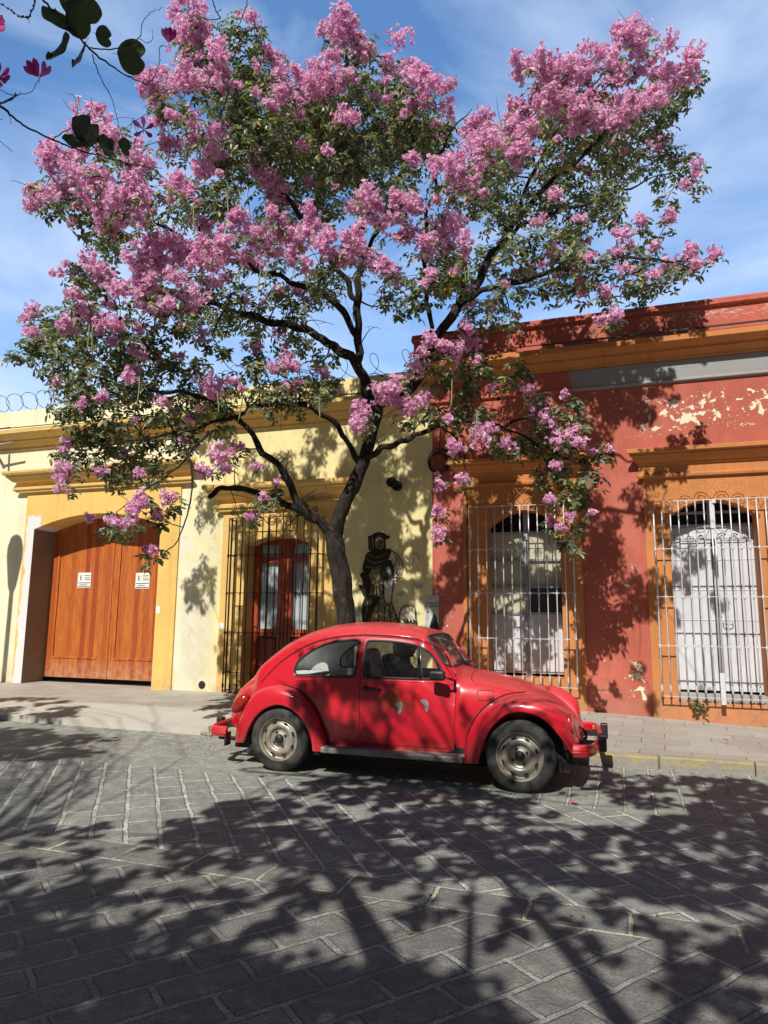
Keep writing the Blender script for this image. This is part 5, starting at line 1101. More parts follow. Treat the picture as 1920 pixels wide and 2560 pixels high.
q = MB(); vv_ = on_side([(-0.44, 0.50), (-0.40, 0.50), (-0.40, 0.545), (-0.425, 0.535), (-0.44, 0.53)], 0.0)

# ---- driver
pd = thing('person', 'driver with bobbed dark hair and dark top sitting at the wheel of the red car', 'person', (CX + 1.0, CY + 0.31, 0.5))
def skin_body(name, pts, edges, rad, mat, parent, root=0, sub=2):
    me = bpy.data.meshes.new(name); me.from_pydata(pts, edges, [])
    o = bpy.data.objects.new(name, me); COL.objects.link(o)
    o.modifiers.new('skin', 'SKIN'); 
    if not me.skin_vertices: me.attributes
    for i, sv in enumerate(me.skin_vertices[0].data):
        r = rad[i]; sv.radius = r if hasattr(r, '__len__') else (r, r); sv.use_root = (i == root); 
    ss = o.modifiers.new('sub', 'SUBSURF'); ss.levels = sub; ss.render_levels = sub
    bake(o); o.data.materials.clear(); o.data.materials.append(mat); o.data.polygons.foreach_set('use_smooth', [True] * len(o.data.polygons)); carmesh(o); attach(o, parent); return o
m_skin = simple('brown_skin', (0.25, 0.13, 0.08), 0.55); m_top = simple('dark_top', (0.020, 0.019, 0.022), 0.8); m_hair = simple('dark_hair', (0.010, 0.008, 0.007), 0.5)
y0 = 0.31
P_ = [(1.03, y0, 0.56), (1.00, y0, 0.72), (0.99, y0, 0.92), (1.00, y0, 1.02), (1.01, y0, 1.09), (1.02, y0, 1.18), (1.03, y0, 1.27)]; E_ = [(i, i + 1) for i in range(6)]; Rd = [(0.15, 0.17), (0.12, 0.15), (0.12, 0.17), (0.07, 0.10), 0.048, 0.085, 0.080]
def limb(start, pts, rs):
    k = start
    for p_, r in zip(pts, rs): P_.append(p_); Rd.append(r); E_.append((k, len(P_) - 1)); k = len(P_) - 1
    return k
for sg in (-1, 1):
    hnd = limb(2, [(1.00, y0 + sg * 0.19, 0.98), (1.12, y0 + sg * 0.23, 0.80), (1.32, y0 + sg * 0.20, 0.90), (1.42, y0 + sg * 0.175, 0.945), (1.47, y0 + sg * 0.17, 0.965)], [0.055, 0.045, 0.036, 0.028, 0.034])
    for f in range(4): limb(hnd, [(1.515, y0 + sg * (0.155 + 0.012 * f), 0.985 - 0.018 * f), (1.525, y0 + sg * (0.140 + 0.012 * f), 0.965 - 0.018 * f)], [0.009, 0.007])
    limb(hnd, [(1.49, y0 + sg * 0.135, 0.985)], [0.010])
    limb(0, [(1.10, y0 + sg * 0.10, 0.54), (1.45, y0 + sg * 0.13, 0.56), (1.66, y0 + sg * 0.12, 0.34)], [0.085, 0.065, 0.05])
bd = skin_body('body', P_, E_, Rd, m_top, pd)
q = MB(); q.sphere((1.05, y0, 1.21), (0.088, 0.072, 0.112), 16)
q.sphere((1.135, y0, 1.20), (0.016, 0.013, 0.020), 8); q.sphere((1.045, y0 - 0.073, 1.205), (0.02, 0.008, 0.03), 8); q.sphere((1.045, y0 + 0.073, 1.205), (0.02, 0.008, 0.03), 8)
q.sphere((1.118, y0 - 0.03, 1.225), (0.012, 0.013, 0.008), 8, 1); q.sphere((1.118, y0 + 0.03, 1.225), (0.012, 0.013, 0.008), 8, 1); q.sphere((1.127, y0, 1.155), (0.012, 0.026, 0.006), 8, 1)
hd = carpart(q, 'head', [m_skin, m_hair], pd)
q = MB(); q.lathe([(0.0, 0.155), (0.05, 0.150), (0.092, 0.115), (0.108, 0.06), (0.112, 0.0), (0.118, -0.055), (0.120, -0.085), (0.095, -0.082), (0.085, -0.02), (0.08, 0.05), (0.0, 0.10)], (1.022, y0, 1.19), 'z', 24)
q.v = [(x + (0.02 if x > 1.03 else 0) * 0 - (0.03 if (x > 1.09 and z < 1.25) else 0), y, z) for x, y, z in q.v]; carpart(q, 'hair', m_hair, pd)

# ================================================================== the pink flowering tree
def bark(name, c1, c2):
    t = NT(name); n = t.noise(17, 8, 0.75, vec=t.map(scale=(1, 1, 0.24)), dist=0.9); n2 = t.noise(9, 6, 0.7)
    c = t.mix(t.ramp(n, 0.35, 0.7), c1, c2); c = t.mix(t.math('MULTIPLY', t.ramp(n2, 0.56, 0.66), 0.6), c, tuple(v * 2.2 for v in c2))
    t.bump(n, 1.0, 0.03); return t.fin(c, 0.9, Specular_IOR_Level=0.2)
m_bark = bark('dark_bark', (0.006, 0.005, 0.0045), (0.062, 0.050, 0.041))
m_twig = simple('pale_twig', (0.26, 0.22, 0.17), 0.8, 0, 0.4, 5)
m_leaf = leaf_mat('trumpet_tree_leaf', (0.045, 0.062, 0.036), (0.240, 0.280, 0.165), 0.34, 0.38)
m_petal = petal_mat('pink_petal', (0.76, 0.29, 0.56), (0.94, 0.56, 0.78), (0.98, 0.82, 0.91), 0.52)
m_pod = simple('green_pod', (0.22, 0.27, 0.09), 0.6, 0, 0.3, 4)
TY = 8.5
tree = thing('pink_flowering_tree', 'large spreading tree covered in pink blossom growing from the pavement behind the red car', 'tree', (-3.48, TY, 0.13))
trunk = MB(); LIMB_PTS = []; LIMB_R = []
def limb_px(pts, rad, n=None, wob=0.02, side=8):
    """limb from photograph pixels (source px) with the distance of each point"""
    C = np.array([at_y(a, b, yy) for a, b, yy in pts]); m_ = n or len(pts) * 6
    P = catmull(C, m_); rr = catmull(np.array([[r, 0] for r in rad]), m_)[:, 0]
    ph = RNG.uniform(0, 6, 3)
    rad_k = 0.86 if pts[0][2] != TY or len(pts) > 6 else 1.0; rr = rr * rad_k
    for i in range(1, m_ - 1): P[i] += 0.6 * wob * np.array([math.sin(i * 1.1 + ph[0]), math.sin(i * 0.9 + ph[1]), math.sin(i * 1.3 + ph[2])])
    trunk.tube([tuple(p) for p in P], [max(0.004, float(r)) for r in rr], side)
    LIMB_PTS.extend(P); LIMB_R.extend(rr); return P
# trunk
tb = at_z(848, 1822, 0.10); tb = np.array([-3.46, TY, 0.08])
limb_px([(843, 1830, TY), (858, 1700, TY), (864, 1560, TY), (856, 1460, TY), (838, 1370, TY), (834, 1318, TY)], [0.17, 0.135, 0.125, 0.13, 0.125, 0.12], 30, 0.008, 14)
limb_px([(836, 1360, TY), (848, 1290, TY), (873, 1235, TY + .05), (905, 1165, TY + .1), (922, 1110, TY + .1), (940, 1040, TY), (950, 990, TY)], [0.115, 0.118, 0.108, 0.10, 0.10, 0.092, 0.085], 36, 0.010, 12)
limb_px([(838, 1350, TY), (815, 1318, TY - .05), (775, 1287, TY - .2), (742, 1250, TY - .3), (722, 1205, TY - .4), (695, 1160, TY - .5), (655, 1130, TY - .6), (615, 1065, TY - .7), (580, 1040, TY - .9), (520, 1000, TY - 1.2), (455, 980, TY - 1.5), (380, 978, TY - 1.8), (290, 960, TY - 2.0), (200, 920, TY - 2.1)], [0.095, 0.08, 0.075, 0.066, 0.06, 0.055, 0.05, 0.045, 0.042, 0.036, 0.03, 0.024, 0.017, 0.008], 60, 0.02, 10)
limb_px([(765, 1282, TY - .2), (720, 1262, TY - .35), (665, 1240, TY - .5), (605, 1222, TY - .7), (550, 1222, TY - .8), (524, 1244, TY - .9)], [0.06, 0.052, 0.048, 0.044, 0.04, 0.034], 30, 0.01, 9)
limb_px([(903, 1165, TY + .1), (870, 1110, TY), (839, 1062, TY - .2), (775, 1018, TY - .5), (694, 1006, TY - .8), (640, 1018, TY - 1.0), (560, 1050, TY - 1.3), (450, 1080, TY - 1.7), (340, 1100, TY - 2.0), (240, 1120, TY - 2.2)], [0.05, 0.045, 0.042, 0.04, 0.036, 0.03, 0.025, 0.02, 0.014, 0.006], 44, 0.03, 8)
limb_px([(940, 1050, TY), (920, 985, TY), (893, 912, TY - .1), (840, 870, TY - .3), (800, 846, TY - .4), (752, 819, TY - .6), (665, 803, TY - .9), (560, 770, TY - 1.2), (450, 740, TY - 1.5), (330, 720, TY - 1.8), (210, 740, TY - 2.0)], [0.09, 0.085, 0.078, 0.068, 0.064, 0.06, 0.052, 0.042, 0.032, 0.022, 0.008], 60, 0.03, 10)
limb_px([(895, 920, TY), (896, 833, TY), (893, 755, TY - .1), (897, 678, TY - .2), (905, 560, TY - .3), (895, 430, TY - .4), (880, 300, TY - .5), (865, 160, TY - .5), (870, 60, TY - .5)], [0.07, 0.065, 0.058, 0.052, 0.045, 0.036, 0.028, 0.018, 0.006], 50, 0.035, 9)
limb_px([(898, 850, TY), (850, 770, TY - .2), (783, 728, TY - .5), (690, 690, TY - .9), (580, 650, TY - 1.3), (470, 600, TY - 1.6), (350, 540, TY - 1.9), (230, 500, TY - 2.1), (120, 480, TY - 2.2)], [0.055, 0.05, 0.044, 0.038, 0.032, 0.026, 0.02, 0.013, 0.005], 50, 0.04, 8)
limb_px([(893, 760, TY - .1), (855, 688, TY - .3), (775, 570, TY - .6), (694, 463, TY - .9), (654, 370, TY - 1.0), (579, 231, TY - 1.2), (521, 116, TY - 1.3), (480, 40, TY - 1.3)], [0.045, 0.042, 0.038, 0.033, 0.028, 0.02, 0.012, 0.005], 44, 0.04, 8)
limb_px([(945, 1010, TY), (985, 985, TY + .05), (1034, 962, TY + .1), (1060, 905, TY + .2), (1086, 850, TY + .2), (1130, 790, TY + .3), (1192, 704, TY + .5), (1250, 610, TY + .7), (1310, 530, TY + .8), (1372, 460, TY + .9), (1440, 405, TY + 1.0), (1530, 310, TY + 1.1), (1620, 190, TY + 1.1)], [0.09, 0.088, 0.086, 0.084, 0.08, 0.075, 0.068, 0.06, 0.052, 0.044, 0.036, 0.022, 0.006], 64, 0.03, 10)
limb_px([(1150, 765, TY + .3), (1209, 725, TY + .3), (1290, 705, TY + .2), (1365, 683, TY + .1), (1452, 660, TY), (1570, 645, TY - .1), (1683, 652, TY - .2), (1780, 648, TY - .2)], [0.05, 0.046, 0.042, 0.038, 0.032, 0.024, 0.015, 0.005], 44, 0.03, 8)
limb_px([(1260, 600, TY + .5), (1320, 555, TY + .3), (1388, 527, TY + .2), (1480, 505, TY), (1570, 470, TY - .1), (1680, 430, TY - .2)], [0.035, 0.032, 0.028, 0.022, 0.015, 0.005], 34, 0.03, 7)
limb_px([(1080, 860, TY + .2), (1070, 740, TY), (1060, 600, TY - .2), (1085, 470, TY - .3), (1110, 360, TY - .4), (1180, 270, TY - .4)], [0.04, 0.036, 0.032, 0.026, 0.018, 0.006], 36, 0.04, 7)
limb_px([(897, 690, TY - .2), (950, 560, TY), (1000, 440, TY + .2), (1040, 340, TY + .3), (1060, 270, TY + .3)], [0.036, 0.032, 0.026, 0.018, 0.006], 30, 0.04, 7)
limb_px([(1255, 605, TY + .5), (1330, 440, TY + .9), (1390, 330, TY + 1.0), (1450, 240, TY + 1.0), (1540, 160, TY + 1.0)], [0.04, 0.034, 0.027, 0.018, 0.006], 34, 0.03, 7)
limb_px([(912, 1150, TY + .1), (955, 1120, TY - .1), (1005, 1105, TY + .1), (1045, 1085, TY + .3), (1120, 1060, TY + .5), (1200, 1055, TY + .7), (1280, 1078, TY + .8), (1370, 1120, TY + .8), (1440, 1160, TY + .8)], [0.05, 0.046, 0.042, 0.038, 0.033, 0.028, 0.022, 0.013, 0.005], 46, 0.025, 8)
limb_px([(1250, 1070, TY + .8), (1330, 1040, TY + .8), (1400, 1030, TY + .9), (1470, 1060, TY + .9)], [0.02, 0.017, 0.012, 0.004], 24, 0.02, 6)
limb_px([(1330, 1100, TY + .8), (1380, 1180, TY + .8), (1410, 1260, TY + .8), (1430, 1330, TY + .8)], [0.016, 0.012, 0.008, 0.004], 24, 0.02, 6)
limb_px([(1100, 1065, TY + .4), (1150, 1110, TY + .4), (1165, 1190, TY + .4), (1150, 1290, TY + .4)], [0.016, 0.012, 0.008, 0.004], 20, 0.02, 6)
limb_px([(450, 1080, TY - 1.7), (480, 1180, TY - 1.8), (470, 1280, TY - 1.85), (430, 1370, TY - 1.9), (370, 1400, TY - 1.95)], [0.016, 0.013, 0.010, 0.007, 0.004], 26, 0.015, 6)
limb_px([(520, 1080, TY - 1.5), (440, 1170, TY - 1.8), (360, 1230, TY - 1.95), (290, 1280, TY - 2.0)], [0.016, 0.012, 0.009, 0.004], 24, 0.02, 6)
LP = np.array(LIMB_PTS); LR = np.array(LIMB_R)

PINK = """415,40,42 432,88,32 450,150,38 350,188,38 405,178,38 482,180,42 470,128,24 548,40,18 592,130,24 612,192,28 640,212,28 702,172,42 678,192,38 735,160,38 755,45,46 720,62,24 790,110,32 850,132,36 900,168,32 740,250,22 942,214,46 890,226,28 382,250,18
205,285,42 240,290,34 120,350,40 162,370,40 90,415,36 190,385,36 232,440,44 270,445,40 322,402,44 370,300,34 420,290,28 462,370,44 560,392,46 602,410,32 400,402,34 330,470,34 250,482,34 150,420,26 300,350,26
340,560,54 302,612,48 412,572,52 472,552,48 350,650,52 410,642,42 312,642,38 270,720,30 200,690,38 152,702,22 230,592,30 520,480,48 582,510,48 642,512,44 682,490,40 752,542,46 702,546,32 800,560,40 792,440,36 840,470,42 900,520,42 962,512,42 1002,542,26 920,450,36 850,592,26 642,572,30 560,562,34 600,470,28 445,500,30
950,375,32 992,382,42 890,360,26 1040,300,54 1090,290,48 1132,230,44 1152,140,40 1202,152,44 1182,202,44 1222,242,42 1272,232,42 1252,152,40 1302,132,38 1372,80,40 1332,152,38 1402,132,40 1442,152,36 1492,132,30 1422,212,34 1382,222,38 1342,240,32 1302,232,34 1112,332,40 1152,312,34 1060,340,36 1500,395,22 1250,480,20 1202,430,18 1412,540,18 1542,560,20 1500,582,14 1442,480,20 1412,602,18 1352,592,14 1430,310,18
935,765,42 1005,752,40 1002,708,24 840,832,36 872,880,34 922,872,30 790,900,28 782,922,22 480,855,32 512,830,22 642,800,28 652,832,18 300,790,28 292,822,18 232,862,18 482,1000,26 452,1022,18 560,760,18 150,1020,24 145,1055,14 302,1100,34 270,1130,24 372,1080,22 312,1082,18 190,880,14 560,1010,14 520,970,16
982,972,24 1032,940,24 1062,930,18 1002,1040,18 952,1050,18 950,1108,18 952,1155,18 1182,920,28 1212,960,26 1162,900,22 1142,850,14 1202,1010,14 1252,960,16 1192,1080,18 1232,1120,14 1212,1142,12 1282,980,12 1065,845,14 545,1118,10 340,1190,10 1280,1110,8 1330,690,20 1300,700,14"""
GREEN = """430,120,46 520,72,40 562,120,46 502,200,54 562,240,64 632,262,54 682,282,54 722,322,54 802,302,64 862,252,54 862,332,54 922,312,46 782,182,36 852,182,36 602,332,54 522,332,54 452,302,46 382,232,26 350,222,22 652,362,46 722,402,46 782,372,46 302,352,36 252,352,46 152,422,36 120,442,32 182,472,36 232,512,36 382,462,46 432,442,46 482,432,36 652,442,46 702,462,36 862,422,36 602,462,36 1002,432,46 1052,372,46 1082,422,46 1102,472,54 962,582,46 922,622,44 882,652,40 992,602,36 835,650,26 740,260,44 700,230,40 760,120,30 620,300,50 690,350,50 560,300,50 840,290,50 900,270,44 760,330,54 950,300,40
1182,272,36 1222,332,42 1262,302,46 1322,292,42 1372,282,36 1422,262,32 1472,192,28 1502,162,18 1442,222,22 1332,352,42 1392,332,36 1442,332,32 1432,382,28 1482,362,28 1252,402,42 1192,382,36 1172,442,46 1242,462,46 1312,442,36 1132,542,46 1182,522,46 1232,552,46 1282,582,40 1342,562,36 1382,612,32 1442,602,26 1472,582,22 1502,552,18 1132,622,40 1082,642,36 1192,622,36 1252,632,34 1312,642,26 1052,682,34 1102,702,26 1380,500,26 1440,440,20 1060,560,40 1010,660,30
202,592,36 162,602,26 182,642,36 132,692,40 92,692,26 62,752,30 30,772,16 102,762,36 162,772,46 222,762,46 282,762,36 142,832,36 202,832,46 262,832,40 332,822,36 382,802,36 422,792,30 152,892,36 222,902,46 292,892,36 252,952,36 312,942,40 202,992,36 262,1012,40 332,992,36 392,962,36 152,992,30 130,982,16 480,762,22 452,742,22 562,862,36 602,802,36 562,792,32 682,822,32 692,862,26 642,882,26 592,882,26 542,732,26 622,742,30 662,742,26 482,692,36 422,702,36 542,662,46 602,642,36 652,642,36 702,612,36 100,720,34 150,730,36 200,700,36 260,690,36 300,740,36 350,780,36 250,800,40 180,860,40 120,800,34 300,850,38 360,900,34 420,850,32 460,880,28 400,940,30 280,990,36 220,950,36 170,940,34 330,1030,30 260,1040,28 500,830,28 540,800,28 620,850,32 700,780,30 640,690,36 560,700,34 500,640,36 450,660,36 720,830,24 232,1132,26 262,1152,24 352,1122,16 320,1192,12 320,1222,12 430,640,40 380,700,36 330,740,34 430,900,30 480,930,26 370,880,34
950,812,28 902,802,26 1012,812,32 1052,792,26 1002,852,28 962,902,36 1002,902,36 1082,832,22 1122,802,26 1162,882,36 1222,902,42 1242,942,36 1152,962,36 1112,972,26 1082,962,22 1202,982,36 1262,1002,32 1222,1052,36 1252,1082,32 1282,1042,26 1302,982,22 1172,1032,24 1252,1152,20 1222,1172,16 1240,1192,10 572,1085,22 548,1122,16 600,1060,16 1190,1140,20 1050,900,26"""
def parse(s_): return [tuple(float(v) for v in w.split(',')) for w in s_.split()]
def base_depth(u, v):
    """how far back the crown lies at this place: the left side leans over the street"""
    l = min(max((u - 60) / 800, 0), 1); d = 6.25 + 2.2 * l
    if u > 1000: d = 8.45 + (1.2 if v < 430 else -0.25) * min((u - 1000) / 400, 1)
    if v > 700 and u > 880: d = 8.5 + 0.85 * min((u - 880) / 300, 1)
    if v > 1050 and u < 450: d = 6.55
    return d
blobs = []
for kind, txt in (('P', PINK), ('G', GREEN)):
    for u, v, r in parse(txt):
        s_ = 0.9 if v < 720 else 0.45
        if v < 260: v += 12
        yy = base_depth(u, v) + (random.uniform(-1.35, 0.05) * s_ if kind == 'P' else random.uniform(-0.7, 1.3) * s_)
        c = v_y(u, v, yy); blobs.append((kind, c, r * VS / FPX * np.linalg.norm(c - np.array([0, 0, CAM_H])), u, v))
# hidden rear half of the crown (behind the visible clusters, over the roofs)
for kind, txt in (('P', PINK), ('G', GREEN)):
    for i, (u, v, r) in enumerate(parse(txt)):
        if v < 620 and i % 3 == 0 and 200 < u < 1400:
            yy = base_depth(u, v) + random.uniform(1.4, 2.6); c = v_y(u, v + 10, yy); blobs.append((kind, c, r * VS / FPX * np.linalg.norm(c) * 1.0, u, v))
twigs = MB()
def twig(a, b, r0, r1, sagf=0.12, n=6, mb=None, side=5):
    a, b = np.array(a), np.array(b); L = np.linalg.norm(b - a); off = RNG.normal(0, 0.10 * L, 3); off[2] -= 0.0
    pts = [tuple(a + (b - a) * t + off * math.sin(math.pi * t) + np.array([0, 0, sagf * L * math.sin(math.pi * t)])) for t in np.linspace(0, 1, n)]
    (mb or twigs).tube(pts, list(np.linspace(r0, r1, n)), side); return pts
lp_, ln_, ls_ = [], [], []          # leaf positions, normals, sizes
fp_, fn_, fs_ = [], [], []          # flowers
NODES = [p for p in LP]; NR_ = list(LR)
todo = list(range(len(blobs))); dist_ = np.array([np.min(np.linalg.norm(LP - blobs[i][1], axis=1)) for i in todo]); near_ = [int(np.argmin(np.linalg.norm(LP - blobs[i][1], axis=1))) for i in todo]
done = np.zeros(len(todo), bool)
for _ in todo:                                       # grow the twigs outwards, each cluster from the closest wood
    i = int(np.argmin(np.where(done, 1e9, dist_))); done[i] = True; c = blobs[i][1]; j = near_[i]
    if dist_[i] > 0.10:
        r0 = min(0.015, max(0.006, NR_[j] * 0.7)); pts = twig(NODES[j], c, r0, 0.0045, 0.06); new = [np.array(p) for p in pts[1:]]
    else: r0 = 0.006; new = [c]
    for p in new:
        NODES.append(p); NR_.append(r0 * 0.75); dd = np.array([np.linalg.norm(b[1] - p) for b in blobs])
        upd = (dd < dist_) & ~done
        for k in np.where(upd)[0]: dist_[k] = dd[k]; near_[k] = len(NODES) - 1
def puff(c, rs):
    nf = int(rs * rs * 2000) + 5
    q = RNG.normal(0, 1, (nf, 3)); q /= np.linalg.norm(q, axis=1, keepdims=True); q[:, 2] = q[:, 2] * 0.85 + 0.12
    fp_.append(c + q * rs * RNG.uniform(0.65, 1.4, 3) * RNG.uniform(0.30, 1.18, (nf, 1))); fn_.append(q + RNG.normal(0, 0.35, q.shape)); fs_.append(RNG.uniform(0.029, 0.046, nf))
for kind, c, r, u, v in blobs:
    for _ in range(3 if r > 0.15 else 1):
        e = c + RNG.normal(0, r * 0.6, 3); twig(c, e, 0.005, 0.0025, 0.05, 4, side=4)
    if kind == 'P':
        nsub = max(1, int(round((r / 0.115) ** 1.9)))
        for _s in range(nsub):
            sc_ = c + (np.clip(RNG.normal(0, 1, 3), -1.4, 1.4) * np.array([r * 0.47, r * 0.46, r * 0.42]) if nsub > 1 else 0)
            puff(sc_ + np.array([0, -0.10, 0.0]), min(r, RNG.uniform(0.080, 0.155)))
        nl = int(r * 60); q = RNG.normal(0, 1, (nl, 3)); q /= np.maximum(1.0, np.linalg.norm(q, axis=1, keepdims=True) / 1.25); lp_.append(c + q * r * 0.75 + np.array([0, r * 0.35, -r * 0.25])); ln_.append(q * 0.5 + np.array([0, -0.45, 0.75])); ls_.append(RNG.uniform(0.085, 0.125, nl))
    else:
        big = v > 720 and u > 880
        nl = int((r / 0.1) ** 2 * ((6.2 if (480 < u < 1080 and v < 660) else 5.2) if v < 720 else 5.8 if not big else 5.0)) + 3
        q = RNG.normal(0, 1, (nl, 3)); q *= (RNG.uniform(0, 1, (nl, 1)) ** 0.4) / np.linalg.norm(q, axis=1, keepdims=True)
        lp_.append(c + q * r * 1.12); ln_.append(q * 0.7 + RNG.normal(0, 0.35, q.shape) + np.array([0, -0.25, 0.75])); ls_.append(RNG.uniform(0.085, 0.135, nl) * (1.22 if big else 1.0))
        for _s in range(RNG.integers(0, 4) if v < 760 else RNG.integers(0, 2)):
            puff(c + np.clip(RNG.normal(0, r * 0.42, 3), -r * 0.7, r * 0.7) + np.array([0, -r * 0.9, 0.04]), RNG.uniform(0.05, 0.105))
# bare twigs in the open middle of the crown
for _ in range(70):
    a = LP[RNG.integers(0, len(LP))]
    p_ = to_px(a)
    if p_ is None or not (560 < p_[0] < 1120 and 780 < p_[1] < 1330): continue
    e = a + np.array([RNG.normal(0, 0.35), RNG.normal(-0.1, 0.3), RNG.normal(0.05, 0.32)]); pts = twig(a, e, 0.009, 0.003, 0.1, 7)
    for _2 in range(3):
        k = RNG.integers(2, 6); twig(pts[k], np.array(pts[k]) + RNG.normal(0, 0.16, 3), 0.004, 0.002, 0.05, 4, side=4)
# leaf template: five leaflets on a stalk, folded along the middle
def leaflet(L, w, ang, droop):
    ca, sa = math.cos(ang), math.sin(ang); pts = []
    for (t_, s_, z_) in ((0.12, 0, 0), (0.42, w, 0.03), (0.72, w * 0.85, 0.0), (1.0, 0, -0.03), (0.72, -w * 0.85, 0.0), (0.42, -w, 0.03), ):
        x, y = t_ * L, s_ * L; z = (z_ - droop * t_ * t_) * L; pts.append((x * ca - y * sa, x * sa + y * ca, z))
    return pts, [(0, 1, 2, 3), (0, 3, 4, 5)]
tv, tf = [], []
for a, L in ((0, 1.0), (1.05, 0.9), (-1.05, 0.9), (2.1, 0.62), (-2.1, 0.62)):
    p_, f_ = leaflet(L, 0.21, a, 0.30); o_ = len(tv); tv += p_; tf += [tuple(i + o_ for i in q) for q in f_]
tv, tf = np.array(tv), np.array(tf)
V, F = scatter(tv, tf, np.concatenate(lp_), np.concatenate(ln_), np.concatenate(ls_))
V += RNG.normal(0, 0.004, V.shape)
np_mesh('foliage', V, F, m_leaf, tree)
# flower template: trumpet with five frilled lobes
fv, ff = [], []
for k in range(5):
    a0, a1, am = 2 * math.pi * k / 5, 2 * math.pi * (k + 1) / 5, 2 * math.pi * (k + .5) / 5
    o_ = len(fv)
    def pt(r, a, z): return (r * math.cos(a), r * math.sin(a), z)
    fv += [pt(0.10, a0, -1.1), pt(0.10, a1, -1.1), pt(0.34, a1, 0.0), pt(0.34, a0, 0.0), pt(0.92, am - 0.52, 0.18), pt(1.08, am, 0.34), pt(0.92, am + 0.52, 0.14)]
    ff += [(o_, o_ + 1, o_ + 2, o_ + 3), (o_ + 3, o_ + 2, o_ + 6, o_ + 4), (o_ + 4, o_ + 6, o_ + 5, o_ + 5)]
fv, ffq = np.array(fv), np.array([f for f in ff if f[2] != f[3]])
V, F = scatter(fv, ffq, np.concatenate(fp_), np.concatenate(fn_), np.concatenate(fs_))
V += RNG.normal(0, 0.004, V.shape)
np_mesh('blossom', V, F, m_petal, tree)
from mathutils import noise as mnoise
def roughen(mb, amp, f):
    for i, v in enumerate(mb.v):
        d = mnoise.noise_vector(Vector(v) * f) * amp + mnoise.noise_vector(Vector(v) * f * 2.7) * amp * 0.5; mb.v[i] = (v[0] + d.x, v[1] + d.y, v[2] + d.z)
roughen(trunk, 0.016, 5.5)
trunk.build('trunk', m_bark, tree, recalc=False)
twigs.build('twigs', m_bark, tree, recalc=False)
# hanging seed pods
q = MB()
pods = [(490, 440), (484, 500), (498, 480), (400, 620), (438, 570), (518, 600), (560, 610), (575, 600), (190, 730), (200, 735), (718, 595), (1176, 345), (1168, 350), (1010, 590), (1004, 600), (345, 690), (336, 700), (420, 470), (466, 540), (298, 845), (520, 880), (470, 870), (690, 880), (1028, 920), (975, 850)]
first = None
for i, (u, v) in enumerate(pods):
    p_ = v_y(u, v, base_depth(u, v) - 0.75)
    if first is None:
        q = MB(); q.tube([(0, 0, 0.16), (0.006, 0, 0.08), (0.012, 0.004, 0.0), (0.008, 0.0, -0.10), (-0.006, 0.0, -0.17)], [0.004, 0.008, 0.009, 0.008, 0.003], 6); first = q.build('seed_pod', m_pod); o = first
    else: o = first.copy(); COL.objects.link(o)
    o.location = p_; o.rotation_euler = (random.uniform(-.15, .15), random.uniform(-.15, .15), random.uniform(0, 6)); o.scale = (1, 1, random.uniform(0.8, 1.35))
    o.parent = tree; o.matrix_parent_inverse = Matrix.Translation(tree.location).inverted()

# ================================================================== orchid tree overhanging the street from behind the camera
m_oleaf = leaf_mat('orchid_tree_leaf', (0.035, 0.052, 0.034), (0.075, 0.100, 0.058), 0.22, 0.5)
m_nleaf = leaf_mat('near_orchid_leaf', (0.030, 0.046, 0.028), (0.070, 0.095, 0.050), 0.32, 0.45)
_t = m_nleaf.node_tree; _p = [n for n in _t.nodes if n.type == 'BSDF_PRINCIPLED'][0]; _c = _t.nodes.new('ShaderNodeTexCoord'); _n = _t.nodes.new('ShaderNodeTexNoise'); _n.inputs['Scale'].default_value = 55; _n.inputs['Detail'].default_value = 6; _t.links.new(_c.outputs['Object'], _n.inputs['Vector']); _b = _t.nodes.new('ShaderNodeBump'); _b.inputs['Strength'].default_value = 0.5; _b.inputs['Distance'].default_value = 0.004; _t.links.new(_n.outputs['Fac'], _b.inputs['Height']); _t.links.new(_b.outputs[0], _p.inputs['Normal'])
_mx = _t.nodes.new('ShaderNodeMixRGB'); _mx.blend_type = 'MULTIPLY'; _mx.inputs['Fac'].default_value = 0.8; _src = _p.inputs['Base Color'].links[0].from_socket; _rp = _t.nodes.new('ShaderNodeValToRGB'); _rp.color_ramp.elements[0].position = 0.35; _rp.color_ramp.elements[0].color = (0.45, 0.42, 0.35, 1); _rp.color_ramp.elements[1].position = 0.6; _t.links.new(_n.outputs['Fac'], _rp.inputs[0]); _t.links.new(_src, _mx.inputs['Color1']); _t.links.new(_rp.outputs[0], _mx.inputs['Color2']); _t.links.new(_mx.outputs[0], _p.inputs['Base Color'])
m_opetal = petal_mat('magenta_petal', (0.35, 0.02, 0.16), (0.48, 0.04, 0.24), (0.62, 0.14, 0.38), 0.35)
ot = thing('orchid_tree', 'dark branches with two lobed leaves and magenta flowers hanging into the upper left sky', 'tree', (-1.6, -1.6, 0.0))
TR = MB()
def lift(px, py, h):                                  # the point h metres back along the sun ray from a spot on the road
    gpt = at_z(px, py, 0.0); return gpt - np.array([math.tan(SUN_AZ) * h, h, -math.tan(SUN_EL) / math.cos(SUN_AZ) * h])
def shlimb(pts, rad, n=None, side=8):                 # limb known by the shadow it throws: (view u, v, distance back)
    C = np.array([lift(u * VS, v * VS, h) for u, v, h in pts]); m_ = n or len(pts) * 6
    P = catmull(C, m_); rr = catmull(np.array([[r, 0] for r in rad]), m_)[:, 0]
    TR.tube([tuple(p) for p in P], [max(0.004, float(r)) for r in rr], side); return P
trunk_top = lift(905 * VS, 2212 * VS, 4.0)
base = np.array([-1.05, -1.9, 0.0])
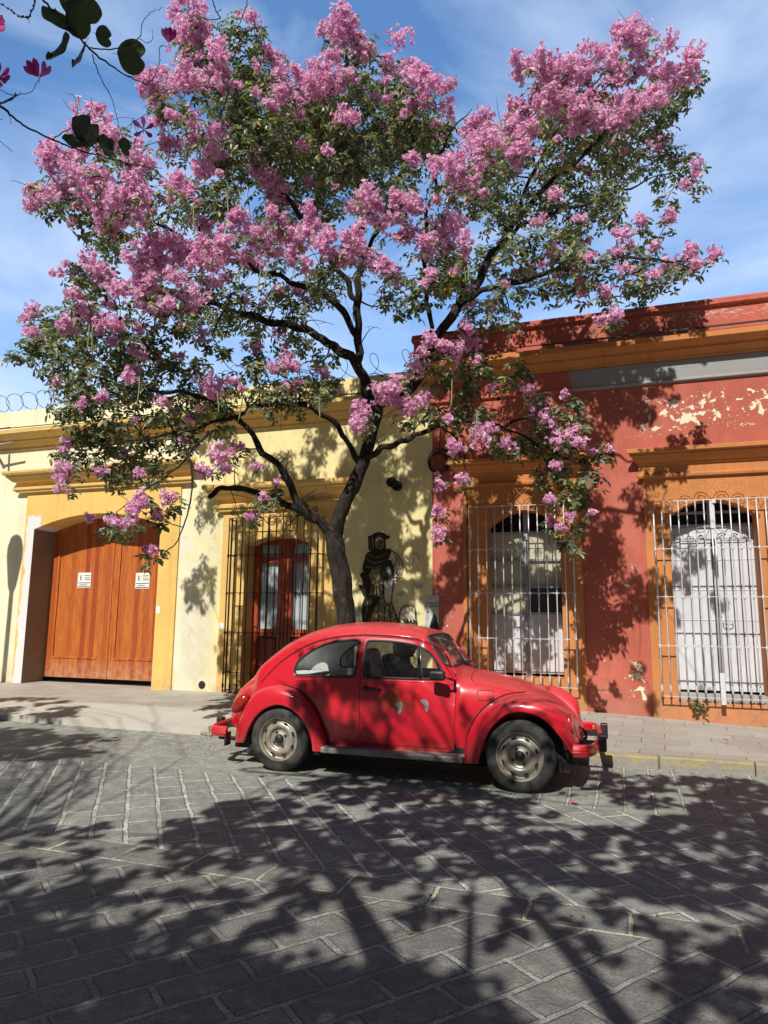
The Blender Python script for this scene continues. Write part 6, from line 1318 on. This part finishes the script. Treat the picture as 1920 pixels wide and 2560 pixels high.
TR.tube([tuple(p) for p in catmull([base, base + np.array([0.05, 0.1, 1.0]), (base + trunk_top) / 2 + np.array([0.08, 0.1, 0.4]), trunk_top], 20)], list(np.linspace(0.17, 0.11, 20)), 12)
A1 = shlimb([(905, 2212, 4.0), (860, 2130, 4.1), (815, 2050, 4.2), (770, 1970, 4.3), (715, 1890, 4.5), (600, 1850, 4.6), (450, 1800, 4.6)], [0.10, 0.085, 0.078, 0.068, 0.048, 0.028, 0.010])
A2 = shlimb([(1400, 2290, 4.2), (1330, 2190, 4.3), (1250, 2080, 4.4), (1170, 1990, 4.5), (1080, 1885, 4.6), (1040, 1780, 4.8), (1010, 1700, 5.0)], [0.066, 0.056, 0.050, 0.044, 0.036, 0.024, 0.009])
A3 = shlimb([(1010, 2240, 4.2), (1012, 2120, 4.3), (1015, 2000, 4.4), (1020, 1900, 4.6)], [0.035, 0.032, 0.028, 0.012])
A4 = shlimb([(1400, 2290, 4.2), (1520, 2120, 4.4), (1600, 2040, 4.5), (1720, 1970, 4.6), (1850, 1900, 4.8)], [0.06, 0.05, 0.046, 0.036, 0.014])
A5 = shlimb([(905, 2212, 4.0), (1150, 2300, 4.0), (1400, 2290, 4.2)], [0.11, 0.085, 0.075])
A6 = shlimb([(905, 2212, 4.0), (700, 2260, 4.2), (420, 2190, 4.5), (150, 2050, 4.8), (-80, 1850, 5.0)], [0.10, 0.07, 0.055, 0.04, 0.015])
AL = np.concatenate([A1, A2, A3, A4, A5, A6])
CARSH = """600,1700,40,.35 680,1680,40,.4 740,1640,45,.55 700,1560,40,.35 830,1640,40,.5 900,1600,40,.45 930,1680,45,.5 990,1640,40,.5 1060,1600,45,.55 1120,1640,50,.6 1180,1620,40,.5 1100,1700,40,.5 1220,1700,40,.5 860,1720,40,.4 780,1730,40,.4 1150,1740,40,.45 820,1530,35,.3 1000,1530,35,.3 1100,1530,35,.35 1060,1480,30,.3 760,1440,30,.3 900,1420,35,.3"""
olp, oln, ols = [], [], []
def cluster(c, r, dens):
    nl = int((r / 0.1) ** 2 * 5.6 * dens) + 3
    q = RNG.normal(0, 1, (nl, 3)); q *= (RNG.uniform(0, 1, (nl, 1)) ** 0.45) / np.linalg.norm(q, axis=1, keepdims=True)
    olp.append(c + q * np.array([r, r, r * 0.8])); oln.append(RNG.normal(0, 0.6, q.shape) + np.array([0, 0, 0.9])); ols.append(RNG.uniform(0.055, 0.095, nl))
    j = int(np.argmin(np.linalg.norm(AL - c, axis=1)))
    twig(AL[j], c, 0.014, 0.004, 0.05, 6, TR, 5)
def clear_of_view(c, r):
    for dz in (-r, r):
        for dy_ in (-r, r):
            p_ = to_px(c + np.array([0, dy_, dz]))
            if p_ is not None and -60 < p_[0] < 1980 and -60 < p_[1] < 2620: return False
    return True
def in_poly(x, y, P):
    c_ = False; n = len(P)
    for i in range(n):
        (x0, y0_), (x1, y1_) = P[i], P[i - 1]
        if (y0_ > y) != (y1_ > y) and x < (x1 - x0) * (y - y0_) / (y1_ - y0_) + x0: c_ = not c_
    return c_
def shade(poly, cover, r0, r1, hs=(4.4, 4.8, 5.2, 5.6, 6.0, 6.5, 7.0)):
    G_ = [at_z(u * VS, v * VS)[:2] for u, v in poly]; xs_ = [p_[0] for p_ in G_]; ys_ = [p_[1] for p_ in G_]
    A_ = 0.5 * abs(sum(G_[i][0] * G_[i - 1][1] - G_[i - 1][0] * G_[i][1] for i in range(len(G_))))
    n = int(-math.log(1 - cover) * A_ / (math.pi * ((r0 + r1) / 2) ** 2 * 0.9)) + 1; k = 0; tries = 0
    while k < n and tries < 4000:
        tries += 1; x, y = RNG.uniform(min(xs_), max(xs_)), RNG.uniform(min(ys_), max(ys_))
        if not in_poly(x, y, G_): continue
        rr = RNG.uniform(r0, r1)
        for h in hs:
            hh = h + RNG.uniform(0, 0.35); c = np.array([x - math.tan(SUN_AZ) * hh, y - hh, math.tan(SUN_EL) / math.cos(SUN_AZ) * hh])
            if clear_of_view(c, rr + 0.1): canopy(c, rr, k); break
        k += 1
def canopy(c, r, k):
    nl = int(r * r * (1100 if r > 0.15 else 800)) + 4; q = RNG.normal(0, 1, (nl, 3)); q *= (RNG.uniform(0, 1, (nl, 1)) ** 0.45) / np.linalg.norm(q, axis=1, keepdims=True)
    olp.append(c + q * np.array([r, r, r * 0.8])); oln.append(RNG.normal(0, 0.45, q.shape) + np.array([0, -0.5, 0.8])); ols.append(RNG.uniform(0.055, 0.090, nl))
    if k % 2 == 0: j = int(np.argmin(np.linalg.norm(AL - c, axis=1))); twig(AL[j], c, 0.012, 0.004, 0.05, 6, TR, 5)
shade([(-60, 1985), (60, 1990), (130, 2020), (273, 2045), (394, 2062), (437, 2085), (605, 2118), (700, 2135), (760, 2165), (900, 2150), (1000, 2160), (1040, 2240), (-60, 2260)], 0.975, 0.16, 0.30)
shade([(1040, 2200), (1180, 2190), (1290, 2235), (1040, 2240)], 0.6, 0.10, 0.2)
shade([(560, 1725), (700, 1745), (900, 1762), (1050, 1790), (1180, 1800), (1350, 1790), (1659, 1710), (1700, 1960), (1480, 1950), (1300, 1925), (1100, 1890), (900, 1900), (760, 1905), (640, 1885), (350, 1862), (330, 1800), (450, 1745)], 0.67, 0.035, 0.115)
shade([(700, 1672), (860, 1690), (1060, 1715), (1220, 1735), (1220, 1785), (1000, 1780), (760, 1735), (560, 1720)], 0.60, 0.05, 0.13)
shade([(1280, 1668), (1659, 1690), (1659, 1745), (1380, 1745), (1290, 1720)], 0.66, 0.05, 0.13)
shade([(850, 1930), (1120, 1930), (1400, 1975), (1659, 2010), (1659, 2150), (1500, 2130), (1200, 2060), (900, 2060)], 0.28, 0.03, 0.09)
shade([(1450, 2120), (1659, 2120), (1659, 2230), (1450, 2230)], 0.72, 0.10, 0.2)
shade([(0, 1860), (330, 1870), (640, 1900), (720, 1960), (640, 2080), (420, 2040), (0, 1970)], 0.30, 0.03, 0.09)
shade([(0, 1760), (330, 1800), (400, 1860), (0, 1850)], 0.25, 0.06, 0.12)
shade([(-80, 1570), (150, 1580), (270, 1600), (230, 1625), (90, 1650), (-80, 1650)], 0.72, 0.07, 0.17, (5.5, 6.0, 6.5, 7.0, 7.5))
shade([(-80, 1525), (120, 1525), (200, 1545), (120, 1570), (-80, 1570)], 0.55, 0.12, 0.24, (5.5, 6.0, 6.5, 7.0, 7.5))
for s_ in CARSH.split():
    u, v, r, d = (float(x) for x in s_.split(','))
    for h in (4.6, 5.0, 5.5, 6.0, 6.6, 7.2):
        P = v_y(u, v, 6.5); hh = h + RNG.uniform(0, 0.3); c = P - np.array([math.tan(SUN_AZ) * hh, hh, -math.tan(SUN_EL) / math.cos(SUN_AZ) * hh]); rr = r * VS / FPX * 6.8 * 0.7
        if clear_of_view(c, rr + 0.12): cluster(c, rr * 0.85, d * 0.75); break
for u, v in [(300, 40), (350, 80), (250, 120), (270, 200), (345, 230), (440, 150), (560, 250), (40, 430), (340, 600), (300, 610), (460, 630), (530, 630), (400, 640), (180, 60), (150, 600), (60, 520), (120, 320)]:
    P = at_y(u * 0.5787, v * 0.5787, 2.75)
    for h in (1.9, 2.3, 2.8, 3.4, 4.0):
        c = P + np.array([-math.tan(SUN_AZ) * h, -h, math.tan(SUN_EL) * h])
        if clear_of_view(c, 0.35): cluster(c, 0.20, 1.9); break
# the branches that hang into the picture
OY = 2.75
def obranch(pts, rad, y=OY, n=None):
    C = np.array([at_y(a, b, y + dy_) for a, b, dy_ in pts]); m_ = n or len(pts) * 6; P = catmull(C, m_)
    for i in range(1, m_ - 1): P[i] += RNG.normal(0, 0.0022, 3)
    TR.tube([tuple(p) for p in P], [max(0.0011, float(r)) for r in catmull(np.array([[r, 0] for r in rad]), m_)[:, 0]], 7)
    for k in range(2, m_ - 1, 2): TR.sphere(tuple(P[k] + RNG.normal(0, 0.0012, 3)), max(0.0013, rad[-1]) * 1.5, 5)
    return P
s1 = 0.5787
def c1(u, v, d=0.0): return (u * s1, v * s1, d)
b1 = obranch([c1(60, -330, -.6), c1(120, -120, -.3), c1(190, 0, -.1), c1(255, 70), c1(330, 150), c1(400, 225), c1(520, 310), c1(600, 350), c1(635, 362), c1(668, 325), c1(690, 255), c1(690, 205), c1(716, 198)], [0.012, 0.009, 0.0065, 0.006, 0.0058, 0.0055, 0.004, 0.0032, 0.003, 0.0026, 0.0022, 0.002, 0.0016])
obranch([c1(390, 205), c1(430, 212), c1(520, 208), c1(600, 165), c1(615, 100), c1(650, 55), c1(702, 32)], [0.0035, 0.0036, 0.0032, 0.0026, 0.002, 0.0016, 0.0012])
obranch([c1(600, 168), c1(640, 185), c1(660, 165), c1(658, 130)], [0.0018, 0.0016, 0.0013, 0.001])
obranch([c1(400, 235), c1(418, 300), c1(455, 375), c1(485, 430), c1(505, 510), c1(528, 590), c1(530, 610)], [0.003, 0.0028, 0.0026, 0.0022, 0.0018, 0.0014, 0.001])
obranch([c1(545, 325), c1(590, 330), c1(625, 292)], [0.0016, 0.0013, 0.001]); obranch([c1(640, 355), c1(650, 318), c1(645, 300)], [0.0018, 0.0018, 0.0016])
b2 = obranch([c1(-330, 330, -.5), c1(-150, 420, -.25), c1(0, 458), c1(55, 505), c1(110, 545), c1(230, 605), c1(350, 650), c1(500, 690), c1(610, 718), c1(700, 728)], [0.012, 0.009, 0.0062, 0.006, 0.0056, 0.005, 0.0042, 0.003, 0.0022, 0.0014])
obranch([c1(228, 602), c1(280, 565), c1(330, 540), c1(335, 480), c1(322, 420), c1(285, 402)], [0.003, 0.0028, 0.0024, 0.0019, 0.0015, 0.001])
obranch([c1(332, 485), c1(300, 470), c1(272, 430)], [0.0014, 0.0012, 0.001]); obranch([c1(345, 530), c1(380, 500), c1(398, 460), c1(392, 420)], [0.0018, 0.0015, 0.0012, 0.001])
obranch([c1(-160, 330), c1(-60, 370), c1(0, 388), c1(40, 408), c1(85, 410), c1(135, 395), c1(168, 345), c1(175, 330)], [0.004, 0.003, 0.0024, 0.0022, 0.0021, 0.0018, 0.0014, 0.001])
obranch([c1(0, 460), c1(35, 490), c1(50, 535)], [0.0022, 0.0018, 0.001]); obranch([c1(10, 515), c1(-40, 520)], [0.0015, 0.0012]); obranch([c1(-60, 580), c1(0, 610), c1(30, 635), c1(55, 655)], [0.0026, 0.002, 0.0015, 0.001])
obranch([c1(-90, -30), c1(0, 15), c1(60, 55), c1(105, 75), c1(128, 70), c1(150, 0), c1(155, -90)], [0.004, 0.0032, 0.0026, 0.003, 0.0036, 0.0045, 0.005]); obranch([c1(118, 72), c1(128, 100)], [0.0024, 0.001])
obranch([c1(900, -40), c1(925, 20), c1(940, 60), c1(950, 80), c1(910, 85), c1(845, 62)], [0.004, 0.0034, 0.003, 0.0028, 0.002, 0.001]); obranch([c1(938, 55), c1(955, 40)], [0.0016, 0.001]); obranch([c1(1070, -40), c1(1062, 30), c1(1030, 110), c1(980, 190)], [0.003, 0.0026, 0.002, 0.001], OY)
obranch([c1(560, 640), c1(590, 590), c1(575, 520), c1(600, 560)], [0.0018, 0.0016, 0.0012, 0.001]); obranch([c1(530, 580), c1(560, 560), c1(578, 510)], [0.0016, 0.0013, 0.001])
for a, b_ in ((b1[0], AL), (b2[0], AL)):
    j = int(np.argmin(np.linalg.norm(b_ - a, axis=1))); mid = a + np.array([-0.55, -0.6, 0.75]); mid2 = mid + np.array([-0.1, -0.9, 0.7])
    TR.tube([tuple(p_) for p_ in catmull([a, mid, mid2, b_[j]], 18)], list(np.linspace(0.012, 0.03, 18)), 7)
TR.build('trunk', bark('orchid_bark', (0.030, 0.026, 0.026), (0.10, 0.085, 0.075)), ot, recalc=False)
# two lobed leaf, cupped along its midrib
bl_v = [(0, 0, 0)]; prof_ = [(0.10, 0.32, 0.05), (0.28, 0.52, 0.10), (0.50, 0.58, 0.12), (0.72, 0.54, 0.10), (0.92, 0.42, 0.05), (1.02, 0.26, 0.02), (0.98, 0.12, 0.0)]
bl_v += [(x, y, z) for x, y, z in prof_]; bl_v += [(0.82, 0, -0.03)]; bl_v += [(x, -y, z) for x, y, z in prof_[::-1]]; bl_v += [(0.4, 0, -0.02)]
nb = len(bl_v); ctr = nb - 1; ring = list(range(0, nb - 1))
blv = np.array(bl_v)
tri = [(ctr, ring[i], ring[(i + 1) % len(ring)]) for i in range(len(ring))]; tri = np.array(tri)
V, F = scatter(blv, tri, np.concatenate(olp), np.concatenate(oln), np.concatenate(ols))
np_mesh('foliage', V, F, m_oleaf, ot, True)
view = CAM_R[2]; rt, dn3 = CAM_R[0], CAM_R[1]
def big_leaf(u, v, size_px, ang, tilt, d=0.0):
    """leaf hanging in view: its stalk end at (u, v) of the upper left crop, tip direction ang in the picture, tilted out of it"""
    p_ = at_y(u * s1, v * s1, OY + d); dist = float(np.dot(p_ - np.array([0, 0, CAM_H]), view)); L = size_px * s1 / FPX * dist
    ax = math.cos(ang) * rt + math.sin(ang) * dn3; ay0 = -math.sin(ang) * rt + math.cos(ang) * dn3
    ay = math.cos(tilt) * ay0 + math.sin(tilt) * view; az = np.cross(ax, ay)
    M = np.stack([ax, ay, az], 1); V_, F_ = [], []                                       # cupped blade: rings from the midrib out, raised veins, curled rim
    ring_ = [tuple(p) for p in catmull([blv[i] for i in list(ring) + [ring[0]]], 61)[:-1]]; mid_ = lambda x: np.array([min(max(x, 0.0), 0.84), 0, -0.02])
    for k_, f_ in enumerate((0.0, 0.3, 0.6, 0.85, 1.0)):
        for j_, p3 in enumerate(ring_):
            p3 = np.array(p3); m0 = mid_(p3[0] * 0.9); w_ = m0 + (p3 - m0) * f_; w_[2] = -0.02 + 0.16 * f_ * f_ * (abs(p3[1]) / 0.55) - (0.10 * (f_ ** 6)) + 0.012 * math.cos(j_ * math.pi / 3) * f_ * (1 - f_) * 4 + 0.04 * math.sin(j_ * 0.5 + ang * 7) * f_ ** 3; V_.append(w_)
    nr_ = len(ring_); F_ = [(k_ * nr_ + j_, k_ * nr_ + (j_ + 1) % nr_, (k_ + 1) * nr_ + (j_ + 1) % nr_, (k_ + 1) * nr_ + j_) for k_ in range(4) for j_ in range(nr_)]
    P = (M @ (np.array(V_) * L).T).T + p_
    q = MB(); q.add([tuple(x) for x in P], F_, 0, True); q.tube([tuple(M @ (np.array([t_, 0, -0.028]) * L) + p_) for t_ in (-0.22, 0.0, 0.4, 0.8)], [0.0012, 0.0011, 0.0009, 0.0004], 5); o = q.build('leaf', m_nleaf, ot)
for a in [(300, 20, 150, 0.75, 0.15), (250, -40, 150, 0.3, 0.7), (300, 140, 130, -2.25, 0.95), (300, 150, 140, 2.25, 0.75), (375, 185, 115, 2.1, 1.0), (415, 145, 70, 0.35, 0.7), (510, 235, 118, 0.15, 0.35), (75, 412, 95, 2.7, 0.9), (345, 615, 108, -1.05, 1.05), (365, 610, 96, -1.75, 1.15), (375, 640, 100, -2.6, 0.95), (425, 600, 84, 0.75, 0.95), (515, 612, 64, 0.7, 0.8), (480, 600, 60, 1.4, 1.1), (-40, 90, 60, 0.2, 0.8)]:
    big_leaf(a[0], a[1], a[2], a[3], a[4])
def orchid_flower(u, v, size_px, angs, tilts, n=5):
    p_ = at_y(u * s1, v * s1, OY); dist = float(np.dot(p_ - np.array([0, 0, CAM_H]), view)); L = size_px * s1 / FPX * dist; q = MB()
    for ang, ti in zip(angs, tilts):
        ax = math.cos(ti) * (math.cos(ang) * rt + math.sin(ang) * dn3) - math.sin(ti) * view; ay = -math.sin(ang) * rt + math.cos(ang) * dn3; az = np.cross(ax, ay); pts = []
        for t_, w_ in ((0.05, 0.03), (0.35, 0.10), (0.62, 0.20), (0.85, 0.17), (1.0, 0.03)):
            for s_ in (-1, 0, 1): pts.append(tuple(p_ + L * (ax * t_ + ay * s_ * w_ + az * (0.05 * abs(s_) + 0.10 * math.sin(t_ * 3)))))
        q.add(pts, [(i * 3 + j, i * 3 + j + 1, i * 3 + j + 4, i * 3 + j + 3) for i in range(4) for j in range(2)], 0, True)
    q.tube([tuple(p_), tuple(p_ + L * 0.35 * dn3), ], 0.0022, 5); q.build('flower', m_opetal, ot)
orchid_flower(620, 558, 52, (-1.6, -0.35, 0.75, 2.4, -2.5), (0.2, 0.3, 0.1, 0.3, 0.4)); orchid_flower(168, 332, 70, (-2.6, -2.2, -1.7, -0.9, -0.6), (0.3, 0.6, 0.5, 0.5, 0.2)); orchid_flower(728, 185, 60, (-1.7, -1.3, -0.9, 1.5, -2.0), (0.3, 0.5, 0.3, 0.4, 0.3)); orchid_flower(-10, 335, 66, (-0.6, 0.1, 0.5, -1.3, 1.2), (0.2, 0.3, 0.4, 0.5, 0.4)); orchid_flower(-15, 110, 50, (-0.9, -0.3, 0.6, 1.2, 0.2), (0.3, 0.4, 0.3, 0.5, 0.3))

# ================================================================== small things on the ground
m_fallen = petal_mat('fallen_petal', (0.55, 0.16, 0.36), (0.66, 0.26, 0.46), (0.74, 0.45, 0.58), 0.2)
ffirst = None
FALL = [(1240, 1738, 'pink trumpet blossom lying on the setts in front of the front wheel'), (1366, 1722, 'largest pink blossom lying on the setts past the front bumper'), (1312, 1686, 'pink blossom fallen in the shadow of the front bumper'), (1568, 1602, 'pink blossom lying alone on the right pavement slabs'), (1408, 1726, 'small pink petal lying right of the large fallen blossom'), (1572, 1711, 'dull pink petal on the shaded setts near the right edge')]
for i, (u, v, lab) in enumerate(FALL):
    z = 0.0 if v > 1640 else 0.135; p_ = v_z(u, v, z)
    q = MB(); N_ = np.array([[RNG.normal(0, .5), RNG.normal(0, .5), 1.0]]); V, F = scatter(fv, ffq, np.array([[0, 0, 0.02]]), N_, np.array([0.042 if i < 2 else 0.03])); V[:, 2] = np.maximum(V[:, 2], 0.003)
    q.add([tuple(x) for x in V], [tuple(int(k) for k in f) for f in F]); o = q.build('fallen_blossom', m_fallen); o.location = tuple(p_)
    tag(o, lab, 'fallen blossom', 'pink blossoms fallen on the ground')
pet_v = np.array([(0, -0.5, 0), (0.35, 0, 0.10), (0, 0.6, 0.05), (-0.35, 0, 0.12)]); pet_f = np.array([(0, 1, 2, 3)])
P, N_, S_ = [], [], []
def litter(n, x0, x1, y0_, y1, z): 
    for _ in range(n): P.append((random.uniform(x0, x1), random.uniform(y0_, y1), z + 0.004)); N_.append((random.gauss(0, .25), random.gauss(0, .25), 1)); S_.append(random.uniform(0.016, 0.034))
litter(110, -6.4, -4.2, 6.9, 7.95, 0); litter(70, -5, 1.6, 4.6, 7.9, 0); litter(40, -0.2, 1.9, 7.6, 7.97, 0); litter(40, -0.2, 1.9, 8.3, 10.9, 0.14); litter(40, -8, -4.5, 8.4, 10.9, 0.145)
V, F = scatter(pet_v, pet_f, np.array(P), np.array(N_), np.array(S_)); o = np_mesh('fallen_petals', V, F, m_fallen); tag(o, 'scatter of fallen pink petals on the setts and pavement', 'petals', kind='stuff')
P, N_, S_ = [], [], []
litter(50, -6.8, -4.0, 6.8, 7.95, 0); litter(40, -4, 1.8, 3.0, 7.8, 0); litter(14, -0.4, 1.9, 8.3, 10.9, 0.13); litter(26, -1.0, 1.9, 7.85, 7.97, 0)
for _ in range(70): P.append((random.uniform(0.9, 1.95), random.uniform(11.16, 11.40), 0.475 if random.random() < 0 else 0.372)); N_.append((random.gauss(0, .6), random.gauss(0, .6), 1)); S_.append(random.uniform(.02, .05))
for i in range(len(P)):
    if P[i][1] > 11.1: P[i] = (P[i][0], random.uniform(11.145, 11.19), 0.375)
V, F = scatter(pet_v * np.array([0.8, 1.6, 2.5]), pet_f, np.array(P), np.array(N_), np.array(S_) * 0.9); o = np_mesh('dry_leaves', V, F, simple('dry_leaf', (0.20, 0.125, 0.06), 0.8, 0, 0.5, 30)); tag(o, 'dry brown leaf litter on the setts and along the window sill', 'dry leaves', kind='stuff')
wp_ = thing('wall_weed', 'small leafy weed growing out of the terracotta plinth under the right grille', 'plant', (1.12, D - 0.08, 0.13))
q = MB(); lv, ln2, ls2 = [], [], []
for k in range(7):
    a = np.array([1.10 + random.uniform(-.05, .05), D - 0.062, 0.18]); e = a + np.array([random.uniform(-.16, .12), -0.05 - random.random() * .08, random.uniform(-0.03, 0.24)]); pts = twig(a, e, 0.004, 0.002, 0.1, 6, q)
    for p_ in pts[2:]:
        for _ in range(2): lv.append(np.array(p_) + RNG.normal(0, 0.012, 3)); ln2.append((random.gauss(0, .6), -0.6, 0.6)); ls2.append(random.uniform(0.022, 0.042))
q.build('stem', m_twig, wp_, recalc=False)
V, F = scatter(blv, tri, np.array(lv), np.array(ln2), np.array(ls2)); np_mesh('leaves', V, F, leaf_mat('weed_leaf', (0.05, 0.08, 0.03), (0.16, 0.20, 0.08), 0.25, 0.5), wp_)
